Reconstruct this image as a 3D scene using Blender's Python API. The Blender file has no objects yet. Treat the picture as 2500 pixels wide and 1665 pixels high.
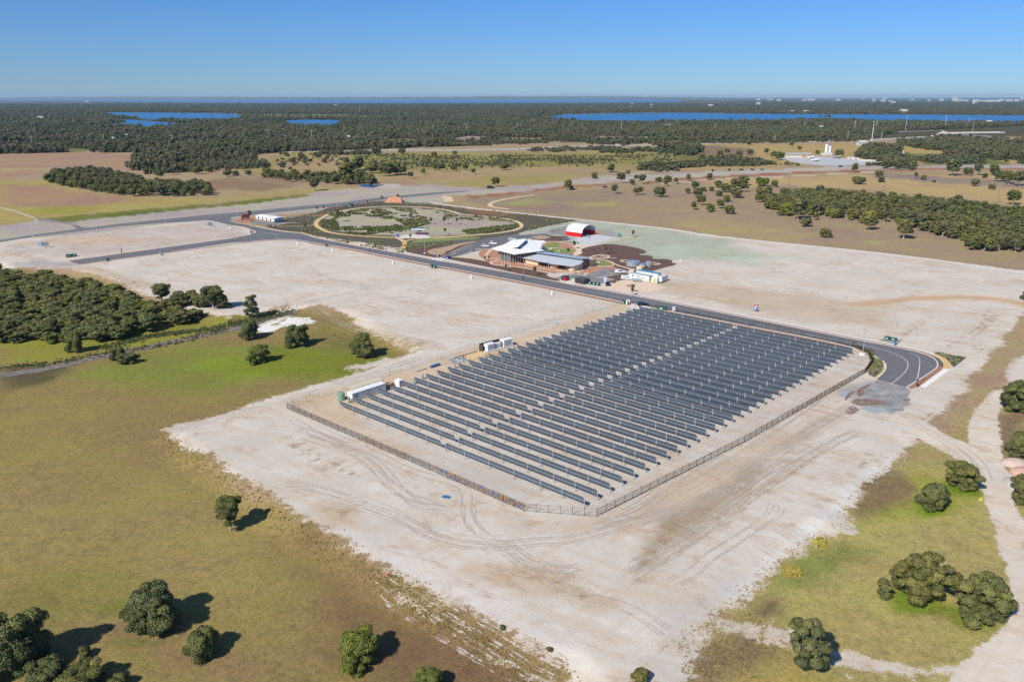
import bpy, math, random
import numpy as np
from mathutils import Vector, Matrix

# ------------------------------------------------------------------ camera, sky, sun
sc = bpy.context.scene
col = sc.collection
CAMH = 85.0
FPX = 1944.0
PITCH = math.atan(595.5 / FPX)
cam = bpy.data.objects.new("Camera", bpy.data.cameras.new("Camera"))
col.objects.link(cam)
cam.location = (0, 0, CAMH)
cam.rotation_euler = (math.pi / 2 - PITCH, 0, 0)
cam.data.sensor_width = 36
cam.data.lens = FPX / 2500 * 36
cam.data.clip_start = 1.0
cam.data.clip_end = 150000
sc.camera = cam

SUN_EL = math.radians(41)
SHADOW_DIR = math.radians(50.5)           # direction in which shadows fall, from +x towards +y
SUNV = Vector((-math.cos(SHADOW_DIR) * math.cos(SUN_EL), -math.sin(SHADOW_DIR) * math.cos(SUN_EL), math.sin(SUN_EL)))
world = bpy.data.worlds.new("World"); sc.world = world; world.use_nodes = True
wn = world.node_tree; wn.nodes.clear()
wo = wn.nodes.new('ShaderNodeOutputWorld'); bg = wn.nodes.new('ShaderNodeBackground')
sky = wn.nodes.new('ShaderNodeTexSky'); sky.sky_type = 'NISHITA'; sky.sun_disc = False
sky.sun_elevation = SUN_EL
sky.sun_rotation = math.atan2(SUNV.x, SUNV.y)
sky.altitude = 0; sky.air_density = 1.0; sky.dust_density = 0.0; sky.ozone_density = 4.0
bg.inputs[1].default_value = 0.085
# clear blue coastal sky: the hazy yellow rim of the model is filtered towards blue near the horizon
tcw = wn.nodes.new('ShaderNodeTexCoord'); sep = wn.nodes.new('ShaderNodeSeparateXYZ'); wn.links.new(tcw.outputs['Generated'], sep.inputs[0])
rmp = wn.nodes.new('ShaderNodeValToRGB'); wn.links.new(sep.outputs[2], rmp.inputs[0])
SKYF = [(0.0, (.38, .60, 1.03)), (.05, (.365, .60, 1.03)), (.12, (.34, .61, 1.04)), (.25, (.35, .67, 1.13)), (.6, (.85, .95, 1.12))]
el = rmp.color_ramp.elements
while len(el) < len(SKYF): el.new(.5)
for e_, (p_, c_) in zip(el, SKYF): e_.position = p_; e_.color = (*c_, 1)
mxs = wn.nodes.new('ShaderNodeMix'); mxs.data_type = 'RGBA'; mxs.blend_type = 'MULTIPLY'; mxs.inputs[0].default_value = 1
wn.links.new(sky.outputs[0], mxs.inputs[6]); wn.links.new(rmp.outputs[0], mxs.inputs[7]); wn.links.new(mxs.outputs[2], bg.inputs[0])
wn.links.new(bg.outputs[0], wo.inputs[0])
sun = bpy.data.objects.new("Sun", bpy.data.lights.new("Sun", 'SUN')); col.objects.link(sun)
sun.data.energy = 4.7; sun.data.angle = math.radians(0.53); sun.data.color = (1.0, 0.94, 0.845)
sun.rotation_euler = (-SUNV).to_track_quat('-Z', 'Y').to_euler()
sc.view_settings.view_transform = 'Standard'; sc.view_settings.look = 'None'
sc.view_settings.exposure = 0.26; sc.view_settings.gamma = 1.0
sc.render.engine = 'CYCLES'
sc.cycles.max_bounces = 6; sc.cycles.diffuse_bounces = 2; sc.cycles.glossy_bounces = 3
sc.cycles.transparent_max_bounces = 12; sc.cycles.volume_bounces = 0

rng = np.random.default_rng(7)
random.seed(7)
R = math.radians

# ------------------------------------------------------------------ survey helpers
def G0(px, py, z=0.0):
    x = (px - 1250) / FPX; y = (py - 832.5) / FPX
    fy = math.cos(PITCH) - y * math.sin(PITCH); fz = -math.sin(PITCH) - y * math.cos(PITCH)
    fz = min(fz, -0.0012)
    t = (CAMH - z) / -fz
    return np.array((x * t, fy * t))
def Zm(k, pts):
    o = ZO[k]; return [(o[0] + a / o[2], o[1] + b / o[2]) for a, b in pts]
ZO = {'A': (1150, 560, 7.85), 'B': (1400, 590, 7.85), 'D': (1280, 520, 7.85), 'C': (1100, 520, 3.925),
      'E': (560, 480, 5.352), 'K': (780, 880, 7.85), 'N': (1120, 790, 11.775), 'L': (0, 540, 5.8875),
      '1': (0, 200, 2.7706), '2': (800, 200, 2.7706), '3': (1650, 200, 2.7706), 'P': (1900, 320, 5.8875),
      'F': (960, 560, 11.775), 'Q': (2000, 700, 3.136), 'W': (0, 600, 2.7706), 'V': (0, 1100, 2.7706),
      'U': (800, 1200, 2.7706), 'T': (1650, 1080, 2.68), 'M': (650, 700, 3.14), 'O': (1400, 680, 3.14),
      'H': (800, 900, 3.364), 'I': (1080, 720, 4.71), 'J': (1250, 1080, 8.712), 'X': (2300, 850, 3.92),
      'R': (1500, 700, 5.8875), 'S': (0, 0, 1.0), 'Y': (1250, 220, 1.884)}

def sdf(poly, X, Y):
    """signed distance, positive inside"""
    P = np.asarray(poly, float); n = len(P)
    d2 = np.full(X.shape, 1e18); ins = np.zeros(X.shape, bool)
    for i in range(n):
        ax, ay = P[i]; bx, by = P[(i + 1) % n]
        ex, ey = bx - ax, by - ay
        wx, wy = X - ax, Y - ay
        t = np.clip((wx * ex + wy * ey) / (ex * ex + ey * ey + 1e-12), 0, 1)
        d2 = np.minimum(d2, (wx - ex * t) ** 2 + (wy - ey * t) ** 2)
        c = ((ay > Y) != (by > Y))
        with np.errstate(divide='ignore', invalid='ignore'):
            xi = ax + (Y - ay) / (by - ay if by != ay else 1e-9) * ex
        ins ^= (c & (X < xi))
    d = np.sqrt(d2)
    return np.where(ins, d, -d)
def sdfb(poly, X, Y, pad):
    """signed distance, evaluated only near the polygon's box"""
    P = np.asarray(poly, float)
    m = (X > P[:, 0].min() - pad) & (X < P[:, 0].max() + pad) & (Y > P[:, 1].min() - pad) & (Y < P[:, 1].max() + pad)
    out = np.full(X.shape, -1e4)
    if m.any(): out[m] = sdf(P, X[m], Y[m])
    return out
def sstep(a, b, x):
    t = np.clip((x - a) / (b - a), 0, 1); return t * t * (3 - 2 * t)

LOWL_PX = [(722, 755), (850, 772), (905, 820), (985, 862), (900, 905), (760, 950), (640, 985), (520, 1018), (400, 1050), (385, 1068),
           (430, 1112), (520, 1182), (620, 1252), (700, 1312), (800, 1368), (900, 1440), (1000, 1492), (1130, 1562), (1250, 1612),
           (1400, 1668), (1450, 1780), (-900, 2400), (-1500, 900), (-300, 600), (0, 650), (150, 662), (250, 690), (340, 742), (420, 765), (560, 792), (640, 765)]
LOWR_PX = [(2225, 1087), (2210, 1110), (2180, 1143), (2109, 1207), (2060, 1248), (2064, 1281), (2079, 1296), (1986, 1311), (1960, 1337),
           (1904, 1371), (1874, 1401), (1851, 1431), (1810, 1468), (1762, 1494), (1700, 1546), (1650, 1621), (1640, 1720),
           (3400, 2200), (3400, 1150), (2700, 1000), (2460, 950), (2380, 1010), (2300, 1060)]
LOWL = [G0(a, b, -1) for a, b in LOWL_PX]; LOWR = [G0(a, b, -0.7) for a, b in LOWR_PX]
def hfun(X, Y):
    X = np.asarray(X, float); Y = np.asarray(Y, float)
    dl = sdfb(LOWL, X, Y, 30); dr = sdfb(LOWR, X, Y, 30)
    h = -1.9 * sstep(-7, 3, dl) - 1.3 * sstep(-7, 3, dr)
    w = sstep(3, 14, np.maximum(dl, dr))
    return h + w * 0.25 * np.sin(X * .11 + 1.3 * np.sin(Y * .07)) * np.cos(Y * .09 + .5)
def G(px, py, z=0.0):
    """ground point surveyed in the photograph (x, y)"""
    p = G0(px, py, z)
    if p[1] < 420:
        for _ in range(4):
            h = float(hfun(np.array([p[0]]), np.array([p[1]]))[0]); p = G0(px, py, z + h)
    return p
def gz(x, y):
    return float(hfun(np.array([x]), np.array([y]))[0]) if y < 420 else 0.0
def GP(k, pts): return [G(a, b) for a, b in Zm(k, pts)]

# ------------------------------------------------------------------ materials
MATS = {}
def new_mat(name):
    m = bpy.data.materials.new(name); m.use_nodes = True
    nt = m.node_tree; b = nt.nodes['Principled BSDF']; return m, nt, b
def mat(name, c, rough=0.6, metal=0.0, var=0.12, scale=1.5, spec=0.4, bump=0.0, c2=None):
    if name in MATS: return MATS[name]
    m, nt, b = new_mat(name)
    b.inputs['Roughness'].default_value = rough; b.inputs['Metallic'].default_value = metal
    b.inputs['Specular IOR Level'].default_value = spec
    tc = nt.nodes.new('ShaderNodeNewGeometry'); nz = nt.nodes.new('ShaderNodeTexNoise')
    nz.inputs['Scale'].default_value = scale; nz.inputs['Detail'].default_value = 5; nz.inputs['Roughness'].default_value = .65
    nt.links.new(tc.outputs['Position'], nz.inputs['Vector'])
    mx = nt.nodes.new('ShaderNodeMix'); mx.data_type = 'RGBA'
    ra = nt.nodes.new('ShaderNodeMapRange'); ra.inputs[1].default_value = .3; ra.inputs[2].default_value = .7
    nt.links.new(nz.outputs[0], ra.inputs[0]); nt.links.new(ra.outputs[0], mx.inputs[0])
    lo = [max(0, v * (1 - var)) for v in c]; hi = [min(1, v * (1 + var)) for v in (c2 or c)]
    mx.inputs[6].default_value = (*lo, 1); mx.inputs[7].default_value = (*hi, 1)
    nt.links.new(mx.outputs[2], b.inputs['Base Color'])
    if bump:
        bp = nt.nodes.new('ShaderNodeBump'); bp.inputs['Strength'].default_value = bump; bp.inputs['Distance'].default_value = .15
        nt.links.new(nz.outputs[0], bp.inputs['Height']); nt.links.new(bp.outputs[0], b.inputs['Normal'])
    MATS[name] = m; return m

# ------------------------------------------------------------------ mesh kit
class MB:
    def __init__(s): s.v = []; s.f = []; s.m = []
    def add(s, vs, fs, mi=0):
        n = len(s.v); s.v += [tuple(map(float, p)) for p in vs]; s.f += [tuple(i + n for i in f) for f in fs]; s.m += [mi] * len(fs)
    def box(s, x0, x1, y0, y1, z0, z1, mi=0, T=None):
        vs = [(x0, y0, z0), (x1, y0, z0), (x1, y1, z0), (x0, y1, z0), (x0, y0, z1), (x1, y0, z1), (x1, y1, z1), (x0, y1, z1)]
        if T: vs = [T(*p) for p in vs]
        s.add(vs, [(0, 3, 2, 1), (4, 5, 6, 7), (0, 1, 5, 4), (1, 2, 6, 5), (2, 3, 7, 6), (3, 0, 4, 7)], mi)
    def rbox(s, x0, x1, y0, y1, z0, z1, c=.1, mi=0):
        """box with chamfered vertical edges and top"""
        o = [(x0 + c, y0), (x1 - c, y0), (x1, y0 + c), (x1, y1 - c), (x1 - c, y1), (x0 + c, y1), (x0, y1 - c), (x0, y0 + c)]
        i = [(x0 + c * 2, y0 + c), (x1 - c * 2, y0 + c), (x1 - c, y0 + 2 * c), (x1 - c, y1 - 2 * c), (x1 - 2 * c, y1 - c), (x0 + 2 * c, y1 - c), (x0 + c, y1 - 2 * c), (x0 + c, y0 + 2 * c)]
        vs = [(a, b, z0) for a, b in o] + [(a, b, z1 - c) for a, b in o] + [(a, b, z1) for a, b in i]
        fs = [tuple(range(7, -1, -1)), tuple(range(16, 24))]
        for k in range(8):
            j = (k + 1) % 8; fs += [(k, j, 8 + j, 8 + k), (8 + k, 8 + j, 16 + j, 16 + k)]
        s.add(vs, fs, mi)
    def prism(s, poly, z0, z1, mi=0):
        n = len(poly); a = sum(poly[i][0] * poly[(i + 1) % n][1] - poly[(i + 1) % n][0] * poly[i][1] for i in range(n))
        if a < 0: poly = poly[::-1]
        vs = [(p[0], p[1], z0) for p in poly] + [(p[0], p[1], z1) for p in poly]
        fs = [tuple(range(n - 1, -1, -1)), tuple(range(n, 2 * n))] + [(i, (i + 1) % n, n + (i + 1) % n, n + i) for i in range(n)]
        s.add(vs, fs, mi)
    def cyl(s, p0, p1, r0, r1=None, n=8, mi=0, cap=True):
        r1 = r0 if r1 is None else r1
        p0 = Vector(p0); p1 = Vector(p1); d = (p1 - p0).normalized()
        a = d.orthogonal().normalized(); b = d.cross(a)
        vs = []
        for p, r in ((p0, r0), (p1, r1)):
            for i in range(n):
                t = 2 * math.pi * i / n; vs.append(p + a * (r * math.cos(t)) + b * (r * math.sin(t)))
        fs = [(i, (i + 1) % n, n + (i + 1) % n, n + i) for i in range(n)]
        if cap: fs += [tuple(range(n - 1, -1, -1)), tuple(range(n, 2 * n))]
        s.add(vs, fs, mi)
    def slab(s, pts, t, mi=0):
        """a plate of thickness t under a (possibly folded) outline of 3-D points"""
        n = len(pts); vs = [tuple(p) for p in pts] + [(p[0], p[1], p[2] - t) for p in pts]
        fs = [tuple(range(n)), tuple(range(2 * n - 1, n - 1, -1))] + [(i, n + i, n + (i + 1) % n, (i + 1) % n) for i in range(n)]
        s.add(vs, fs, mi)
    def ico(s, c, r, sub=1, sq=(1, 1, 1), jit=0, mi=0, flat=None):
        V, F = ICO[sub]
        k = 1 + (rng.random(len(V)) - .5) * jit
        P = V * k[:, None] * r * np.array(sq) + np.array(c)
        if flat is not None: P[:, 2] = np.maximum(P[:, 2], flat)
        s.add(P, [tuple(f) for f in F], mi)
    def build(s, name, mats, parent=None, loc=(0, 0, 0), rz=0, smooth=False):
        me = bpy.data.meshes.new(name); me.from_pydata(s.v, [], s.f)
        mats = mats if isinstance(mats, (list, tuple)) else [mats]
        for m in mats: me.materials.append(m)
        if len(mats) > 1: me.polygons.foreach_set('material_index', s.m)
        if smooth: me.polygons.foreach_set('use_smooth', [True] * len(s.f))
        me.update()
        o = bpy.data.objects.new(name, me); col.objects.link(o)
        o.location = loc; o.rotation_euler = (0, 0, rz)
        if parent: o.parent = parent
        return o
def _ico(sub):
    import bmesh
    b = bmesh.new(); bmesh.ops.create_icosphere(b, subdivisions=sub, radius=1)
    V = np.array([v.co[:] for v in b.verts]); F = [[v.index for v in f.verts] for f in b.faces]; b.free(); return V, F
ICO = {1: _ico(1), 2: _ico(2), 3: _ico(3)}

def tag(o, label=None, cat=None, group=None, kind=None):
    if label: o['label'] = label
    if cat: o['category'] = cat
    if group: o['group'] = group
    if kind: o['kind'] = kind
    return o
def thing(name, label, cat, loc=(0, 0, 0), rz=0, group=None):
    o = bpy.data.objects.new(name, None); col.objects.link(o); o.empty_display_size = .5
    o.location = loc; o.rotation_euler = (0, 0, rz)
    return tag(o, label, cat, group)
def copy_tree(o, parent=None):
    c = o.copy(); col.objects.link(c); c.parent = parent
    for ch in list(o.children): copy_tree(ch, c)
    return c
def children_ready(): bpy.context.view_layer.update()
def place(o, x, y, rz=0, z=None, s=None):
    o.location = (x, y, gz(x, y) if z is None else z); o.rotation_euler = (0, 0, rz)
    if s: o.scale = (s, s, s)
    return o
def pgz(p): return (float(p[0]), float(p[1]), gz(p[0], p[1]))

def offs(line, d):
    """offset a polyline by d metres to its left"""
    L = [np.asarray(p, float) for p in line]; out = []
    for i, p in enumerate(L):
        a = L[max(i - 1, 0)]; b = L[min(i + 1, len(L) - 1)]
        t = b - a; t = t / (np.linalg.norm(t) + 1e-9)
        out.append(p + np.array((-t[1], t[0])) * d)
    return out
def smoothline(L, it=2):
    L = [np.asarray(p, float) for p in L]
    for _ in range(it):
        o = [L[0]]
        for a, b in zip(L, L[1:]): o += [a * .75 + b * .25, a * .25 + b * .75]
        o.append(L[-1]); L = o
    return L
def strip(mb, line, d0, d1, z0, z1=None, mi=0):
    A = offs(line, d0); B = offs(line, d1)
    for i in range(len(A) - 1):
        q = [A[i], B[i], B[i + 1], A[i + 1]]
        n = (B[i] - A[i]); e = A[i + 1] - A[i]
        if n[0] * e[1] - n[1] * e[0] < 0: q = q[::-1]
        if z1 is None: mb.add([(p[0], p[1], z0) for p in q], [(0, 1, 2, 3)], mi)
        else:
            mb.add([(p[0], p[1], z0) for p in q] + [(p[0], p[1], z1) for p in q], [(4, 5, 6, 7), (0, 1, 5, 4), (1, 2, 6, 5), (2, 3, 7, 6), (3, 0, 4, 7)], mi)
def curvepoly(k, pts, it=2):
    """closed outline from surveyed points, corners rounded"""
    P = GP(k, pts)
    for _ in range(it):
        o = []
        for a, b in zip(P, P[1:] + P[:1]): o += [a * .75 + b * .25, a * .25 + b * .75]
        P = o
    return P
def sheet(name, poly, z, m, kind='structure', parent=None):
    from mathutils.geometry import tessellate_polygon
    P = [Vector((float(p[0]), float(p[1]), 0)) for p in poly]
    T = tessellate_polygon([P])
    mb = MB(); fs = []
    for t in T:
        a, b, c = (P[i] for i in t)
        if (b - a).cross(c - a).z < 0: t = (t[0], t[2], t[1])
        fs.append(tuple(t))
    mb.add([(p.x, p.y, z) for p in P], fs)
    o = mb.build(name, m, parent)
    if kind and not parent: tag(o, kind=kind)
    return o
# ------------------------------------------------------------------ ground
def vnoise(X, Y, s, seed=0):
    X = X / s + seed * 17.3; Y = Y / s + seed * 9.1
    xi = np.floor(X); yi = np.floor(Y); fx = X - xi; fy = Y - yi
    fx = fx * fx * (3 - 2 * fx); fy = fy * fy * (3 - 2 * fy)
    def h(a, b):
        v = np.sin(a * 127.1 + b * 311.7 + seed * 3.3) * 43758.5453; return v - np.floor(v)
    return (h(xi, yi) * (1 - fx) + h(xi + 1, yi) * fx) * (1 - fy) + (h(xi, yi + 1) * (1 - fx) + h(xi + 1, yi + 1) * fx) * fy
def fbm(X, Y, s, seed=0, o=4):
    r = 0; a = .5; t = 0
    for k in range(o): r = r + a * vnoise(X, Y, s / 2 ** k, seed + k); t += a; a *= .55
    return r / t

OLIVE = (.262, .198, .082); GREEN = (.15, .175, .035); LGREEN = (.30, .27, .075); BROWN = (.36, .262, .17); GOLD = (.47, .325, .15)
PURP = (.27, .20, .155); SCRUB = (.31, .25, .105); FLOOR = (.085, .08, .04); CORR = (.41, .36, .335); DKBR = (.15, .10, .06)
# (zoom key, outline, colour, edge softness m, edge raggedness m)
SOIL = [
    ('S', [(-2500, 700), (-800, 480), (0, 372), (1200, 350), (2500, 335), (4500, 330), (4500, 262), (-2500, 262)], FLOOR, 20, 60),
    ('1', [(1640, 226), (1800, 218), (2355, 222), (2355, 250), (1900, 250), (1700, 240)], (.16, .165, .075), 20, 40),
    ('2', [(-50, 222), (500, 228), (420, 250), (-50, 252)], (.14, .145, .07), 20, 40),
    ('2', [(360, 395), (480, 385), (620, 395), (600, 412), (400, 410)], (.33, .26, .19), 4, 8),
    ('2', [(1080, 372), (1300, 378), (1480, 385), (1400, 398), (1200, 392)], (.33, .26, .19), 4, 8),
    ('1', [(380, 462), (480, 455), (640, 462), (560, 474), (420, 474)], (.2, .18, .08), 4, 8),
    ('1', [(0, 415), (300, 405), (700, 412), (900, 430), (400, 440), (0, 445)], (.17, .17, .06), 10, 16),
    # fields across the far road, left
    ('1', [(-2500, 560), (0, 478), (500, 474), (980, 485), (905, 590), (870, 640), (350, 570), (0, 680), (-2500, 900)], (.36, .235, .165), 6, 10),
    ('1', [(-1500, 760), (0, 668), (300, 665), (480, 710), (720, 765), (1100, 790), (1500, 780), (2000, 730), (2355, 700), (2355, 745), (1600, 800), (900, 890), (0, 980), (-1500, 1200)], (.37, .29, .115), 8, 14),
    ('1', [(60, 700), (300, 700), (700, 770), (900, 800), (500, 850), (120, 840), (0, 800)], (.36, .23, .15), 8, 16),
    ('1', [(1300, 690), (1500, 650), (1900, 640), (2050, 700), (1800, 740), (1450, 730)], (.26, .175, .115), 9, 14),
    ('1', [(0, 585), (280, 580), (300, 592), (0, 605)], (.40, .31, .15), 3, 6),
    # scrubby paddock in the middle
    ('2', [(-300, 480), (2355, 470), (2355, 600), (1500, 590), (700, 600), (300, 640), (-100, 650), (-700, 600)], SCRUB, 8, 16),
    ('2', [(0, 560), (120, 480), (900, 500), (2355, 490), (2355, 545), (1400, 575), (900, 580), (500, 590)], (.25, .225, .075), 10, 20),
    ('2', [(250, 690), (350, 640), (700, 600), (1100, 585), (1650, 570), (1950, 600), (1700, 660), (1100, 715), (950, 720), (600, 700)], (.36, .26, .15), 8, 12),
    ('2', [(1100, 640), (1500, 625), (1700, 645), (1400, 690), (1050, 712), (700, 700)], (.33, .265, .11), 9, 12),
    ('1', [(1700, 600), (1900, 560), (2100, 500), (2355, 490), (2355, 590), (2200, 600)], (.36, .255, .135), 6, 10),
    # right hand paddocks
    ('2', [(900, 790), (1200, 770), (1600, 740), (2355, 690), (2355, 1000), (2000, 960), (1200, 870), (1000, 830)], (.30, .225, .165), 9, 14),
    ('3', [(-400, 650), (0, 640), (2355, 610), (6000, 500), (6000, 1600), (2355, 1290), (1500, 1180), (0, 1020), (-400, 960)], (.335, .245, .17), 9, 14),
    ('2', [(1600, 820), (1950, 810), (2000, 840), (1700, 850)], (.36, .30, .14), 7, 10),
    ('2', [(1100, 830), (1350, 790), (1550, 800), (1400, 850)], (.33, .29, .14), 7, 10),
    ('3', [(200, 660), (700, 640), (1500, 620), (2355, 640), (6000, 640), (6000, 800), (2355, 830), (1900, 790), (1300, 730), (700, 700), (300, 730)], (.435, .315, .16), 10, 18),
    ('3', [(0, 920), (500, 960), (1000, 1030), (900, 1100), (300, 1030), (0, 980)], (.37, .28, .16), 9, 14),
    ('3', [(1240, 1085), (1340, 1078), (1420, 1090), (1380, 1112), (1260, 1108)], (.38, .33, .15), 5, 5),
    ('3', [(1250, 600), (1900, 650), (2355, 660), (2355, 720), (1800, 690), (1300, 640)], (.28, .21, .175), 6, 12),
    # gold ground behind the highway on the right
    ('3', [(0, 400), (0, 600), (900, 565), (1600, 540), (2355, 550), (6000, 500), (6000, 380), (2355, 440), (1500, 430), (700, 420)], (.40, .29, .13), 6, 12),
    ('3', [(120, 440), (300, 435), (500, 450), (560, 490), (250, 520), (100, 490)], (.25, .17, .12), 6, 8),
    ('3', [(0, 490), (400, 500), (700, 540), (500, 575), (0, 560)], (.17, .155, .06), 5, 8),
    ('3', [(1500, 480), (2100, 500), (2300, 560), (1700, 565)], (.16, .16, .05), 5, 8),
    ('2', [(870, 380), (960, 360), (1080, 370), (1000, 400), (880, 400)], (.33, .25, .22), 4, 8),
    ('2', [(1800, 380), (1860, 360), (2355, 368), (2355, 385), (2000, 400)], (.33, .25, .22), 4, 8),
    ('2', [(640, 405), (900, 400), (900, 420), (640, 430)], (.33, .27, .2), 4, 8),
    # corridor of the far road
    ('1', [(-1500, 1300), (0, 975), (240, 940), (700, 915), (1500, 830), (2000, 770), (2355, 735), (2355, 860), (1900, 900), (1560, 930), (1000, 985), (520, 1040), (0, 1100), (-1500, 1500)], CORR, 2.5, 2),
    ('2', [(-100, 745), (250, 715), (700, 695), (900, 715), (1050, 720), (1500, 690), (1800, 640), (2355, 620), (2355, 660), (2000, 680), (1600, 700), (1300, 745), (1050, 770), (800, 770), (820, 815), (700, 830), (400, 820), (-100, 890)], CORR, 2.5, 2),
    ('3', [(-30, 620), (600, 595), (1100, 575), (2355, 562), (6000, 520), (6000, 540), (2355, 590), (1100, 600), (500, 625), (-30, 665)], (.42, .38, .36), 2, 2),
    ('3', [(780, 500), (1000, 505), (1390, 540), (1380, 560), (1100, 570), (900, 560), (700, 520)], (.40, .37, .36), 2, 2),
    ('2', [(300, 690), (480, 695), (500, 710), (340, 715)], (.50, .46, .43), 3, 2),
    ('1', [(250, 935), (640, 890), (1000, 860), (1500, 818), (2050, 762), (2100, 775), (1700, 822), (1200, 870), (700, 922), (450, 950)], (.17, .17, .04), 3, 8),
    ('1', [(700, 900), (1200, 865), (1550, 830), (1850, 790), (1980, 790), (1700, 825), (1200, 872), (750, 920)], (.11, .16, .02), 2, 4),
    ('1', [(140, 870), (400, 840), (700, 850), (600, 885), (250, 900)], (.30, .27, .06), 6, 8),
    # landscaped park round the oval
    ('2', [(-420, 950), (-60, 880), (0, 850), (350, 805), (700, 825), (900, 855), (1300, 890), (1700, 935), (1450, 1000), (1300, 1040), (1100, 1060), (1000, 1120), (600, 1200), (380, 1164), (0, 1075), (-400, 1000)], (.115, .105, .08), 1.2, 1),
    ('2', [(20, 905), (120, 870), (350, 853), (600, 856), (740, 868), (850, 893), (1000, 915), (1180, 932), (1260, 955), (1290, 975), (1200, 1000), (1000, 1030), (750, 1045), (500, 1045), (300, 1035), (80, 1010), (-20, 990), (-45, 950)], (.40, .355, .30), 1.5, 1.5),
    ('2', [(920, 862), (1100, 870), (1280, 892), (1200, 905), (1000, 895)], (.25, .14, .09), 1.5, 1.5),
    ('2', [(930, 770), (1100, 760), (1305, 742), (1315, 756), (1150, 775), (960, 788)], (.31, .145, .085), 1.2, 1.5),
    ('2', [(1370, 732), (1600, 712), (1980, 682), (1980, 690), (1600, 724), (1400, 742)], (.31, .145, .085), 1.2, 1),
    ('3', [(-200, 672), (0, 655), (400, 630), (760, 612), (1380, 592), (2355, 580), (6000, 560), (6000, 575), (2355, 594), (1400, 602), (800, 628), (400, 646), (0, 672), (-200, 690)], (.31, .145, .085), 1, 1),
    ('3', [(-100, 680), (400, 650), (800, 632), (1400, 604), (1400, 610), (800, 640), (400, 660), (-100, 690)], (.52, .43, .34), .8, .6),
    ('E', [(1080, 240), (1250, 215), (1380, 205), (1180, 290), (1090, 280)], (.25, .15, .10), 1, 1.5),
    # near left grassland
    ('S', [(-1500, 900), (-300, 620), (0, 640), (250, 680), (420, 760), (740, 745), (860, 770), (1000, 860), (700, 960), (400, 1050), (640, 1250), (1500, 1700), (1500, 1900), (-900, 2500)], OLIVE, 3, 2),
    ('W', [(0, 580), (700, 560), (1400, 500), (1700, 440), (1900, 460), (1650, 520), (900, 690), (300, 800), (0, 800)], (.25, .25, .045), 6, 8),
    ('W', [(500, 860), (1000, 720), (1700, 620), (2300, 700), (2355, 790), (2100, 900), (1300, 1010), (700, 1000)], (.21, .22, .05), 12, 16),
    ('W', [(1500, 800), (2000, 740), (2500, 800), (2200, 900), (1700, 900)], (.20, .25, .03), 9, 16),
    ('W', [(2000, 540), (2500, 650), (2700, 760), (2300, 760), (1950, 650)], (.17, .155, .05), 8, 12),
    ('M', [(0, 440), (250, 460), (650, 540), (900, 540), (600, 660), (100, 740), (0, 700)], (.18, .195, .03), 6, 12),
    ('W', [(0, 820), (300, 800), (560, 780), (300, 950), (0, 1000)], (.11, .09, .05), 4, 6),
    ('W', [(0, 1000), (600, 950), (1300, 1060), (1000, 1164), (0, 1300)], (.28, .215, .08), 12, 16),
    ('V', [(-60, 155), (0, 148), (240, 108), (520, 50), (850, -25), (860, 0), (520, 78), (250, 138), (0, 180), (-60, 190)], (.24, .25, .05), .6, 1),
    ('V', [(300, 50), (1200, 60), (1500, 300), (800, 560), (200, 500)], (.27, .205, .078), 8, 10),
    ('V', [(60, 950), (450, 780), (900, 740), (1100, 850), (700, 1000), (350, 1110), (100, 1060)], (.19, .17, .05), 6, 8),
    ('V', [(680, 1060), (900, 960), (1000, 1080), (700, 1120)], (.14, .16, .03), 2, 3),
    ('V', [(740, 1300), (900, 1240), (1150, 1260), (1080, 1340), (850, 1340)], (.13, .17, .03), 1.5, 2),
    ('V', [(1440, 560), (1520, 510), (1680, 520), (1600, 580), (1480, 590)], (.15, .19, .035), 1.5, 3),
    ('S', [(-100, 1150), (400, 1130), (640, 1260), (760, 1400), (500, 1500), (200, 1400), (-100, 1420)], (.29, .22, .092), 14, 16),
    ('V', [(760, 1230), (1000, 1130), (1500, 1250), (1700, 1500), (1000, 1500)], (.24, .165, .09), 6, 10),
    ('U', [(-100, 300), (400, 620), (900, 960), (1500, 1300), (900, 1400), (300, 1300), (-100, 900)], (.22, .145, .075), 7, 10),
    ('V', [(2000, 1400), (2500, 1100), (3200, 1500), (2600, 1700)], (.19, .12, .07), 7, 10),
    # near right grassland
    ('S', [(2225, 1080), (2180, 1143), (2060, 1248), (1904, 1371), (1810, 1468), (1700, 1546), (1600, 1700), (3400, 2200), (3400, 1100), (2700, 1000), (2460, 950), (2330, 1050)], (.36, .30, .125), 3, 3),
    ('T', [(1400, 230), (1620, 200), (2100, 330), (1700, 480), (1300, 500)], (.29, .28, .07), 3, 5),
    ('T', [(700, 800), (1100, 600), (1300, 700), (900, 950), (650, 960)], (.23, .235, .075), 3, 5),
    ('T', [(640, 1000), (1000, 980), (1300, 1200), (2200, 1100), (2150, 1350), (1500, 1420), (1000, 1350)], (.35, .285, .12), 4, 6),
    ('T', [(1380, 950), (1750, 980), (1720, 1090), (1450, 1110)], (.16, .21, .03), 2, 4),
    ('T', [(1700, 1050), (2170, 1080), (2150, 1260), (1850, 1180)], (.18, .21, .035), 2, 5),
    ('T', [(1560, 390), (1780, 400), (1760, 480), (1640, 490)], (.17, .24, .02), 1.5, 2),
    ('T', [(1740, 250), (2000, 290), (2010, 350), (1820, 340)], (.15, .21, .02), 1.5, 2),
    ('T', [(420, 1060), (700, 980), (740, 1150), (560, 1200)], (.17, .125, .075), 3, 5),
    ('T', [(0, 1500), (200, 1180), (480, 1090), (700, 1200), (800, 1400), (560, 1560), (0, 1620)], (.22, .15, .10), 5, 8),
    ('T', [(600, 1450), (720, 1400), (950, 1480), (1100, 1568), (1100, 1700), (300, 1700), (400, 1540)], (.37, .29, .09), 4, 6),
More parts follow.
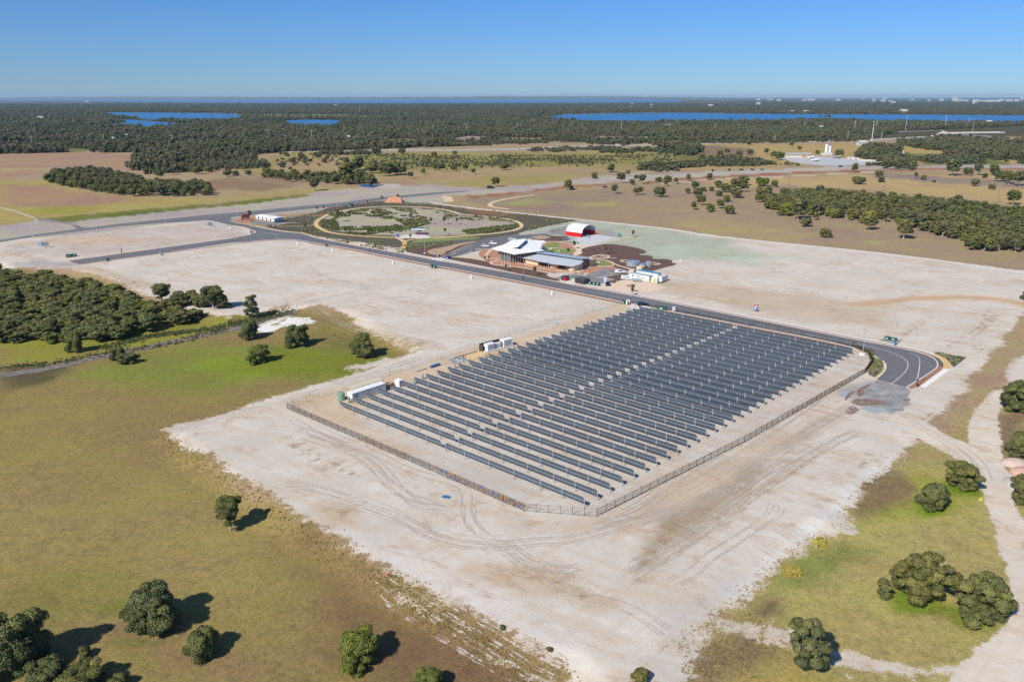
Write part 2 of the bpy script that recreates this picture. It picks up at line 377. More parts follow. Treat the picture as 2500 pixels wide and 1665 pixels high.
    ('T', [(1150, 300), (1450, 200), (1500, 330), (1200, 480)], (.22, .16, .09), 3, 5),
    ('X', [(530, 640), (784, 620), (784, 820), (600, 960), (560, 1180), (640, 1200), (540, 1050)], (.23, .16, .105), 3, 4),
]
# pale sand / limestone fill
SAND = [
    ('W', [(1735, 570), (1800, 535), (1870, 540), (1960, 485), (2110, 490), (2130, 525), (2010, 548), (1900, 552), (1860, 580), (1770, 592)]),
    ('M', [(620, 600), (760, 590), (900, 540), (1100, 530), (1180, 560), (900, 600), (700, 640), (560, 640)]),
    ('S', [(-900, 760), (-200, 640), (0, 588), (170, 574), (505, 537), (606, 550), (700, 566), (860, 590), (1010, 610), (1180, 600), (1290, 562), (1413, 539), (1500, 546), (1650, 563), (1830, 585),
           (2191, 622), (2500, 661), (3300, 730), (3300, 1000), (2600, 860), (2500, 760), (2440, 840), (2385, 900), (2350, 960), (2300, 1010), (2250, 1055), (2226, 1085),
           (2210, 1110), (2180, 1143), (2109, 1207), (2060, 1248), (2064, 1281), (2079, 1296), (1986, 1311), (1960, 1337), (1904, 1371), (1874, 1401), (1851, 1431), (1810, 1468),
           (1762, 1494), (1700, 1546), (1640, 1580), (1560, 1640), (1530, 1680), (1440, 1675), (1380, 1640), (1250, 1560), (1130, 1490), (1000, 1420), (900, 1370), (800, 1300),
           (700, 1235), (620, 1185), (520, 1120), (430, 1085), (385, 1060), (400, 1045), (520, 1015), (640, 980), (760, 945), (880, 905), (960, 875), (1000, 862), (900, 815),
           (860, 775), (780, 745), (722, 755), (650, 800), (620, 812), (640, 780), (700, 745), (560, 775), (430, 748), (340, 715), (250, 672), (150, 655), (0, 655), (-300, 700)]),
    # dirt road at right
    ('Q', [(470, 985), (760, 1000), (940, 1115), (1140, 1205), (1140, 1040), (1190, 920), (1340, 800), (1440, 740), (1420, 860), (1390, 960), (1370, 1100), (1385, 1260), (1430, 1400), (1568, 1500),
           (1568, 1640), (1420, 1640), (1500, 1800), (1240, 1560), (1180, 1420), (1060, 1320), (880, 1220), (760, 1150)]),
    ('T', [(1950, 180), (2120, 120), (2180, 230), (2240, 440), (2400, 700), (2700, 1200), (2500, 1700), (1700, 1700), (1800, 1520), (1900, 1400), (2080, 1280), (2165, 1180), (2165, 1000),
           (2150, 800), (2110, 680), (2060, 500), (2000, 300)]),
    ('Q', [(1430, 640), (1490, 560), (1568, 520), (1700, 500), (1700, 900), (1568, 860), (1440, 730)]),
    ('T', [(960, 1360), (1100, 1350), (1400, 1430), (1700, 1460), (1860, 1470), (1700, 1540), (1300, 1520), (1150, 1500)]),
    ('T', [(-200, 1200), (100, 1230), (300, 1160), (560, 1170), (760, 1240), (730, 1330), (500, 1290), (250, 1230), (150, 1400), (40, 1568), (-200, 1600)]),
    # lower track on the left
    ('U', [(330, 560), (480, 690), (740, 840), (1000, 1000), (1300, 1180), (1500, 1300), (1380, 1300), (1100, 1120), (860, 960), (700, 850), (500, 720)]),
]
# dry weed growing through the sand
WEED = [
    ('Q', [(1600, 230), (1440, 290), (1400, 380), (1330, 540), (1250, 620), (1130, 800), (1060, 900), (940, 1110), (1140, 1205), (1140, 1040), (1200, 900), (1300, 820), (1420, 650), (1480, 580), (1600, 500)]),
    ('Q', [(1000, 455), (1080, 428), (1240, 445), (1330, 490), (1280, 545), (1240, 480), (1100, 445)]),
    ('Q', [(1120, 390), (1200, 280), (1320, 190), (1400, 250), (1240, 370), (1180, 410)]),
    ('Q', [(610, 370), (820, 240), (860, 230), (660, 370)]),
    ('Q', [(1000, 960), (860, 930), (780, 1010), (900, 1080)]),
    ('M', [(100, 290), (500, 280), (760, 330), (1000, 380), (1250, 440), (1150, 520), (950, 560), (900, 480), (700, 400), (400, 340)]),
    ('L', [(0, 400), (200, 400), (500, 480), (700, 560), (600, 580), (300, 530), (60, 470)]),
    ('L', [(1020, 760), (1250, 770), (1700, 800), (2000, 900), (2300, 960), (2000, 980), (1700, 930), (1200, 820)]),
    ('H', [(-300, 560), (0, 740), (200, 830), (320, 900), (100, 870), (-100, 780), (-300, 700)]),
    ('H', [(0, 1100), (200, 1130), (240, 1200), (0, 1220)]),
    ('U', [(-150, 250), (200, 470), (600, 640), (1000, 900), (1400, 1120), (1600, 1288), (1400, 1288), (1000, 1050), (500, 720), (0, 420), (-150, 330)]),
    ('U', [(1990, 530), (2350, 230), (2355, 420), (2100, 600)]),
    ('U', [(1500, 570), (1680, 600), (1900, 700), (1700, 740)]),
    ('T', [(0, 640), (560, 290), (1000, 20), (1050, 20), (600, 340), (0, 700)]),
    ('T', [(1200, 80), (1330, 60), (1300, 160), (1220, 160)]),
    ('T', [(1020, 480), (1100, 430), (1300, 350), (1250, 300), (1150, 380)]),
    ('T', [(-100, 1300), (100, 1250), (300, 1180), (560, 1180), (560, 1240), (150, 1420), (0, 1568)]),
]
SANDC = [   # tints of the fill
    ('S', [(702, 990), (1283, 1238), (1455, 1256), (1520, 1240), (2060, 935), (2125, 870), (2080, 850), (1545, 745), (1500, 745), (1230, 830), (900, 925)], (.60, .55, .50), 1.5, 1),
    ('S', [(702, 985), (1530, 740), (1570, 742), (1250, 860), (930, 960), (860, 1000), (900, 1050), (1040, 1110), (900, 1075)], (.62, .50, .37), 3, 3),
    ('I', [(180, 720), (360, 655), (520, 650), (560, 690), (460, 740), (330, 760)], (.60, .40, .18), 1.5, 1.5),
    ('O', [(700, 60), (900, 90), (1300, 200), (1700, 235), (2355, 160), (2355, 200), (1700, 262), (1300, 225), (900, 130), (600, 70), (450, 60)], (.60, .43, .27), 1.5, 1),
    ('Q', [(-100, 165), (300, 135), (700, 75), (1100, 65), (1400, 85), (1600, 130), (1600, 170), (1400, 115), (1100, 95), (700, 105), (300, 165), (-100, 195)], (.60, .43, .27), 1.5, 1),
    ('O', [(600, 20), (1200, 40), (2355, 230), (2500, 420), (1900, 340), (1300, 230), (700, 110)], (.58, .49, .385), 6, 8),
    ('D', [(-100, 340), (900, 160), (1060, 120), (2355, 220), (3400, 420), (4300, 560), (3700, 800), (3000, 900), (2500, 950), (2100, 780), (1500, 600), (1000, 600), (0, 400)], (.44, .48, .385), 10, 12),
    ('C', [(1900, 240), (2355, 330), (3200, 420), (2900, 500), (2200, 440)], (.47, .53, .42), 12, 18),
    ('J', [(-400, 1400), (300, 1560), (900, 1600), (2000, 1560), (4200, 400), (7000, -1400), (7300, -1200), (5000, 500), (2400, 1900), (900, 2000), (0, 1800)], (.60, .52, .43), 5, 6),
    ('T', [(430, 1030), (600, 860), (900, 620), (1200, 330), (1540, 0), (1450, 0), (1100, 330), (700, 650), (300, 1060), (100, 1230)], (.72, .70, .67), 2, 3),
    ('U', [(0, 260), (500, 560), (1000, 800), (1500, 1060), (1800, 1180), (1700, 1050), (1200, 760), (700, 540), (200, 240), (0, 170)], (.72, .67, .62), 3, 4),
    ('S', [(30, 600), (170, 574), (505, 540), (620, 552), (600, 585), (170, 630), (30, 620)], (.57, .50, .45), 4, 6),
    ('Q', [(380, 720), (660, 775), (700, 900), (560, 975), (320, 940), (170, 850), (150, 800)], (.42, .41, .41), 2, 3),
    ('L', [(100, 610), (500, 560), (1000, 590), (1150, 620), (700, 690), (300, 680)], (.45, .42, .41), 3, 4),
    ('W', [(1700, 560), (1800, 525), (1960, 480), (2130, 490), (2140, 530), (2010, 555), (1860, 590), (1750, 600)], (.86, .85, .83), 1, 1),
    ('S', [(1640, 1235), (1760, 1150), (1900, 1060), (2060, 985), (2100, 1000), (1900, 1120), (1780, 1200), (1700, 1300), (1600, 1380), (1540, 1370)], (.50, .415, .32), 3, 6),
    ('S', [(1560, 1330), (1620, 1270), (1760, 1180), (1960, 1060), (1975, 1066), (1780, 1195), (1650, 1300), (1600, 1390), (1550, 1395)], (.44, .36, .265), 1.5, 6),
    ('S', [(1530, 1262), (1800, 1110), (2050, 970), (2060, 978), (1850, 1110), (1620, 1250), (1480, 1330)], (.60, .49, .37), 2, 5),
    ('S', [(1150, 1390), (1350, 1400), (1500, 1470), (1440, 1480), (1250, 1420)], (.58, .48, .37), 3, 6),
    ('S', [(780, 1230), (860, 1240), (900, 1290), (800, 1280)], (.58, .47, .36), 3, 6),
    ('M', [(350, 330), (520, 280), (700, 320), (1000, 400), (1300, 470), (1100, 480), (800, 420), (520, 400)], (.60, .50, .37), 4, 6),
    ('L', [(700, 690), (1300, 680), (2300, 900), (3200, 1200), (3100, 1260), (2200, 980), (1300, 760)], (.58, .49, .385), 3, 5),
    ('L', [(900, 240), (1500, 200), (2100, 260), (1900, 330), (1000, 340), (300, 330)], (.60, .49, .38), 4, 6),
    ('T', [(0, 1060), (300, 900), (460, 980), (300, 1130), (0, 1200)], (.55, .54, .54), 6, 8),
]
def build_ground():
    nu, nv = 860, 520
    u = np.linspace(-1.25, 1.25, nu)
    pyv = np.concatenate([np.linspace(2600, 1700, 40, endpoint=False), np.linspace(1700, 300, 360, endpoint=False), np.linspace(300, 238.6, 110)])
    yv = np.array([G0(1250, p)[1] for p in pyv]); yv = np.concatenate([[-400, -60], yv, [75000]])
    U, Y = np.meshgrid(u, yv); X = U * (np.maximum(Y, 30) + 70) * 1.0
    X = X.ravel(); Y = Y.ravel(); n = len(X); nv = len(yv)
    H = hfun(X, Y) * (Y < 420)
    wx = (fbm(X, Y, 24, 1) - .5) * 2; wfine = (fbm(X, Y, 7, 5) - .5) * 2
    soil = np.tile(np.array(BROWN), (n, 1)); sandc = np.tile(np.array((.66, .60, .53)), (n, 1))
    # broad mottling of the bare paddocks
    def paint(arr, lst):
        for k, pts, c, s, a in lst:
            d = sdfb(GP(k, pts), X, Y, s + a * 2 + 5) + wx * a + wfine * min(a, 4) * .6
            w = sstep(-s, s, d)[:, None]; arr[:] = arr * (1 - w) + np.array(c) * w
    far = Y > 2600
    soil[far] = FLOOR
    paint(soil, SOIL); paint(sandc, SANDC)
    ds = np.full(n, -1e4)
    for i_, (k, pts) in enumerate(SAND):
        d_ = sdfb(GP(k, pts), X, Y, 40); ds = np.maximum(ds, d_ * (2.6 if i_ in (3, 4) else 1.0))
        if i_ in (3, 4): w_ = sstep(-1, 1.5, d_)[:, None]; sandc[:] = sandc * (1 - w_) + np.array((.70, .625, .54)) * w_
    dw = np.full(n, -1e4)
    for k, pts in WEED: dw = np.maximum(dw, sdfb(GP(k, pts), X, Y, 40))
    ds = np.clip(ds, -30, 30); dw = np.clip(dw, -30, 30)
    me = bpy.data.meshes.new('ground'); co = np.stack([X, Y, H], 1).astype(np.float32)
    me.vertices.add(n); me.vertices.foreach_set('co', co.ravel())
    a = (np.arange(nv - 1)[:, None] * nu + np.arange(nu - 1)[None, :]).ravel()
    q = np.stack([a, a + 1, a + nu + 1, a + nu], 1); nf = len(q)
    me.loops.add(nf * 4); me.loops.foreach_set('vertex_index', q.ravel().astype(np.int32))
    me.polygons.add(nf); me.polygons.foreach_set('loop_start', (np.arange(nf) * 4).astype(np.int32)); me.polygons.foreach_set('loop_total', np.full(nf, 4, np.int32))
    me.polygons.foreach_set('use_smooth', [True] * nf)
    me.update()
    for nm, arr in (('soil', soil), ('sandc', sandc)):
        at = me.attributes.new(nm, 'FLOAT_COLOR', 'POINT'); at.data.foreach_set('color', np.concatenate([arr, np.ones((n, 1))], 1).astype(np.float32).ravel())
    for nm, arr in (('dsand', ds), ('dweed', dw)):
        at = me.attributes.new(nm, 'FLOAT', 'POINT'); at.data.foreach_set('value', arr.astype(np.float32))
    o = bpy.data.objects.new('ground', me); col.objects.link(o); tag(o, kind='structure')
    me.materials.append(ground_mat())
    return o

class NT:
    """tiny node-writing helper"""
    def __init__(s, nt): s.nt = nt
    def n(s, t, **kw):
        x = s.nt.nodes.new(t)
        for k, v in kw.items(): setattr(x, k, v)
        return x
    def put(s, sock, v):
        if isinstance(v, bpy.types.NodeSocket): s.nt.links.new(v, sock)
        elif isinstance(v, (tuple, list)): sock.default_value = (*v, 1) if len(v) == 3 and sock.type == 'RGBA' else v
        else: sock.default_value = v
    def math(s, op, a, b=0.0, c=None, clamp=False):
        x = s.n('ShaderNodeMath', operation=op); x.use_clamp = clamp
        s.put(x.inputs[0], a); s.put(x.inputs[1], b)
        if c is not None: s.put(x.inputs[2], c)
        return x.outputs[0]
    def noise(s, vec, scale, detail=4, rough=.6, dist=0):
        x = s.n('ShaderNodeTexNoise'); s.put(x.inputs['Vector'], vec); x.inputs['Scale'].default_value = scale
        x.inputs['Detail'].default_value = detail; x.inputs['Roughness'].default_value = rough; x.inputs['Distortion'].default_value = dist
        return x.outputs[0]
    def map(s, v, a, b, c=0.0, d=1.0):
        x = s.n('ShaderNodeMapRange'); s.put(x.inputs[0], v); x.inputs[1].default_value = a; x.inputs[2].default_value = b
        x.inputs[3].default_value = c; x.inputs[4].default_value = d; return x.outputs[0]
    def mix(s, f, a, b, mode='MIX'):
        x = s.n('ShaderNodeMix', data_type='RGBA', blend_type=mode); s.put(x.inputs[0], f); s.put(x.inputs[6], a); s.put(x.inputs[7], b); return x.outputs[2]
    def xform(s, v, rz=0, sc=(1, 1, 1)):
        """turn so that direction rz lies along x, then scale"""
        x = s.n('ShaderNodeMapping'); s.put(x.inputs[0], v); x.inputs['Rotation'].default_value = (0, 0, -rz)
        y = s.n('ShaderNodeMapping'); s.put(y.inputs[0], x.outputs[0]); y.inputs['Scale'].default_value = sc; return y.outputs[0]
    def attr(s, nm, out):
        x = s.n('ShaderNodeAttribute'); x.attribute_name = nm; return x.outputs[out]

def ground_mat():
    m, nt, b = new_mat('ground'); k = NT(nt)
    pos = k.n('ShaderNodeNewGeometry').outputs['Position']
    soil = k.attr('soil', 'Color'); sandc = k.attr('sandc', 'Color'); ds = k.attr('dsand', 'Fac'); dw = k.attr('dweed', 'Fac')
    n1 = k.noise(pos, .05, 5, .6); n2 = k.noise(pos, .35, 5, .65); n3 = k.noise(pos, 2.6, 5, .78); n4 = k.noise(pos, .012, 4, .6)
    # --- grass / soil
    g = k.mix(k.map(n2, .35, .7), k.mix(1, soil, (.80, .78, .76), 'MULTIPLY'), k.mix(1, soil, (1.22, 1.2, 1.1), 'MULTIPLY'))
    g = k.mix(k.map(n1, .42, .62, 0, .75), g, k.mix(1, soil, (1.06, 1.2, .82), 'MULTIPLY'))
    g = k.mix(k.map(n4, .48, .62, 0, .7), g, k.mix(1, soil, (.84, .76, .92), 'MULTIPLY'))
    st = k.noise(k.xform(pos, R(20), (.25, 1.2, 1)), .5, 4, .6)
    g = k.mix(k.map(st, .5, .72, 0, .45), g, k.mix(1, soil, (1.3, 1.2, .9), 'MULTIPLY'))
    n5 = k.noise(pos, 1.0, 6, .8)
    g = k.mix(k.map(n5, .45, .62, 0, .55), g, k.mix(1, soil, (1.45, 1.35, 1.2), 'MULTIPLY'))
    g = k.mix(k.map(n5, .5, .36, 0, .5), g, k.mix(1, soil, (.62, .66, .60), 'MULTIPLY'))
    g = k.mix(k.map(n3, .38, .66, 0, .8), g, k.mix(1, g, (.55, .58, .55), 'MULTIPLY'))
    # --- sand
    s1 = k.noise(k.xform(pos, R(47), (.07, 1, 1)), .30, 7, .72, .5)
    s2 = k.noise(k.xform(pos, R(-36), (.16, 1, 1)), .22, 6, .68, 1.2)
    s3 = k.noise(k.xform(pos, R(47), (.06, 1, 1)), .7, 5, .7, .8)
    s = k.mix(k.map(n1, .35, .7), k.mix(1, sandc, (.80, .79, .775), 'MULTIPLY'), k.mix(1, sandc, (.97, .965, .96), 'MULTIPLY'))
    s = k.mix(k.map(s2, .49, .68, 0, .8), s, k.mix(1, sandc, (.80, .71, .60), 'MULTIPLY'))
    s = k.mix(k.map(s1, .50, .70, 0, .8), s, k.mix(1, sandc, (.82, .745, .65), 'MULTIPLY'))
    s = k.mix(k.map(s3, .50, .7, 0, .5), s, k.mix(1, sandc, (.84, .79, .73), 'MULTIPLY'))
    spots = k.noise(k.xform(pos, R(-20), (.6, 1.1, 1)), .09, 7, .72, 1.8)
    s = k.mix(k.map(spots, .57, .66, 0, .75), s, k.mix(1, sandc, (.70, .57, .455), 'MULTIPLY'))
    wv = k.noise(k.xform(pos, R(-32), (.55, 1.5, 1)), .055, 6, .62, 1.0)
    wl = k.map(k.math('ABSOLUTE', k.math('SUBTRACT', wv, .5)), .0, .045, 1, 0)
    wm = k.map(k.noise(pos, .03, 3, .6), .47, .6)
    s = k.mix(k.math('MULTIPLY', k.math('MULTIPLY', wl, wm), k.map(n2, .40, .60, .15, .95)), s, k.mix(1, sandc, (.64, .51, .39), 'MULTIPLY'))
    s = k.mix(k.map(n3, .25, .8, 0, .28), s, k.mix(1, s, (.80, .78, .76), 'MULTIPLY'))
    s = k.mix(1, s, (.985, .995, .985), 'MULTIPLY')
    # --- weeds through sand
    wn_ = k.math('ADD', k.math('MULTIPLY', k.math('SUBTRACT', n2, .5), 3.2), k.math('MULTIPLY', dw, .045))
    wn_ = k.math('ADD', wn_, k.math('MULTIPLY', k.math('SUBTRACT', n3, .5), 2.6))
    wn_ = k.math('ADD', wn_, k.math('MULTIPLY', k.math('SUBTRACT', s1, .5), 2.4))
    wf = k.map(wn_, 0, .6, 0, .9)
    wf = k.math('MULTIPLY', wf, k.map(dw, -3, 1))
    weed = k.mix(n1, (.30, .21, .12), (.26, .20, .085))
    s = k.mix(wf, s, weed)
    e = k.math('ADD', ds, k.math('MULTIPLY', k.math('SUBTRACT', n2, .5), 9.0))
    e = k.math('ADD', e, k.math('MULTIPLY', k.math('SUBTRACT', n3, .5), 7.0))
    e = k.math('ADD', e, k.math('MULTIPLY', k.math('SUBTRACT', n1, .5), 10.0))
    c = k.mix(k.map(e, -.35, .35), g, s)
    k.put(b.inputs['Base Color'], c); b.inputs['Roughness'].default_value = .95; b.inputs['Specular IOR Level'].default_value = .1
    bp = k.n('ShaderNodeBump'); bp.inputs['Strength'].default_value = .55; bp.inputs['Distance'].default_value = .35
    hh = k.math('ADD', k.math('MULTIPLY', n3, .5), k.math('ADD', n2, k.math('MULTIPLY', s3, .5)))
    k.put(bp.inputs['Height'], hh); k.put(b.inputs['Normal'], bp.outputs[0])
    return m
build_ground()
# ------------------------------------------------------------------ roads, paths, beds, water (the setting)
M_ASPH = mat('asphalt', (.125, .125, .135), .9, var=.12, scale=.6, c2=(.14, .138, .145))
M_ASPH2 = mat('old_asphalt', (.16, .155, .155), .9, var=.18, scale=.4, c2=(.22, .215, .21))
M_LINE = mat('road_paint', (.62, .62, .60), .7, var=.12)
M_KERB = mat('kerb_concrete', (.66, .60, .52), .85, var=.1)
M_PATH = mat('path_concrete', (.60, .55, .48), .9, var=.1, scale=.5)
M_CREAM = mat('cream_path', (.64, .49, .36), .9, var=.1, scale=.5)
M_OCHRE = mat('ochre_path', (.56, .36, .13), .9, var=.14, scale=.5, c2=(.60, .43, .20))
M_PYEL = mat('yellow_path', (.60, .46, .26), .9, var=.1, scale=.5)
M_RED = mat('red_verge', (.26, .135, .085), .95, var=.2, scale=1.2, c2=(.33, .18, .11))
M_REDP = mat('red_paving', (.38, .19, .115), .9, var=.15, scale=.7, c2=(.42, .22, .14))
M_MULCH = mat('bark_mulch', (.095, .052, .036), .95, var=.22, scale=1.5, c2=(.13, .075, .055))
M_DMULCH = mat('dark_mulch', (.07, .065, .05), .95, var=.3, scale=.8, c2=(.13, .125, .10))
M_LAWN = mat('lawn', (.15, .20, .045), .95, var=.2, scale=1.0, c2=(.22, .25, .07))
M_TAN = mat('tan_soil', (.36, .25, .15), .95, var=.12, scale=.8, c2=(.42, .30, .18))
M_APRON = mat('concrete_apron', (.50, .515, .51), .85, var=.07, scale=.15)
M_GREYG = mat('grey_gravel', (.30, .29, .275), .95, var=.1, scale=.4)
M_WHITEC = mat('white_concrete', (.72, .69, .64), .85, var=.06)

up = [(606.7, 550), (650, 558.5), (690.8, 566), (713, 567.8), (739, 569.7), (769, 581), (827, 592), (878, 602), (1000, 624), (1100, 642.3), (1278, 672), (1400, 696.5), (1533, 720),
      (1623, 737), (1700, 752), (1828, 777), (2000, 811.6), (2095.7, 830.7), (2191, 848.3), (2245, 860.5), (2274, 871), (2288, 884), (2287, 896), (2277, 905), (2212, 945.5)]
lo = [(616, 589.5), (665, 585), (709, 584.8), (739, 587.4), (775, 595), (840, 604), (1000, 637), (1100, 655.5), (1278, 689), (1400, 713), (1533, 740), (1623, 757.5), (1700, 772), (1828, 797),
      (2000, 829), (2073, 846), (2105, 857), (2135, 869), (2156, 880), (2166, 893), (2160, 909), (2140, 926.5)]
UP = smoothline([G(*p) for p in up], 1); LO = smoothline([G(*p) for p in lo], 1)
sheet('road', UP + LO[::-1], .020, M_ASPH)
branch_u = [G(*p) for p in Zm('L', [(980, 572), (1400, 515), (1750, 466), (2355, 384)])] + GP('E', [(0, 553), (180, 520), (300, 497), (350, 487), (392, 474), (380, 455), (345, 444)]) + GP('E', [(200, 400), (0, 372)]) + GP('1', [(1430, 938)])
branch_l = GP('1', [(1540, 908), (1560, 918), (1570, 935)]) + GP('E', [(60, 338), (140, 356), (255, 370)]) + [UP[0], UP[1], UP[2]]
J = branch_u + branch_l
tail = [LO[0]] + GP('E', [(0, 610)]) + GP('L', [(2355, 456), (1800, 528), (1130, 620)])
sheet('road', J + [LO[4], LO[2], LO[1]] + tail, .016, M_ASPH)
far_u = GP('1', [(-1500, 1335), (0, 1070), (230, 1034), (490, 1000)]) + GP('1', [(800, 962), (1100, 930), (1430, 898), (1600, 884), (2355, 812)]) + GP('2', [(350, 783), (700, 750), (970, 737)])
far_l = GP('1', [(-1500, 1360), (0, 1086), (230, 1048), (510, 1016), (800, 978), (1100, 955), (1430, 935), (1600, 912), (2355, 832)]) + GP('2', [(350, 800), (700, 765), (960, 741)])
sheet('road', far_u + far_l[::-1], .012, M_ASPH)
sheet('road', GP('1', [(480, 968), (520, 972), (560, 985), (650, 990), (640, 1000), (505, 1012), (530, 1000), (500, 980)]), .020, M_ASPH)
mk = MB()
for a_, b_ in ((.35, .65),):
    L = [a * (1 - a_) + b * a_ for a, b in zip(far_u, far_l)]
    strip(mk, L, -.12, .12, .024)
cl = [G(*p) for p in Zm('Q', [(-600, 275), (0, 385), (300, 440), (480, 478), (600, 520), (660, 555), (685, 590), (670, 640), (620, 690), (550, 745)])]
strip(mk, smoothline(cl), -.11, .11, .028)
strip(mk, smoothline(GP('Q', [(690, 508), (740, 520), (770, 550), (770, 600), (745, 722)])), -.08, .08, .028)
strip(mk, smoothline([G(*p) for p in Zm('O', [(0, 78), (700, 205), (1345, 338), (1886, 448)])]), -.09, .09, .028)
strip(mk, GP('E', [(415, 480), (490, 473), (650, 503)]), -.15, .15, .028); strip(mk, GP('E', [(360, 505), (440, 508)]), -.15, .15, .028)
strip(mk, GP('E', [(580, 535), (660, 550)]), -.15, .15, .028)
def bays(k, a, b, n, c, m_=mk):
    a, b, c = GP(k, [a, b, c]); w = c - a
    for i in range(n + 1):
        p = a + (b - a) * i / n; strip(m_, [p, p + w], -.09, .09, .028)
bays('B', (470, 660), (770, 725), 7, (420, 690)); bays('B', (530, 655), (690, 668), 4, (590, 630)); bays('B', (380, 560), (560, 520), 6, (460, 580))
bays('A', (1440, 880), (1560, 845), 6, (1560, 905)); bays('F', (1650, 670), (2150, 460), 9, (1800, 690))
bays('B', (300, 640), (460, 600), 5, (360, 650))
tag(mk.build('road_markings', M_LINE), kind='structure')

kb = MB(); vg = MB(); ft = MB()
strip(kb, UP, 0, .38, .0, .12); strip(kb, LO, -.38, 0, .0, .12)
strip(vg, UP[14:], .38, 1.9, .012); strip(vg, LO[8:-12], -3.3, -.38, .012)
strip(ft, UP[14:-8], 1.9, 4.0, .016)
tag(kb.build('kerb', M_KERB), kind='structure'); tag(vg.build('verge', M_RED), kind='structure'); tag(ft.build('footpath', M_PATH), kind='structure')
oc = MB(); strip(oc, UP[1:16], .5, 2.2, .014); strip(oc, GP('E', [(620, 392), (800, 388), (950, 386), (1120, 372)]), -.7, .7, .014)
tag(oc.build('footpath', M_OCHRE), kind='structure')
k2 = MB(); strip(k2, GP('L', [(980, 566), (1400, 508), (1750, 458), (2355, 375)]) + GP('E', [(0, 545), (180, 512), (300, 490), (338, 480), (344, 455), (200, 408), (60, 382)]), 0, 1.0, .0, .10)
strip(k2, GP('L', [(1130, 622), (1800, 530), (2355, 458)]) + GP('E', [(300, 590), (560, 566)]), -.3, 0, .0, .12)
strip(k2, GP('E', [(10, 310), (60, 338), (140, 356), (255, 370)]), 0, .35, 0, .12)
tag(k2.build('kerb', M_CREAM), kind='structure')
v2 = MB(); strip(v2, GP('L', [(1130, 622), (1800, 530), (2355, 458)]) + GP('E', [(300, 590), (560, 566)]), -1.8, -.3, .012)
tag(v2.build('verge', M_RED), kind='structure')
v3 = MB(); strip(v3, [LO[i] for i in range(2, 9)], -2.0, -.38, .012)
tag(v3.build('verge', M_DMULCH), kind='structure')
sheet('verge', GP('E', [(350, 447), (385, 458), (408, 472), (350, 500), (342, 480)]), .013, M_DMULCH)

# oval walking path round the park
ov = smoothline(GP('2', [(700, 1055), (438, 1055), (200, 1042), (24, 1024), (-44, 998), (-85, 967), (-70, 936), (-20, 908), (49, 884), (180, 857), (350, 842), (600, 845), (750, 857), (850, 878),
                         (890, 895), (1000, 905), (1180, 920), (1280, 943), (1316, 968), (1290, 1000), (1150, 1025), (900, 1045), (700, 1055)]))
p = MB(); strip(p, ov, -1.6, 1.6, .020); tag(p.build('path', M_PYEL), kind='structure')
p = MB(); strip(p, ov[2:26], -1.4, 1.4, .026); strip(p, smoothline(GP('F', [(0, 612), (150, 590), (270, 560), (335, 480), (335, 400), (280, 330), (160, 260), (60, 230)])), -1.5, 1.5, .024)
strip(p, smoothline(GP('F', [(335, 350), (420, 320), (600, 290), (1000, 245), (1300, 255), (2355, 175)])), -1.2, 1.2, .026); tag(p.build('path', M_OCHRE), kind='structure')
sheet('plaza', GP('F', [(60, 240), (200, 190), (350, 160), (600, 150), (900, 160), (1070, 210), (1080, 240), (900, 262), (500, 262), (150, 262)]), .030, M_PATH)
p = MB(); strip(p, smoothline(GP('2', [(1400, 765), (1250, 785), (1130, 808), (1090, 830), (1110, 848), (1230, 862)])), -2, 2, .016); strip(p, GP('2', [(800, 775), (815, 790), (820, 812)]), -4, 4, .016)
tag(p.build('path', M_PYEL), kind='structure')
p = MB(); strip(p, smoothline(GP('2', [(700, 818), (900, 848), (1250, 884), (1700, 933), (1900, 952), (2355, 1000)]) + GP('3', [(200, 1040), (700, 1090), (1500, 1170), (2355, 1290)])), -2.2, 2.2, .016)
tag(p.build('path', M_PATH), kind='structure')

# beds, lawns and paving round the community building
def curve_sheet(name, k, pts, z, m): return sheet(name, curvepoly(k, pts), z, m)
curve_sheet('planting_bed', 'F', [(380, 600), (300, 560), (380, 420), (500, 370), (1000, 260), (2355, 250), (2600, 300), (2355, 380), (1640, 690), (1300, 800), (700, 700)], .012, M_DMULCH)
curve_sheet('lawn', 'F', [(460, 360), (900, 268), (1300, 262), (2355, 215), (2600, 250), (1700, 320), (1100, 350), (600, 385)], .018, M_LAWN)
curve_sheet('planting_bed', 'F', [(300, 600), (900, 560), (1500, 470), (2355, 330), (2500, 340), (2100, 450), (1650, 680), (1500, 800), (1300, 830), (1000, 780), (400, 660)], .018, M_MULCH)
curve_sheet('bare_soil', 'F', [(965, 660), (1020, 600), (1150, 565), (1500, 505), (1900, 400), (2355, 345), (2500, 350), (1900, 465), (1700, 580), (1480, 640), (1490, 710), (1350, 750), (1100, 725)], .022, M_TAN)
sheet('gravel_yard', GP('D', [(0, 440), (350, 370), (500, 330), (850, 270), (1380, 300), (1650, 320), (1790, 400), (1700, 470), (1380, 420), (1080, 480), (800, 435), (450, 420), (100, 445), (-350, 520), (-600, 560), (-500, 500)]), .012, M_GREYG)
sheet('parking_area', [G(*p) for p in [(1071, 629.5), (1097, 617), (1160, 592), (1183, 583), (1240, 575), (1330, 571), (1345, 573), (1300, 581), (1275, 587), (1232, 595), (1210, 602), (1195, 608), (1160, 614), (1122, 625), (1100, 628.5), (1090, 633.5)]], .022, M_ASPH)
curve_sheet('paving', 'C', [(250, 380), (390, 310), (560, 280), (900, 262), (1050, 285), (1250, 300), (1250, 400), (1640, 500), (1600, 545), (1330, 600), (1100, 565), (940, 585), (700, 535), (420, 505), (370, 475), (300, 440)], .016, M_REDP)
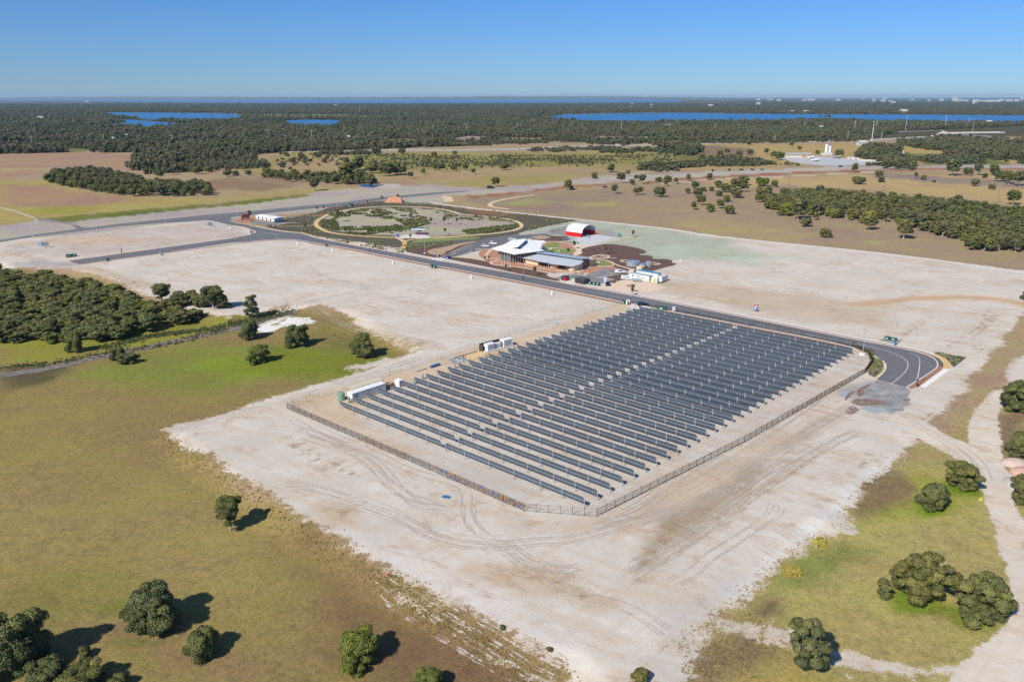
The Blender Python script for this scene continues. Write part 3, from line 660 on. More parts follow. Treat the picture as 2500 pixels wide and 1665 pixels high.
curve_sheet('planting_bed', 'C', [(-250, 395), (0, 425), (180, 435), (380, 470), (400, 500), (520, 512), (690, 528), (960, 580), (900, 600), (1075, 648), (1000, 652), (700, 590), (400, 528), (0, 448), (-250, 405)], .020, M_MULCH)
curve_sheet('planting_bed', 'D', [(60, 470), (350, 420), (650, 450), (800, 440), (900, 500), (800, 545), (400, 545), (100, 500)], .020, M_MULCH)
curve_sheet('bare_soil', 'D', [(140, 480), (250, 440), (400, 437), (490, 468), (420, 500), (250, 505)], .026, M_TAN)
curve_sheet('planting_bed', 'C', [(1240, 345), (1300, 328), (1400, 310), (1480, 296), (1600, 303), (1750, 328), (1870, 360), (1885, 385), (1780, 400), (1900, 408), (1945, 420), (1925, 440), (2070, 442), (2135, 458), (2110, 475), (2190, 490), (2050, 525), (1930, 560), (1850, 575), (1700, 560), (1560, 520), (1450, 450), (1280, 415), (1170, 400)], .022, M_MULCH)
sheet('concrete_apron', GP('D', [(930, 485), (1100, 440), (1380, 415), (1700, 468), (1765, 480), (1500, 560), (1200, 640), (1100, 620), (960, 565)]), .028, M_APRON)
sheet('bare_soil', GP('D', [(1390, 340), (1590, 385), (1530, 415), (1380, 400)]), .030, M_TAN)
curve_sheet('lawn', 'C', [(895, 300), (1000, 280), (1060, 290), (1030, 325), (1180, 345), (1200, 365), (1100, 405), (920, 400), (895, 350)], .024, M_LAWN)
curve_sheet('lawn', 'C', [(1340, 480), (1420, 453), (1520, 467), (1565, 490), (1500, 512), (1400, 505)], .028, M_LAWN)
curve_sheet('paving', 'C', [(1030, 305), (1100, 300), (1180, 312), (1150, 335), (1040, 335)], .030, M_REDP)
curve_sheet('path', 'C', [(1150, 310), (1250, 300), (1330, 315), (1240, 350), (1275, 385), (1200, 412), (1150, 408), (1220, 355)], .034, M_CREAM)
sheet('parking_area', GP('B', [(-380, 700), (-150, 650), (0, 620), (230, 650), (300, 620), (570, 510), (700, 520), (850, 545), (1060, 580), (940, 600), (840, 640), (690, 672), (480, 662), (780, 728), (690, 762), (600, 802), (480, 800), (240, 790), (20, 800), (-140, 700), (-330, 720)]), .026, M_ASPH2)
sheet('driveway', GP('C', [(1040, 655), (1075, 640), (1180, 628), (1230, 655), (1190, 678), (1165, 690)]), .030, M_PATH)
sheet('driveway', GP('F', [(1060, 855), (1240, 825), (1330, 800), (1530, 850), (1400, 915), (1380, 920)]), .030, M_PATH)
sheet('planting_bed', GP('B', [(500, 660), (690, 670), (850, 640), (930, 605), (1040, 600), (1070, 690), (1000, 730), (830, 760), (800, 800), (690, 790), (620, 780), (700, 760), (780, 730)]), .030, M_MULCH)
sheet('sand_verge', GP('B', [(700, 770), (900, 735), (1300, 770), (1800, 880), (1500, 960), (900, 960), (500, 860), (620, 790)]), .024, M_CREAM)
sheet('bare_soil', curvepoly('B', [(980, 850), (1060, 815), (1180, 835), (1170, 870), (1080, 878)]), .034, M_REDP)
cp = MB()
for k, ln, w in (('C', [(240, 347), (330, 352), (395, 347), (350, 390), (325, 425), (390, 438), (480, 442)], .8), ('C', [(460, 455), (400, 465), (380, 480), (410, 497), (520, 507), (690, 522), (820, 552), (960, 578)], .7),
                 ('C', [(620, 470), (690, 488), (900, 540), (1120, 560)], .6), ('C', [(1010, 555), (1200, 575), (1320, 590)], .5), ('C', [(890, 277), (1000, 272), (1100, 285), (1200, 310), (1250, 325)], .6),
                 ('C', [(900, 332), (1040, 338), (1190, 350)], .5), ('C', [(1240, 345), (1300, 325), (1400, 308), (1500, 282), (1640, 240), (1770, 236)], .9), ('C', [(1330, 440), (1450, 446), (1540, 468), (1585, 500), (1680, 525), (1745, 545)], .8),
                 ('C', [(1340, 505), (1450, 515), (1540, 508), (1580, 495)], .7), ('C', [(1310, 440), (1380, 408), (1450, 400), (1520, 412), (1510, 428), (1440, 436), (1380, 425)], .8), ('C', [(1440, 438), (1510, 434), (1590, 433)], .6),
                 ('C', [(1700, 450), (1640, 452), (1632, 466), (1690, 474)], .7), ('C', [(1890, 462), (1940, 478), (2030, 490), (1900, 500)], .7), ('C', [(1200, 570), (1350, 505)], 1.2), ('C', [(1130, 555), (1250, 590), (1320, 570)], .5),
                 ('E', [(190, 345), (255, 355), (340, 350)], .5), ('E', [(560, 385), (760, 345), (900, 340)], .6), ('F', [(1650, 668), (1900, 560), (2180, 445)], .2), ('F', [(1530, 850), (1700, 800), (1900, 760), (2240, 650)], .2),
                 ('F', [(1330, 800), (1500, 760), (1850, 690), (1640, 665)], .2), ('B', [(710, 605), (830, 630), (700, 612)], .6), ('B', [(470, 672), (780, 728)], .4)):
    strip(cp, smoothline(GP(k, ln)), -w, w, .038)
tag(cp.build('path', M_CREAM), kind='structure')
cx_ = MB(); strip(cx_, GP('F', [(1830, 800), (2000, 790), (2200, 810), (2600, 850)]), -.9, .9, .034); tag(cx_.build('path', M_PYEL), kind='structure')
sheet('parking_area', GP('E', [(270, 352), (345, 312), (600, 345), (720, 335), (780, 338), (700, 362), (560, 372), (350, 368)]), .016, M_ASPH2)
sheet('paving', GP('E', [(120, 300), (180, 240), (345, 250), (345, 300), (250, 345), (190, 340)]), .014, M_REDP)
# end of the road
sheet('footpath', curvepoly('Q', [(868, 512), (915, 535), (950, 575), (955, 632), (1012, 628), (1014, 598), (975, 552), (905, 515)], 1), .030, M_OCHRE)
sheet('planting_bed', GP('Q', [(868, 500), (1128, 541), (1030, 618), (1012, 600), (975, 552), (905, 518)]), .022, M_DMULCH)
sheet('planting_bed', GP('Q', [(866, 530), (915, 548), (950, 585), (950, 618), (925, 608), (905, 575)]), .022, M_DMULCH)
sheet('footpath', GP('Q', [(952, 630), (1008, 630), (812, 775), (765, 768)]), .030, M_WHITEC)
sheet('verge', GP('Q', [(925, 616), (945, 630), (758, 768), (730, 762)]), .026, M_RED)
sheet('planting_bed', curvepoly('Q', [(385, 515), (470, 548), (512, 600), (500, 650), (440, 700), (360, 665), (415, 590)], 1), .022, M_DMULCH)
oo = MB(); strip(oo, LO[-13:], -.9, -.38, .0, .13); tag(oo.build('kerb', M_OCHRE), kind='structure')
OPV = GP('Q', [(442, 713), (553, 745), (664, 772), (700, 800), (672, 850), (700, 900), (640, 915), (650, 950), (590, 950), (560, 975), (500, 945), (430, 955), (400, 905), (330, 900), (350, 850), (320, 800), (370, 770)])
sheet('old_pavement', OPV, .012, mat('broken_pavement', (.15, .15, .155), .95, var=.1, scale=.22, c2=(.33, .315, .30)))
M_SLABB = mat('blue_grey_slab', (.30, .34, .36), .9, var=.1, scale=.5)
sheet('old_slab', curvepoly('Q', [(140, 822), (185, 793), (232, 812), (222, 838), (160, 845)], 1), .016, M_SLABB)
sheet('old_slab', curvepoly('Q', [(300, 925), (500, 925), (525, 955), (450, 968), (350, 950)], 1), .018, M_SLABB)
for q in ([(190, 962), (235, 905), (300, 930), (310, 950), (240, 985)], [(190, 852), (245, 795), (340, 795), (420, 728), (330, 765), (260, 815), (200, 880)], [(230, 880), (300, 850), (480, 870), (520, 900), (430, 905), (300, 915)], [(280, 800), (330, 780), (350, 820), (300, 850)], [(640, 862), (665, 860), (700, 850), (690, 875), (650, 880)]):
    sheet('mud_patch', curvepoly('Q', q, 2), .022 + .002 * len(q), mat('mud', (.13, .075, .055), .95, var=.3, scale=1.0, c2=(.24, .17, .13)))
sheet('concrete_slab', GP('N', [(-290, 1030), (20, 960), (330, 1010), (330, 1040), (0, 1150), (-150, 1150)]), .022, mat('grey_green_slab', (.235, .26, .25), .9, var=.12, scale=.8))
pv = MB()
for q in ([(30, 1060), (80, 1045), (130, 1062), (80, 1082)], [(215, 1012), (260, 1000), (295, 1015), (250, 1030)], [(-110, 1040), (-60, 1025), (-10, 1040), (-60, 1060)], [(-60, 1090), (-10, 1078), (30, 1092), (-20, 1108)]):
    pp = GP('N', q); pv.add([(p[0], p[1], .028) for p in pp], [(0, 3, 2, 1)])
for f_ in range(len(pv.f)): pass
tag(pv.build('slab_patches', M_WHITEC), kind='structure')
sheet('orange_sand', curvepoly('I', [(250, 705), (360, 662), (500, 655), (530, 690), (420, 725), (310, 745)], 2), .014, mat('orange_sand', (.56, .37, .16), .95, var=.1, scale=.8, c2=(.62, .46, .26)))
sheet('concrete_apron', GP('O', [(400, 215), (450, 198), (560, 215), (600, 228), (470, 240)]), .014, M_PATH)
sheet('kiosk_slab', GP('Q', [(455, 412), (510, 385), (635, 408), (590, 440)]), .014, mat('grey_green_slab', (.2, .2, .2)))
sheet('yard', GP('3', [(700, 520), (930, 500), (1100, 515), (1390, 540), (1370, 560), (1000, 568), (850, 552)]), .02, mat('pale_yard', (.42, .42, .42), .9, var=.08, scale=.1))
# distant road ribbons
fr = MB()
strip(fr, GP('1', [(1650, 478), (1850, 472), (2355, 468)]) + GP('2', [(400, 462), (900, 463), (1350, 452), (1700, 436), (2000, 432), (2355, 424)]) + GP('3', [(300, 416), (800, 408), (1300, 395), (1700, 372)]), -14, 14, .02)
strip(fr, GP('3', [(1480, 340), (1800, 330), (1830, 350), (2100, 368), (2355, 400)]), -9, 9, .02)
strip(fr, GP('1', [(940, 487), (1025, 492)]), -4, 4, .02)
strip(fr, GP('2', [(1860, 632), (1960, 640), (2150, 610), (2355, 606)]), -3, 3, .02)
tag(fr.build('road', mat('pale_road', (.40, .37, .35), .9, var=.1, scale=.05)), kind='structure')
ws = MB(); strip(ws, smoothline(GP('3', [(1470, 452), (1515, 458), (1525, 480), (1518, 512)])), -5, 5, .03); strip(ws, GP('3', [(1350, 425), (1390, 440)]), -6, 6, .03)
tag(ws.build('track', M_WHITEC), kind='structure')
# field tracks and verge lines
ft2 = MB()
strip(ft2, smoothline(GP('1', [(0, 850), (120, 880), (240, 925), (250, 945)])), -1.2, 1.2, .01); strip(ft2, smoothline(GP('1', [(1530, 640), (1700, 665), (1900, 690), (2080, 715)])), -.6, .6, .01)
strip(ft2, smoothline(GP('1', [(1600, 650), (1800, 665), (2000, 690), (2100, 712)])), -.6, .6, .01)
tag(ft2.build('track', mat('pale_track', (.44, .36, .26), .95)), kind='structure')
dk = MB(); strip(dk, GP('1', [(240, 922), (500, 965)]), -2.2, 2.2, .016); tag(dk.build('track', M_ASPH2), kind='structure')

# water
def water_mat():
    m, nt, b = new_mat('water'); k = NT(nt)
    pos = k.n('ShaderNodeNewGeometry').outputs['Position']
    n = k.noise(k.xform(pos, R(30), (1, .25, 1)), .02, 4, .6)
    k.put(b.inputs['Base Color'], k.mix(k.map(n, .3, .7), (.02, .13, .31), (.04, .18, .40)))
    b.inputs['Roughness'].default_value = .5; b.inputs['Specular IOR Level'].default_value = .25
    return m
M_WATER = water_mat()
LAKES = [GP('1', [(700, 209), (900, 209), (1300, 212), (1560, 218), (1640, 228), (1600, 243), (1250, 248), (1000, 245), (870, 228), (760, 222)]),
         GP('1', [(710, 262), (860, 256), (980, 266), (1240, 284), (1240, 297), (990, 291), (880, 275), (740, 271)]),
         GP('1', [(1880, 274), (1960, 262), (2100, 258), (2260, 260), (2330, 270), (2250, 283), (2000, 283)]),
         GP('2', [(1480, 238), (1600, 224), (1900, 216), (2355, 211)]) + GP('3', [(400, 217), (1000, 221), (1600, 224), (2355, 230), (6000, 236), (6000, 275), (2355, 266), (1500, 258), (1300, 245), (1000, 235), (700, 252), (0, 256)]) + GP('2', [(1900, 253), (1700, 250), (1550, 246)]),
         GP('2', [(220, 695), (300, 700), (345, 708), (300, 716), (225, 710)]),
         [G(*p) for p in [(-600, 243.5), (60, 243.5), (300, 242.4), (900, 242), (1500, 241.6), (1670, 246), (1650, 249), (1300, 251), (900, 251.4), (520, 250.6), (200, 247.2), (-600, 246)]],
         [G(*p) for p in [(1650, 239.4), (4000, 239.4), (4000, 240.6), (2000, 240.9), (1650, 240.8)]]]
for L in LAKES:
    kk_ = 1 / 1.07
    sheet('water', L, .5, M_WATER)
    if L[0][1] > 1500: sheet('water', [p * kk_ for p in L], .3, M_WATER)
shore = MB()
for L in (GP('3', [(-200, 213), (400, 215), (1000, 219), (1600, 222), (2355, 228)]), GP('2', [(1600, 222), (2000, 212), (2300, 209)]), GP('1', [(1300, 210), (1560, 214), (1700, 226)]), GP('1', [(620, 200), (700, 199)])):
    strip(shore, L, 0, 45, .4)
tag(shore.build('shore', mat('shore_sand', (.36, .27, .2), .9)), kind='structure')
# low hills beyond the estuary
def hills():
    mb = MB(); n = 260
    xs = np.linspace(-30000, 12500, n); v = []
    for i, x in enumerate(xs):
        t = sstep(12500, 1500, x) * .75 + .25
        h = (50 + 45 * vnoise(np.array([x]), np.array([0.]), 5200, 3)[0] + 18 * vnoise(np.array([x]), np.array([0.]), 1600, 5)[0]) * float(t) - 25 * float(sstep(2000, -26000, x)) + 12
        y = 27500 + 900 * math.sin(x / 5000)
        v += [(x, y, -2), (x, y + 500, h * .75), (x, y + 2500, h), (x, y + 7000, -5)]
    f = []
    for i in range(n - 1):
        for j in range(3): f.append((4 * i + j, 4 * (i + 1) + j, 4 * (i + 1) + j + 1, 4 * i + j + 1))
    mb.add(v, f); tag(mb.build('hills', mat('bush_hills', (.06, .065, .04), .95, var=.3, scale=.004, c2=(.12, .11, .07)), smooth=True), kind='structure')
hills()

# tyre tracks pressed into the sand
def track_mat():
    m, nt, b = new_mat('tyre_track'); k = NT(nt)
    pos = k.n('ShaderNodeNewGeometry').outputs['Position']
    n = k.noise(pos, .5, 4, .7); n2 = k.noise(pos, .09, 3, .6)
    k.put(b.inputs['Base Color'], k.mix(k.map(n, .3, .7), (.50, .435, .37), (.60, .53, .455)))
    b.inputs['Roughness'].default_value = .95
    tr = k.n('ShaderNodeBsdfTransparent'); ms = k.n('ShaderNodeMixShader')
    k.put(ms.inputs[0], k.math('MULTIPLY', k.map(n, .38, .58, .05, .6), k.map(n2, .35, .55, .25, 1)))
    nt.links.new(tr.outputs[0], ms.inputs[1]); nt.links.new(b.outputs[0], ms.inputs[2])
    nt.links.new(ms.outputs[0], nt.nodes['Material Output'].inputs[0]); return m
tt = MB(); NR = [0]
def ribbon(line, w, off):
    NR[0] += 1; zr = .03 + (NR[0] % 45) * .004
    L = smoothline(line, 3); A = offs(L, off - w / 2); B = offs(L, off + w / 2)
    V = np.array(A + B); n = len(A); h = hfun(V[:, 0], V[:, 1]) + zr
    tt.add([(p[0], p[1], z) for p, z in zip(V, h)], [(i, i + 1, n + i + 1, n + i)[::-1] for i in range(n - 1)])
def tracks(k, pts, gauge=2.2, w=.42, reps=1, jit=.9):
    P = GP(k, pts)
    for r in range(reps):
        Q = [p + (rng.random(2) - .5) * jit * 2 * (r > 0) for p in P]
        o = (rng.random() - .5) * 3 * (r > 0)
        ribbon(Q, w, o - gauge / 2); ribbon(Q, w, o + gauge / 2)
tracks('H', [(-250, 480), (0, 560), (250, 680), (400, 760), (520, 900), (620, 1020), (760, 1120), (960, 1150)], reps=3)
tracks('H', [(-300, 420), (-60, 560), (200, 640), (420, 700), (620, 820), (900, 900), (1100, 960), (1150, 1050), (1130, 1180), (1250, 1340)], reps=2)
tracks('H', [(-200, 560), (60, 640), (330, 760), (500, 940), (700, 1060), (900, 1120)], reps=3, jit=1.5)
tracks('U', [(-300, -60), (60, 20), (300, 110), (500, 180), (700, 320), (900, 370), (1150, 380), (1400, 350), (1700, 330), (2100, 200), (2600, 60), (3300, -300)], reps=3)
tracks('U', [(0, 60), (300, 130), (520, 210), (700, 300), (1000, 370), (1250, 385)], reps=2)
tracks('U', [(930, 60), (970, 130), (940, 210), (1050, 300), (1200, 370)], reps=1)
tracks('U', [(1240, 400), (1330, 480), (1560, 540), (1700, 540)], reps=4, jit=1.3)
tracks('U', [(1200, 350), (1400, 500), (1650, 700), (2000, 760), (2300, 950)], reps=2)
tracks('J', [(1900, 1700), (2600, 1500), (3500, 900), (4600, 300), (5600, -300), (6600, -1000)], reps=5, jit=2.2)
tracks('T', [(-200, 560), (100, 430), (500, 200), (900, -60), (1250, -260)], reps=5, jit=2.4)
tracks('T', [(-250, 860), (100, 650), (500, 350), (900, 60), (1200, -60)], reps=5, jit=2.6)
tracks('T', [(0, 920), (120, 860), (200, 760), (400, 640), (650, 480), (680, 420)], reps=2)
tracks('M', [(700, -20), (1000, 120), (1300, 140), (1600, 150), (1750, 100)], reps=1); tracks('M', [(250, 140), (600, 60), (800, 0)], reps=2)
tracks('M', [(350, 150), (700, 330), (1000, 380), (1250, 420), (1400, 480)], reps=3, jit=2)
tracks('W', [(2000, 130), (2200, 220), (2355, 260)], reps=1); tracks('E', [(1000, 900), (1250, 1080), (1600, 1130), (1900, 1180)], reps=2)
tracks('L', [(1500, 690), (1800, 780), (2200, 910), (2700, 1060)], reps=2); tracks('O', [(1860, 60), (1850, 120), (1890, 150)], reps=1)
tracks('Q', [(350, 990), (600, 985), (900, 1130), (1150, 1300), (1250, 1500)], reps=3, jit=1.5); #tracks('Q', [(1400, 800), (1290, 1000), (1250, 1250), (1300, 1500)], reps=3, jit=1.5)
#tracks('T', [(2020, 200), (2180, 500), (2240, 900), (2200, 1300), (1900, 1600)], reps=2, jit=1.5)
tracks('K', [(-500, 640), (0, 560), (500, 380), (1200, 180), (1900, -60)], reps=3, jit=.6); tracks('K', [(400, 1100), (900, 1250), (1500, 1500)], reps=1)
tag(tt.build('tyre_tracks', track_mat()), kind='structure')

# dry ditch running through the green field
dm = MB()
def draped(line, w0, w1, z):
    L = smoothline(line, 2); A = offs(L, w0); B = offs(L, w1); V = np.array(A + B); V += (rng.random(V.shape) - .5) * .9; n = len(A); h = hfun(V[:, 0], V[:, 1]) + z
    dm.add([(p[0], p[1], q) for p, q in zip(V, h)], [(i, n + i, n + i + 1, i + 1)[::-1] if w1 > w0 else (i, n + i, n + i + 1, i + 1) for i in range(n - 1)])
DL = GP('W', [(-60, 885), (200, 850), (400, 812), (700, 745), (900, 705), (1100, 665), (1300, 622), (1500, 578), (1700, 530), (1850, 480), (2000, 428)])
draped(DL, -2.8, 2.4, .06)
tag(dm.build('ditch', mat('ditch_mud', (.085, .07, .055), .95, var=.3, scale=.9, c2=(.21, .185, .165))), kind='structure')

# pale wheel lines of the old track at the foot of the slope
dm = MB()
for j in range(9):
    o_ = [-3.2, -2.6, -1.2, -.3, .9, 1.5, 2.8, 3.6, 5.0][j]
    L = [np.array(p) for p in GP('U', [(-60, 330), (330, 570), (480, 680), (740, 850), (1000, 1010), (1300, 1190), (1560, 1330)])]
    L = L[[2, 1, 1, 2, 1, 2, 3, 3, 4][j]:]
    L = smoothline([a + (b - a) * t for a, b in zip(L, L[1:]) for t in (0, .25, .5, .75)], 1)
    A = offs(L, o_); B = offs(L, o_ + (.18 + .3 * rng.random())); V = np.array(A + B) + (rng.random((2 * len(A), 2)) - .5) * .35; n = len(A); h = hfun(V[:, 0], V[:, 1]) + .04 + j * .004
    dm.add([(p[0], p[1], q) for p, q in zip(V, h)], [(i, n + i, n + i + 1, i + 1)[::-1] for i in range(n - 1)])
def pale_track():
    m, nt, b = new_mat('pale_wheel_lines'); k = NT(nt); pos = k.n('ShaderNodeNewGeometry').outputs['Position']; n = k.noise(pos, .45, 5, .75)
    b.inputs['Base Color'].default_value = (.50, .44, .37, 1); b.inputs['Roughness'].default_value = .95
    tr = k.n('ShaderNodeBsdfTransparent'); ms = k.n('ShaderNodeMixShader'); k.put(ms.inputs[0], k.map(n, .46, .56, 0, .85))
    nt.links.new(tr.outputs[0], ms.inputs[1]); nt.links.new(b.outputs[0], ms.inputs[2]); nt.links.new(ms.outputs[0], nt.nodes['Material Output'].inputs[0]); return m
tag(dm.build('wheel_tracks', pale_track()), kind='structure')
# ------------------------------------------------------------------ vegetation
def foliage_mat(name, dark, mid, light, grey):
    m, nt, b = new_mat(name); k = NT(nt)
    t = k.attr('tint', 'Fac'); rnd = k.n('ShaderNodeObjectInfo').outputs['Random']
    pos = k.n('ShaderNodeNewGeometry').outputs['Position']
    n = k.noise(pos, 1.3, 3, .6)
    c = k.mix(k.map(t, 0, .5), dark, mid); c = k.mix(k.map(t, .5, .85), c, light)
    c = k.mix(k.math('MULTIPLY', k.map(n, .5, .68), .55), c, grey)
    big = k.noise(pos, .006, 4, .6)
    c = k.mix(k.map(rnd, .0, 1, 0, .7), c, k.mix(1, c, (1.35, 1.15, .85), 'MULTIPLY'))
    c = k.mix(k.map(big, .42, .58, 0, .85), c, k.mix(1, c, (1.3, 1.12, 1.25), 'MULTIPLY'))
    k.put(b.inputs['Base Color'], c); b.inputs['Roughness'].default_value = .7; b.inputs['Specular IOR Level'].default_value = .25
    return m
M_LEAF = foliage_mat('leaves', (.038, .055, .018), (.085, .11, .032), (.165, .19, .055), (.155, .145, .11))
M_LEAFG = foliage_mat('bright_leaves', (.055, .08, .016), (.115, .15, .026), (.19, .215, .04), (.12, .12, .06))
M_LEAFF = foliage_mat('forest_leaves', (.042, .058, .028), (.074, .092, .042), (.12, .135, .06), (.13, .12, .09))
M_BARK = mat('pale_bark', (.36, .32, .27), .85, var=.3, scale=4, c2=(.48, .44, .38))
M_BARKD = mat('dark_bark', (.16, .13, .10), .9, var=.3, scale=4)

def mesh_np(name, V, Q, mats, tint=None, mi=None):
    me = bpy.data.meshes.new(name); V = np.asarray(V, np.float32); me.vertices.add(len(V)); me.vertices.foreach_set('co', V.ravel())
    Q = np.asarray(Q, np.int32); k = Q.shape[1]; nf = len(Q)
    me.loops.add(nf * k); me.loops.foreach_set('vertex_index', Q.ravel()); me.polygons.add(nf)
    me.polygons.foreach_set('loop_start', (np.arange(nf) * k).astype(np.int32)); me.polygons.foreach_set('loop_total', np.full(nf, k, np.int32))
    for m in mats: me.materials.append(m)
    if mi is not None: me.polygons.foreach_set('material_index', mi)
    me.update()
    if tint is not None:
        a = me.attributes.new('tint', 'FLOAT', 'POINT'); a.data.foreach_set('value', np.asarray(tint, np.float32))
    return me
def crown_mesh(name, rs, H, W, nc, nl, ls, zb=.25, m=None, lean=0, open_=.0, cr=.2, topf=.5, wy=1.0, gapf=.66):
    """crown = cushions of small leaf quads over dark inner cores"""
    rg = np.random.default_rng(rs); C = []; tries = 0
    z0 = H * zb
    while len(C) < nc and tries < 5000:
        tries += 1
        a = rg.random() * 2 * math.pi; zz = rg.random() ** .8
        prof = math.sqrt(max(0.0, 1 - abs(zz * 1.12 - topf * .72) ** 2.2 / (1.0))) * (.76 + .16 * math.sin(a * 2 + rs) + .13 * math.sin(a * 3 + rs * 2.1 + zz * 3) + .10 * math.sin(a * 5 + rs + zz * 5))
        rr = W / 2 * (1 - cr * .8) * prof * (rg.random() ** .42)
        c = np.array((rr * math.cos(a) + lean * zz, rr * math.sin(a) * wy, z0 + (H - z0 - W * cr * .45) * zz))
        if rg.random() < open_ and rr < W * .25: continue
        if all(np.linalg.norm((c - d[0]) * (1, 1, 1.3)) > W * cr * gapf for d in C): C.append((c, W * cr * (.65 + .6 * rg.random()), rg.random()))
    V = []; Q = []; T = []; nb = 0
    IV, IF = ICO[1]
    Vs = []; Fs = []; Ts = []
    for c, r, t in C:
        n = int(1.35 * nl * (r / (W * cr)) ** 2) + 8
        d = rg.normal(size=(n, 3)); d /= np.linalg.norm(d, axis=1)[:, None]; d[:, 2] = np.where(d[:, 2] < -.25, -d[:, 2] * .6, d[:, 2]); d /= np.linalg.norm(d, axis=1)[:, None]
        p = c + d * (r * (.74 + .42 * rg.random((n, 1)) ** 1.5)) * (1, 1, .80)
        nn = d + rg.normal(size=(n, 3)) * .42; nn /= np.linalg.norm(nn, axis=1)[:, None]
        u = np.cross(nn, rg.normal(size=(n, 3))); u /= np.linalg.norm(u, axis=1)[:, None]; w = np.cross(nn, u)
        s = (ls * .84 * (.6 + .8 * rg.random((n, 1))))
        q = np.stack([p - u * s - w * s * .6, p + u * s * .7 - w * s * .7, p + u * s + w * s * .6, p - u * s * .6 + w * s * .8], 1).reshape(-1, 3)
        Vs.append(q); Fs.append(np.arange(n * 4).reshape(-1, 4) + nb); nb += n * 4
        tt_ = np.clip(t * .55 + .25 * (c[2] - z0) / (H - z0 + .01) + rg.normal(size=n) * .12 + .12 * d[:, 2], 0, 1); Ts.append(np.repeat(tt_, 4))  # lit tops put into leaf colour: tint rises with height and upward facing
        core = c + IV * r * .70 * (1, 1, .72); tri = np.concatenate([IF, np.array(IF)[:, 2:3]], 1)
        Vs.append(core); Fs.append(np.array(tri) + nb); nb += len(core); Ts.append(np.full(len(core), .05 + .3 * t))  # opaque cores added inside the cushions to block light, tinted darker
    V = np.concatenate(Vs); F = np.concatenate(Fs); T = np.concatenate(Ts)
    # the cores are triangles written as degenerate quads: split them cleanly
    me = bpy.data.meshes.new(name)
    isq = F[:, 2] != F[:, 3]
    loops = np.concatenate([np.concatenate([f if q_ else f[:3]]) for f, q_ in zip(F, isq)]).astype(np.int32)
    cnt = np.where(isq, 4, 3).astype(np.int32); st = np.concatenate([[0], np.cumsum(cnt)[:-1]]).astype(np.int32)
    me.vertices.add(len(V)); me.vertices.foreach_set('co', V.astype(np.float32).ravel())
    me.loops.add(len(loops)); me.loops.foreach_set('vertex_index', loops); me.polygons.add(len(F))
    me.polygons.foreach_set('loop_start', st); me.polygons.foreach_set('loop_total', cnt)
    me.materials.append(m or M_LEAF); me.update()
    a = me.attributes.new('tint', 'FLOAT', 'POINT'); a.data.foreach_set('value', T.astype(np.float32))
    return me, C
def trunk_mesh(name, rs, C, H, W, zb, r, nb=9, m=None, bare=0):
    rg = np.random.default_rng(rs + 50); mb = MB()
    z0 = H * zb
    top = Vector((0, 0, z0 + .1 * H)); kn = Vector((rg.normal() * .05 * W, rg.normal() * .05 * W, top.z * .5))
    mb.cyl((0, 0, -.3), kn, r, r * .8, 7); mb.cyl(kn, top, r * .8, r * .62, 7)
    for c, cr_, t in sorted(C, key=lambda q: q[0][2])[::max(1, len(C) // nb)]:
        c = Vector(c); s = kn.lerp(top, rg.random()); mid = s.lerp(c, .5) + Vector((0, 0, .06 * H * rg.normal()))
        mb.cyl(s, mid, r * .45, r * .28, 5); mb.cyl(mid, c + Vector((0, 0, cr_ * .3)), r * .28, r * .1, 5)
    for i in range(bare):      # bare grey twigs poking through the crown
        c, cr_, t = C[rg.integers(len(C))]; c = Vector(c); d = Vector(rg.normal(size=3)); d.z = abs(d.z) + .4; d.normalize()
        mb.cyl(top, c, r * .2, r * .16, 4); mb.cyl(c, c + d * cr_ * 1.5, r * .16, r * .05, 4)
    return mb.v, mb.f, m or M_BARK
def proto(name, rs, H, W, nc, nl, ls, zb=.25, r=None, m=None, bark=None, bare=0, **kw):
    cm, C = crown_mesh(name + '_crown', rs, H, W, nc, nl, ls, zb, m, **kw)
    v, f, bm_ = trunk_mesh(name, rs, C, H, W, zb, r or H * .035, m=bark, bare=bare)
    tm = bpy.data.meshes.new(name + '_trunk'); tm.from_pydata(v, [], f); tm.materials.append(bm_); tm.update()
    return dict(crown=cm, trunk=tm, H=H, W=W)
# near trees, one build per shape
NEAR = dict(
    tall=proto('tall', 3, 8.6, 6.4, 36, 520, .125, zb=.26, r=.26, cr=.165, topf=.9, gapf=.95),
    round=proto('round', 5, 7.2, 10.5, 62, 560, .135, zb=.10, cr=.115, bare=26, gapf=1.0),
    low=proto('low', 8, 4.2, 6.4, 34, 520, .12, zb=.12, cr=.145, bare=12, gapf=.95),
    wide=proto('wide', 11, 5.0, 8.4, 46, 540, .125, zb=.06, cr=.125, bare=10, gapf=1.0),
    green=proto('green', 13, 4.6, 8.4, 46, 540, .12, zb=.06, cr=.125, m=M_LEAFG, bare=14, gapf=.95),
    ragged=proto('ragged', 17, 9.0, 7.6, 34, 480, .125, zb=.14, cr=.125, bare=44, open_=.5, gapf=1.15),
    leafy=proto('leafy', 19, 7.2, 12.0, 95, 420, .15, zb=.05, cr=.09, bare=16, gapf=1.0),
    cone=proto('cone', 23, 3.2, 3.0, 20, 300, .09, zb=.04, cr=.20, topf=.1),
    big=proto('big', 29, 8.4, 12.4, 72, 600, .145, zb=.08, cr=.105, bare=50, gapf=1.05),
)
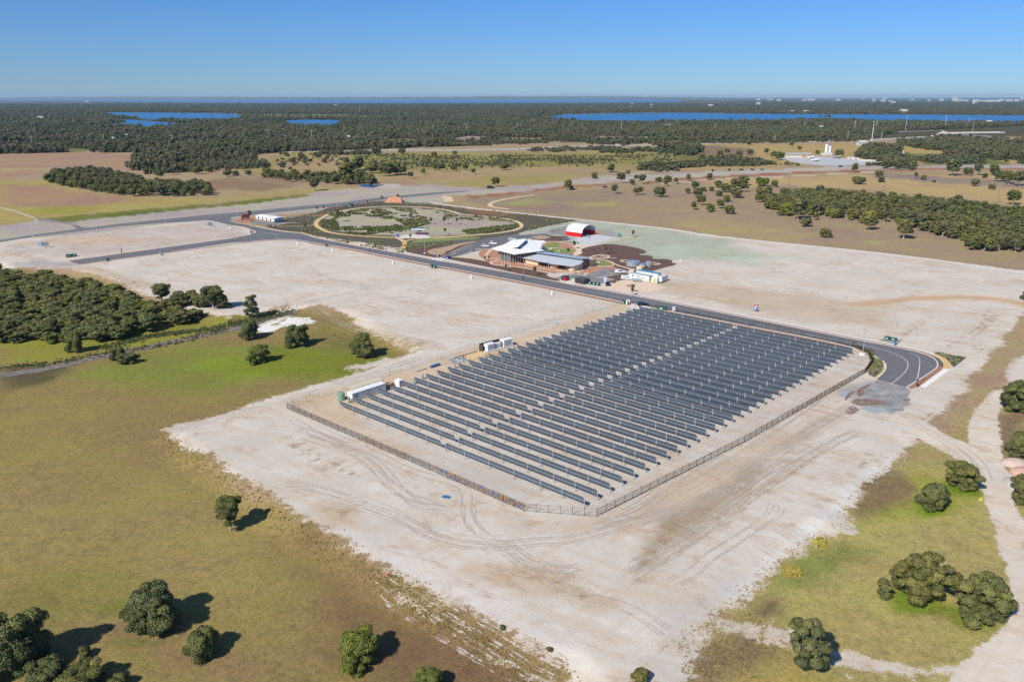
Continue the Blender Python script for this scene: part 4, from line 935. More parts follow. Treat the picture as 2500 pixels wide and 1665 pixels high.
MID = [proto('mid%d' % i, 40 + i, H, W, nc, 95, .27, zb=zb, cr=cr * .82, m=m_, open_=op, r=H * .03, gapf=.95) for i, (H, W, nc, zb, cr, m_, op) in enumerate([
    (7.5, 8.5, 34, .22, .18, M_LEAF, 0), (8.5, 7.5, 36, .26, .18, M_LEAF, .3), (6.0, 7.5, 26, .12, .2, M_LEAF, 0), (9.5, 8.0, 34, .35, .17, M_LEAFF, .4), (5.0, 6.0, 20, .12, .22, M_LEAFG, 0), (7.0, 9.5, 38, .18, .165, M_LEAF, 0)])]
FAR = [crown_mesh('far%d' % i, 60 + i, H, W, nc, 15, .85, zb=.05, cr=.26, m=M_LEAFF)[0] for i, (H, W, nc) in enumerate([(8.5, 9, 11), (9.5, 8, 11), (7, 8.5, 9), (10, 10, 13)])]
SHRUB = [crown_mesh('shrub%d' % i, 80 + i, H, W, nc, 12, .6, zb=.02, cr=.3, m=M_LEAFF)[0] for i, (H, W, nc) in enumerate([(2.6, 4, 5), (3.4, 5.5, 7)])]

TREES = []     # candidates: (screen size, x, y, scale, rot, proto, label, group, species name)
def put_tree(p, xy, s, rz, label, group=None, name='tree', cat='tree', sz=1.0):
    t = thing(name, label, cat, (float(xy[0]), float(xy[1]), gz(xy[0], xy[1])), rz, group)
    t.scale = (s, s, s * sz)
    for nm in ('trunk', 'crown'):
        o = bpy.data.objects.new(nm, p[nm]); col.objects.link(o); o.parent = t
    return t
def near(kind, k, x, y, W, label, rz=0, sz=1.0, group=None, name='tree', cat='tree'):
    p = NEAR[kind]; put_tree(p, G(*Zm(k, [(x, y)])[0]), W / p['W'], rz, label, group, name, cat, sz)
near('tall', 'V', 1557, 535, 5.8, 'tall round-headed tree with a bare pale trunk at the edge of the white sand', .4)
near('round', 'V', 1045, 1190, 10.6, 'large clumpy grey-green tree with wide crown in the brown field, lower left', 1.0)
near('low', 'V', 1378, 1375, 6.2, 'small bushy tree right beside the large clumpy tree in the brown field', 2.0, 1.05, name='bushy_tree')
near('round', 'V', 90, 1480, 12.5, 'biggest dark tree cut off by the lower left corner of the photo', 2.6, 1.05)
near('cone', 'V', 577, 1392, 2.5, 'little bright green bush in the shadow beside the big corner tree', .3, .75, name='bush', cat='bush')
near('wide', 'V', 330, 1600, 7.0, 'low dark bush at the bottom edge right of the big corner tree', .7, name='bush', cat='bush')
near('wide', 'V', 560, 1620, 8.0, 'wide low bush cut by the bottom edge, second from the big corner tree', 2.9, .8, name='bush', cat='bush')
near('low', 'V', 800, 1610, 4.0, 'small bush at the bottom edge with only its top and shadow showing', 2.2, .8, name='bush', cat='bush')
near('green', 'U', 225, 1130, 8.5, 'round bright green bush alone in the brown field, lower middle', .9, name='bush', cat='bush')
near('green', 'U', 690, 1325, 5.4, 'green bush cut by the bottom edge near the lower vehicle track', 2.1, name='bush', cat='bush')
near('cone', 'U', 1180, 925, 1.2, 'tiny green bush on the lip of the sand slope above the track', .5, .6, name='small_bush', cat='bush')
near('cone', 'U', 1498, 1075, 1.2, 'tiny green bush on the sand slope further right along the lip', 1.5, .6, name='small_bush', cat='bush')
near('low', 'U', 2120, 1270, 3.2, 'straw coloured dry bush on the sand at the bottom edge', 1.5, .7, name='dry_bush', cat='bush')
near('wide', 'T', 1868, 285, 8.6, 'dense rounded tree at the fork of the dirt road on the right', .2, 1.05)
near('low', 'T', 1680, 425, 7.2, 'rounded bushy tree just below the one at the dirt road fork', 1.2, 1.1)
near('big', 'T', 1600, 1000, 11.4, 'largest clumpy tree in the right grass triangle with grey branches showing', .9)
near('leafy', 'T', 1995, 1120, 11.2, 'broad dark leafy tree beside the curve of the dirt road, lower right', .1)
near('cone', 'T', 1355, 1000, 3.4, 'small dark conical shrub left of the largest tree in the right triangle', .1, 1.0, name='shrub', cat='shrub')
near('ragged', 'T', 850, 1470, 7.2, 'ragged tree with bare white limbs near the pale bank at the bottom right', .5)
near('leafy', 'X', 740, 590, 11.5, 'big dark tree at the right edge where the dirt road narrows', 2.2, 1.15)
near('low', 'X', 745, 1030, 7.5, 'dark tree at the right edge above the pink dirt mounds', .9, 1.2)
near('wide', 'X', 790, 1450, 8.0, 'bushy tree at the right edge below the pink dirt mounds', 2.9, 1.1)
near('low', 'S', 2508, 733, 6.0, 'single dark bush at the right edge beside the yellow dirt track', 1.1, 1.2)
near('round', 'W', 2015, 678, 9.6, 'grey-green round tree alone in the green field near the white puddle', 2.5, 1.15)
near('green', 'W', 1760, 785, 8.6, 'low dome-shaped bush in the bright green field', .5, 1.2, name='bush', cat='bush')
near('low', 'W', 1690, 628, 8.0, 'tree on the ditch bank beside the white puddle', 1.9, 1.25)
near('round', 'M', 740, 535, 9.6, 'dark tree with long shadow where the green field meets the sand', .8, 1.2)
near('low', 'W', 800, 770, 5.6, 'small upright tree beside the dry ditch, left one of a touching pair', 2.8, 1.5)
near('wide', 'W', 862, 795, 7.0, 'low spreading bush beside the dry ditch, right one of a touching pair', 1.7, .8, name='bush', cat='bush')
near('ragged', 'W', 1705, 478, 7.0, 'ragged tree at the tip of the left grove beside the ditch', 2.7, 1.1)
near('low', 'W', 510, 715, 6.5, 'dark narrow tree standing in front of the left grove with long shadow', 2.7, 1.5)
for i, (x, y, W, k_, l) in enumerate([(1100, 380, 8.5, 'tall', 'umbrella-shaped tree with thin bare trunk against the sand at the left grove tail'), (1215, 405, 9, 'round', 'round tree between the two umbrella-shaped trees of the grove tail'),
        (1300, 385, 8, 'low', 'small dark tree behind the grove tail at the sand edge'), (1445, 425, 10, 'tall', 'big umbrella tree with white limbs in the grove tail'), (1500, 420, 8, 'low', 'dark bush at the foot of the big umbrella tree'),
        (1370, 415, 8, 'low', 'bushy tree left of the big umbrella tree')]):
    near(k_, 'W', x, y, W, l, 1.3 * i, .72 if k_ == 'tall' else .95)

def poisson(poly, sp, n=20000, seed=1):
    rg = np.random.default_rng(seed); P = np.asarray(poly); lo_, hi_ = P.min(0), P.max(0)
    c = lo_ + rg.random((n, 2)) * (hi_ - lo_); c = c[sdf(P, c[:, 0], c[:, 1]) > 0]
    grid = {}; out = []
    for p in c:
        g = (int(p[0] // sp), int(p[1] // sp))
        if all(np.hypot(*(p - q)) > sp for a in (-1, 0, 1) for b in (-1, 0, 1) for q in grid.get((g[0] + a, g[1] + b), [])):
            grid.setdefault(g, []).append(p); out.append(p)
    return out
CAND = []
SPEC = ['dark green round-topped', 'dark green upright', 'low spreading dark', 'tall open grey-green', 'bright yellow-green', 'broad flat-topped dark']
def grove(k, pts, sp, where, group, smin, smax, seed, sel=(0, 1, 2, 5, 0, 1, 3, 4), near_=False):
    poly = GP(k, pts); P = poisson(poly, sp, seed=seed); rg = np.random.default_rng(seed)
    A = np.array(P); pa = np.array(poly); d = sdf(pa, A[:, 0], A[:, 1]); x0, x1 = np.quantile(A[:, 0], (.33, .67)); ym = np.median(A[:, 1])
    for p, dd in zip(P, d):
        i = sel[rg.integers(len(sel))]
        side = 'left part' if p[0] < x0 else ('right part' if p[0] > x1 else 'middle')
        edge = ('near edge' if p[1] < ym else 'far edge') if dd < sp * .9 else ('inside, near side' if p[1] < ym else 'inside, far side')
        lab = '%s tree, %s, %s, %s' % (SPEC[i], where, side, edge)
        CAND.append((MID[i]['H'] / math.hypot(*p), p, smin + (smax - smin) * rg.random(), rg.random() * 6.28, i, lab, group))
grove('W', [(-250, 150), (0, 205), (150, 238), (330, 248), (480, 283), (640, 292), (800, 352), (950, 392), (1060, 430), (1250, 450), (1370, 470), (1330, 510), (1060, 572), (880, 622), (700, 645), (600, 640), (420, 660), (340, 655), (240, 650), (60, 650), (-250, 640)],
      6.0, 'left edge grove', 'trees of the left grove', .95, 1.25, 3, sel=(0, 2, 5, 5, 2, 4, 0, 5))
grove('1', [(320, 682), (480, 716), (720, 760), (900, 775), (1150, 775), (1430, 768), (1400, 722), (1240, 700), (1020, 700), (870, 660), (630, 615), (380, 630)], 7.2, 'island grove upper left', 'trees of the island grove', .85, 1.2, 4)
grove('3', [(570, 800), (640, 852), (700, 885), (880, 905), (1000, 905), (1120, 932), (1220, 942), (1380, 952), (1500, 962), (1700, 1022), (1900, 1072), (1960, 1080), (1985, 1140), (2160, 1150), (2355, 1165), (2700, 1180), (2700, 930), (2355, 905), (2100, 868),
                (1900, 838), (1780, 838), (1650, 815), (1500, 805), (1300, 790), (1100, 772), (900, 765), (720, 775)], 6.9, 'large right edge grove', 'trees of the right grove', .8, 1.15, 5)
grove('1', [(1780, 648), (1900, 660), (1960, 684), (2090, 678), (2280, 697), (2560, 705), (2480, 655), (2200, 650), (1960, 640), (1800, 622)], 9, 'short belt above far road', 'trees of the short belt', .8, 1.1, 6)
grove('3', [(1400, 590), (1500, 600), (1620, 600), (1600, 560), (1420, 550)], 9, 'tall clump beside right highway', 'trees of the highway clump', 1.0, 1.5, 7, sel=(3, 1, 3))
def loner(k, lst, where, group=None):
    for j, (x, y, W, i, lab) in enumerate(lst):
        p = G(*Zm(k, [(x, y)])[0]); CAND.append((MID[i]['H'] * W / MID[i]['W'] / math.hypot(*p), p, W / MID[i]['W'], 1.7 * j, i, lab, group))
L3 = [(80, 755, 7, 5, 'leftmost'), (128, 725, 9, 0, ''), (188, 742, 6, 2, ''), (152, 780, 10, 0, ''), (240, 740, 6, 2, ''), (170, 835, 8, 1, ''), (120, 865, 6, 1, ''), (230, 878, 8, 4, ''), (285, 715, 10, 5, ''), (335, 748, 10, 0, ''), (290, 773, 7, 2, ''),
      (342, 812, 8, 2, ''), (298, 858, 7, 1, ''), (362, 895, 8, 0, ''), (405, 785, 13, 5, ''), (400, 725, 12, 0, ''), (460, 745, 8, 3, ''), (455, 700, 14, 5, ''), (570, 705, 11, 4, ''), (600, 705, 10, 4, ''), (668, 712, 8, 0, ''), (570, 745, 7, 2, ''), (620, 770, 10, 0, ''),
      (570, 780, 10, 2, ''), (555, 815, 6, 1, ''), (625, 860, 9, 4, ''), (740, 905, 12, 4, ''), (825, 930, 14, 1, ''), (915, 900, 9, 4, ''), (945, 935, 5, 1, ''), (1075, 922, 9, 4, ''), (880, 980, 9, 5, ''), (1010, 1052, 8, 2, ''), (1300, 960, 12, 4, ''),
      (1310, 1000, 9, 1, ''), (1540, 1060, 11, 1, ''), (1215, 690, 11, 5, ''), (1250, 695, 11, 5, ''), (1390, 680, 9, 2, ''), (1372, 645, 9, 0, ''), (1622, 650, 6, 1, ''), (1675, 663, 7, 2, ''), (1745, 683, 4, 2, ''), (1870, 635, 17, 1, ''), (1975, 635, 11, 0, ''),
      (2040, 632, 12, 3, ''), (2150, 630, 14, 0, ''), (2090, 650, 7, 2, ''), (2020, 705, 10, 5, ''), (2135, 728, 7, 2, ''), (2200, 675, 14, 0, ''), (2250, 690, 12, 1, ''), (2320, 705, 14, 3, ''), (2280, 830, 11, 1, ''), (1210, 613, 10, 1, ''), (85, 672, 7, 1, ''),
      (225, 665, 9, 0, ''), (250, 608, 4, 2, ''), (360, 603, 4, 2, ''), (300, 500, 10, 0, ''), (345, 492, 9, 1, ''), (610, 492, 9, 1, ''), (430, 505, 11, 0, ''), (500, 500, 12, 0, ''), (700, 530, 14, 0, ''), (660, 520, 10, 1, ''), (780, 440, 8, 1, ''), (835, 470, 8, 3, ''), (1105, 505, 13, 0, ''),
      (495, 432, 12, 0, ''), (955, 490, 8, 4, ''), (0, 690, 6, 1, '')]
L2 = [(205, 600, 20, 0, ''), (305, 618, 17, 5, ''), (400, 638, 18, 0, ''), (460, 630, 16, 0, ''), (508, 633, 10, 1, ''), (562, 655, 7, 3, ''), (647, 625, 6, 1, ''), (722, 598, 8, 1, ''), (770, 608, 9, 3, ''), (855, 603, 9, 0, ''), (882, 588, 7, 1, ''), (930, 596, 9, 0, ''), (985, 625, 6, 3, ''),
      (1195, 597, 12, 5, ''), (1137, 710, 9, 1, ''), (288, 705, 11, 1, ''), (1915, 612, 12, 0, ''), (1803, 655, 9, 2, ''), (1985, 685, 10, 3, ''), (1625, 733, 9, 1, ''), (1650, 725, 5, 2, ''), (2058, 697, 7, 0, ''), (2088, 670, 6, 3, ''), (2128, 690, 9, 3, ''), (2112, 765, 7, 3, ''),
      (2082, 765, 6, 1, ''), (1940, 758, 8, 3, ''), (2245, 780, 11, 0, ''), (2238, 682, 7, 0, ''), (2297, 680, 10, 5, ''), (2285, 705, 6, 1, ''), (2030, 635, 6, 1, ''), (135, 690, 20, 1, ''), (60, 690, 12, 0, ''), (200, 690, 14, 1, ''), (860, 498, 10, 5, ''), (720, 512, 12, 5, ''), (500, 490, 14, 5, ''), (320, 490, 14, 0, '')]
L1 = [(2130, 738, 11, 3, ''), (1155, 632, 8, 3, ''), (1225, 612, 9, 1, ''), (1080, 640, 8, 2, ''), (1335, 625, 13, 5, ''), (1420, 612, 10, 2, ''), (1538, 642, 12, 5, ''), (1595, 636, 8, 2, ''), (1682, 635, 9, 5, ''), (1408, 768, 10, 5, ''), (1975, 550, 10, 5, ''), (2062, 556, 9, 5, ''), (2192, 550, 9, 5, ''), (2340, 552, 10, 0, ''), (2140, 508, 10, 2, '')]
PLACE3 = [(0, 560, 'highway verge'), (0, 0, '')]
def where(k, x, y):
    if k == '3':
        if y < 560: return 'tan ground behind the highway'
        if x < 720 and y < 910: return 'brown paddock left of right grove'
        if y > 860 and x > 700: return 'brown paddock before right grove'
        return 'straw paddock between highway and right grove'
    if k == '2':
        if y < 570: return 'scrubby field below the railway'
        if x < 600: return 'field left of the central brown paddock'
        if x < 1300: return 'central brown paddock'
        return 'strip between far road and right paddock'
    return 'upper left field by the groves'
ORD = ['first', 'second', 'third', 'fourth', 'fifth', 'sixth', 'seventh', 'eighth', 'ninth', 'tenth', 'eleventh', 'twelfth', 'thirteenth', 'fourteenth', 'fifteenth', 'sixteenth', 'seventeenth', 'eighteenth', 'nineteenth', 'twentieth',
       'twenty-first', 'twenty-second', 'twenty-third', 'twenty-fourth', 'twenty-fifth', 'twenty-sixth', 'twenty-seventh', 'twenty-eighth', 'twenty-ninth', 'thirtieth', 'thirty-first', 'thirty-second', 'thirty-third', 'thirty-fourth']
for k, L in (('3', L3), ('2', L2), ('1', L1)):
    W = {}
    for t in L: W.setdefault(where(k, t[0], t[1]), []).append(t)
    for w_, ts in W.items():
        ts.sort(key=lambda t: t[0])
        for j, t in enumerate(ts):
            sz = 'small' if t[2] < 7.5 else ('large' if t[2] > 11 else 'middling')
            pos_ = 'leftmost' if j == 0 else ('rightmost' if j == len(ts) - 1 else ORD[j] + ' from left')
            p = G(*Zm(k, [(t[0], t[1])])[0])
            CAND.append((MID[t[3]]['H'] * t[2] / MID[t[3]]['W'] / math.hypot(*p), p, t[2] / MID[t[3]]['W'], 1.7 * j, t[3], '%s tree, %s, %s' % (SPEC[t[3]], pos_, w_), 'trees scattered over the paddocks'))
CAND.sort(key=lambda c: -c[0])
KEEP = 262
byl = {}
for i_, c in enumerate(CAND[:KEEP]): byl.setdefault(c[5], []).append(i_)
for l_, ids in byl.items():
    if len(ids) > 1:
        ids.sort(key=lambda q: CAND[q][1][0] / CAND[q][1][1])
        for j_, q in enumerate(ids): c = list(CAND[q]); c[5] = l_ + ', ' + ('leftmost' if j_ == 0 else 'rightmost' if j_ == len(ids) - 1 else ORD[j_] + ' from left'); CAND[q] = tuple(c)
for c in CAND[:KEEP]:
    put_tree(MID[c[4]], c[1], c[2], c[3], c[5], c[6], sz=.66 if 'left edge' in c[5] else .92)
REST = CAND[KEEP:]
print('tree candidates', len(CAND))

# --- countless trees of the far woodland: one object each kind, instanced over surveyed areas
src = bpy.data.collections.new('woodland_sources')
def src_obj(me, i):
    o = bpy.data.objects.new('source_%02d' % i, me); src.objects.link(o); return o
for i, me in enumerate(FAR + SHRUB + [q['crown'] for q in MID]): src_obj(me, i)
def scatter(name, pts, sc_, rot, idx, label=None):
    n = len(pts); me = bpy.data.meshes.new(name); me.vertices.add(n)
    P3 = np.concatenate([np.asarray(pts), np.zeros((n, 1))], 1) if np.asarray(pts).shape[1] == 2 else np.asarray(pts)
    me.vertices.foreach_set('co', P3.astype(np.float32).ravel())
    a = me.attributes.new('isc', 'FLOAT_VECTOR', 'POINT'); a.data.foreach_set('vector', np.asarray(sc_, np.float32).ravel())
    a = me.attributes.new('irot', 'FLOAT_VECTOR', 'POINT'); r3 = np.zeros((n, 3), np.float32); r3[:, 2] = rot; a.data.foreach_set('vector', r3.ravel())
    a = me.attributes.new('iidx', 'INT', 'POINT'); a.data.foreach_set('value', np.asarray(idx, np.int32))
    me.update(); o = bpy.data.objects.new(name, me); col.objects.link(o)
    ng = bpy.data.node_groups.new(name, 'GeometryNodeTree')
    ng.interface.new_socket('Geometry', in_out='INPUT', socket_type='NodeSocketGeometry'); ng.interface.new_socket('Geometry', in_out='OUTPUT', socket_type='NodeSocketGeometry')
    N = ng.nodes; gi = N.new('NodeGroupInput'); go = N.new('NodeGroupOutput'); ip = N.new('GeometryNodeInstanceOnPoints'); ci = N.new('GeometryNodeCollectionInfo')
    ci.inputs['Collection'].default_value = src; ci.inputs['Separate Children'].default_value = True; ci.inputs['Reset Children'].default_value = True
    def at(nm, dt, out):
        x = N.new('GeometryNodeInputNamedAttribute'); x.data_type = dt; x.inputs[0].default_value = nm; return x.outputs[0]
    ng.links.new(gi.outputs[0], ip.inputs['Points']); ng.links.new(ci.outputs[0], ip.inputs['Instance']); ip.inputs['Pick Instance'].default_value = True
    ng.links.new(at('iidx', 'INT', 0), ip.inputs['Instance Index']); ng.links.new(at('isc', 'FLOAT_VECTOR', 0), ip.inputs['Scale'])
    er = N.new('FunctionNodeEulerToRotation'); ng.links.new(at('irot', 'FLOAT_VECTOR', 0), er.inputs[0]); ng.links.new(er.outputs[0], ip.inputs['Rotation'])
    ng.links.new(ip.outputs[0], go.inputs[0])
    md = o.modifiers.new('scatter', 'NODES'); md.node_group = ng
    return tag(o, kind='stuff')
def forest():
    rg = np.random.default_rng(21)
    FP = np.array([G(*p) for p in [(-700, 384)]] + GP('1', [(0, 492), (200, 488), (480, 476), (700, 478), (980, 482), (905, 560), (905, 590), (1000, 625), (1100, 625), (1330, 610), (1530, 595), (1700, 590), (1830, 575), (1820, 540), (1720, 520), (1700, 490), (1900, 476), (2355, 462)]) +
                  GP('2', [(400, 455), (900, 440), (900, 425), (640, 430), (660, 415), (900, 400), (1000, 405), (1500, 400), (1700, 412), (1800, 425), (2000, 428), (2200, 415), (2355, 405)]) +
                  GP('3', [(100, 410), (300, 400), (800, 395), (1300, 385), (1500, 345), (1600, 335), (1800, 325), (2355, 300)]) + [G(*p) for p in [(3300, 300), (3300, 266), (-1200, 266)]])
    W2 = [GP('3', [(1230, 520), (1240, 490), (1280, 460), (1460, 455), (1500, 470), (1530, 520), (1600, 545), (1390, 545), (1300, 530)]), GP('3', [(1500, 430), (1520, 400), (1700, 390), (2000, 400), (2355, 430), (2800, 470), (2800, 540), (2355, 530), (2150, 530), (2000, 490), (1900, 480), (1700, 460)]),
          GP('3', [(-20, 420), (120, 440), (180, 480), (100, 500), (-20, 470)]), GP('2', [(2200, 420), (2355, 410), (2355, 455), (2250, 450)])]
    holes = [GP('2', [(870, 385), (960, 368), (1080, 375), (1000, 398), (880, 398)]), GP('2', [(1830, 392), (1850, 372), (2355, 378), (2355, 392), (2200, 402), (2000, 402)]), GP('2', [(640, 414), (870, 402), (880, 418), (700, 426)]),
             GP('2', [(360, 395), (480, 385), (620, 395), (600, 412), (400, 410)]), GP('2', [(1080, 372), (1300, 378), (1480, 385), (1400, 398), (1200, 392)]), GP('1', [(380, 462), (480, 455), (640, 462), (560, 474), (420, 474)]),
             GP('3', [(-50, 375), (200, 378), (280, 392), (-50, 390)]), GP('3', [(1480, 335), (1640, 330), (1840, 330), (1830, 345), (1500, 350)])]
    pts = []; sc_ = []; idx = []
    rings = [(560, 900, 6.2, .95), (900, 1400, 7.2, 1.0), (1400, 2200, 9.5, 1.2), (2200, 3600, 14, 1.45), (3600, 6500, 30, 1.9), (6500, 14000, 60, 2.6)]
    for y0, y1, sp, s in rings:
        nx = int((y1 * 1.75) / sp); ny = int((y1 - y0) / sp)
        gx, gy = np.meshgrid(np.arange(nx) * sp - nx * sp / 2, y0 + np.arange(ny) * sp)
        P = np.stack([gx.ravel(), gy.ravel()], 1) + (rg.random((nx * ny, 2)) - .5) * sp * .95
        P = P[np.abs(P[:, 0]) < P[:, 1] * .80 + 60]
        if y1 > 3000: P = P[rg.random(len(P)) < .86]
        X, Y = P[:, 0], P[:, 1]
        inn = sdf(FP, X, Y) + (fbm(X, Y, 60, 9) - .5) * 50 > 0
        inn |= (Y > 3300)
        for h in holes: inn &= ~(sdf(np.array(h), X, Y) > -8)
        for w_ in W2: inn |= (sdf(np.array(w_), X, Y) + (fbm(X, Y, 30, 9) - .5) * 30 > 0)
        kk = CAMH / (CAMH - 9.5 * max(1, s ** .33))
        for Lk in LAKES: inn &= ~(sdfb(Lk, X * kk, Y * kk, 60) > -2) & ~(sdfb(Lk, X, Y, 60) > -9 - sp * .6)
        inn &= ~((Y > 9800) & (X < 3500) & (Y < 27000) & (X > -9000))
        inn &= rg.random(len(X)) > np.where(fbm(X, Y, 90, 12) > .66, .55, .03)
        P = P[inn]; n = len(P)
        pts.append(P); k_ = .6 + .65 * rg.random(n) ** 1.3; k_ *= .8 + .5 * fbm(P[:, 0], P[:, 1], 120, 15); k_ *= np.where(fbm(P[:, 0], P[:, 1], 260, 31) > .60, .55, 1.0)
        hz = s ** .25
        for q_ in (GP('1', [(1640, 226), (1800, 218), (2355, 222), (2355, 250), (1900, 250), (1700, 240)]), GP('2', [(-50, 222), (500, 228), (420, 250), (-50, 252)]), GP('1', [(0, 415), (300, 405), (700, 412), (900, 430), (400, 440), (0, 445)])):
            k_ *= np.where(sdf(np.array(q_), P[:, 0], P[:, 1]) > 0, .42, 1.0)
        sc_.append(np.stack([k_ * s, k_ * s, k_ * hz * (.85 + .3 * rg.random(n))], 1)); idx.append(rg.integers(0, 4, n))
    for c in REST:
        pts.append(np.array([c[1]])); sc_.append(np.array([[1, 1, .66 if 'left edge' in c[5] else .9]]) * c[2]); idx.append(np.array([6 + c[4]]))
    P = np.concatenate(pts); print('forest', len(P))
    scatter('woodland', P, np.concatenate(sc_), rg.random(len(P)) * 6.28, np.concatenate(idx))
    # scrub
    areas = [('2', [(-50, 430), (400, 440), (900, 438), (1480, 425), (1480, 402), (900, 405), (300, 415)], 6, 1.2, .75), ('2', [(1350, 465), (1700, 448), (2355, 455), (2355, 488), (1600, 480), (1400, 475)], 8, 1.3, .7), ('2', [(-50, 478), (350, 470), (350, 492), (-50, 498)], 8, 1.3, .7),
             ('2', [(-100, 500), (300, 490), (2355, 490), (2355, 560), (1400, 578), (700, 600), (300, 580), (0, 560)], 9, .55, .5), ('2', [(150, 500), (900, 500), (1600, 500), (2355, 500), (2355, 540), (700, 580), (300, 560)], 5, .48, .6),
             ('3', [(-60, 570), (200, 540), (560, 530), (650, 560), (560, 570), (200, 575), (-60, 595)], 7, 1.3, .8), ('3', [(0, 480), (250, 510), (500, 520), (350, 540), (0, 500)], 8, 1.2, .5), ('3', [(1640, 520), (1800, 500), (2050, 520), (2100, 555), (1700, 558)], 7, 1.3, .85),
             ('3', [(1520, 430), (1900, 470), (2355, 480), (2355, 560), (2100, 520), (1900, 500)], 11, 1.3, .6), ('3', [(1380, 560), (1300, 560), (1280, 575), (1390, 575)], 4, 1.0, .8), ('2', [(2100, 600), (2150, 570), (2355, 560), (2355, 605), (2250, 610)], 8, 1.5, .8),
             ('3', [(0, 380), (700, 385), (1300, 375), (1300, 400), (700, 415), (0, 420)], 8, 1.4, .7), ('1', [(1650, 462), (2355, 440), (2355, 465), (1700, 480)], 7, 1.3, .7), ('1', [(1850, 480), (2355, 475), (2355, 560), (1900, 600)], 16, 1.1, .5),
             ('3', [(640, 560), (1000, 560), (1050, 575), (700, 572)], 8, .9, .5)]
    pts = []; sc_ = []
    for j, (k, pl, sp, s, dens) in enumerate(areas):
        P = np.array(poisson(GP(k, pl), sp, 9000, 30 + j))
        if not len(P): continue
        P = P[(fbm(P[:, 0], P[:, 1], 45, j) > .62 - dens * .3)]
        pts.append(P); q = s * (.5 + .9 * rg.random(len(P))); sc_.append(np.stack([q * 1.2, q * 1.2, q], 1))
    P = np.concatenate(pts); print('scrub', len(P))
    scatter('scrub', P, np.concatenate(sc_), rg.random(len(P)) * 6.28, 4 + rg.integers(0, 2, len(P)))
forest()

# --- grass tufts and garden planting: small blades one could not count
def tufts(name, P, size, m, h=1.0, seed=5):
    rg = np.random.default_rng(seed); n = len(P); P = np.asarray(P); zz = hfun(P[:, 0], P[:, 1]) * (P[:, 1] < 420)
    Vs = []; 
    for b_ in range(5):
        a = rg.random(n) * 6.28; w = size * (.5 + rg.random(n)); d = np.stack([np.cos(a), np.sin(a)], 1); o_ = (rg.random((n, 2)) - .5) * size
        base = P + o_; L = base - d * w[:, None] * .5; Rr = base + d * w[:, None] * .5; lean = (rg.random((n, 2)) - .5) * size
        hh = size * h * (.5 + rg.random(n))
        q = np.stack([np.c_[L, zz], np.c_[Rr, zz], np.c_[Rr + lean, zz + hh], np.c_[L + lean, zz + hh * .8]], 1)
        Vs.append(q.reshape(-1, 3))
    V = np.concatenate(Vs); Q = np.arange(len(V)).reshape(-1, 4)
    me = mesh_np(name, V, Q, [m], tint=np.repeat(rg.random(len(V) // 4), 4))
    o = bpy.data.objects.new(name, me); col.objects.link(o); return tag(o, kind='stuff')
def along(k, pts, n, w, seed):
    rg = np.random.default_rng(seed); L = [np.array(p) for p in GP(k, pts)]; out = []
    ln = [np.linalg.norm(b - a) for a, b in zip(L, L[1:])]; tot = sum(ln)
    for a, b, l in zip(L, L[1:], ln):
        m_ = int(n * l / tot); t = rg.random((m_, 1)); out.append(a + (b - a) * t + rg.normal(size=(m_, 2)) * w)
    return np.concatenate(out)
def inside(k, pts, n, seed, clump=0):
    rg = np.random.default_rng(seed); P = np.array(GP(k, pts)); lo_, hi_ = P.min(0), P.max(0); c = lo_ + rg.random((n * 3, 2)) * (hi_ - lo_)
    c = c[sdf(P, c[:, 0], c[:, 1]) > 0]
    if clump: c = c[fbm(c[:, 0], c[:, 1], clump, seed) > .5]
    return c[:n]
M_TUFT = foliage_mat('grass_tufts', (.13, .12, .035), (.20, .18, .055), (.24, .22, .08), (.26, .2, .11))
tufts('grass_tufts', np.concatenate([along('S', [(400, 1060), (430, 1098), (520, 1150), (620, 1218), (700, 1272), (800, 1335), (900, 1400), (1000, 1455), (1130, 1525), (1250, 1585), (1400, 1660)], 900, 1.5, 1),
    along('T', [(1480, 90), (1230, 340), (1100, 450), (1120, 560), (900, 625), (680, 780), (540, 940), (300, 1110), (50, 1300)], 300, 1.0, 2), inside('T', [(0, 1500), (200, 1180), (480, 1110), (700, 1200), (760, 1400), (560, 1560)], 450, 3, 3),
    along('W', [(1990, 440), (2300, 620), (2500, 700)], 250, 2, 4), inside('M', [(400, 330), (700, 380), (1000, 420), (900, 560), (700, 500)], 350, 5, 6), along('U', [(380, 560), (740, 850), (1100, 1090), (1400, 1300)], 600, 1.4, 8)]), .22, M_TUFT, .6)
tufts('grass_tufts', np.concatenate([inside('T', [(690, 820), (800, 830), (820, 880), (740, 880)], 90, 6), inside('T', [(900, 640), (960, 630), (990, 680), (930, 690)], 60, 7)]), .4, mat('yellow_reeds', (.36, .30, .06), .8, var=.3), 1.3)
M_PLANT = foliage_mat('garden_leaves', (.05, .07, .025), (.09, .115, .04), (.14, .16, .055), (.14, .14, .10))
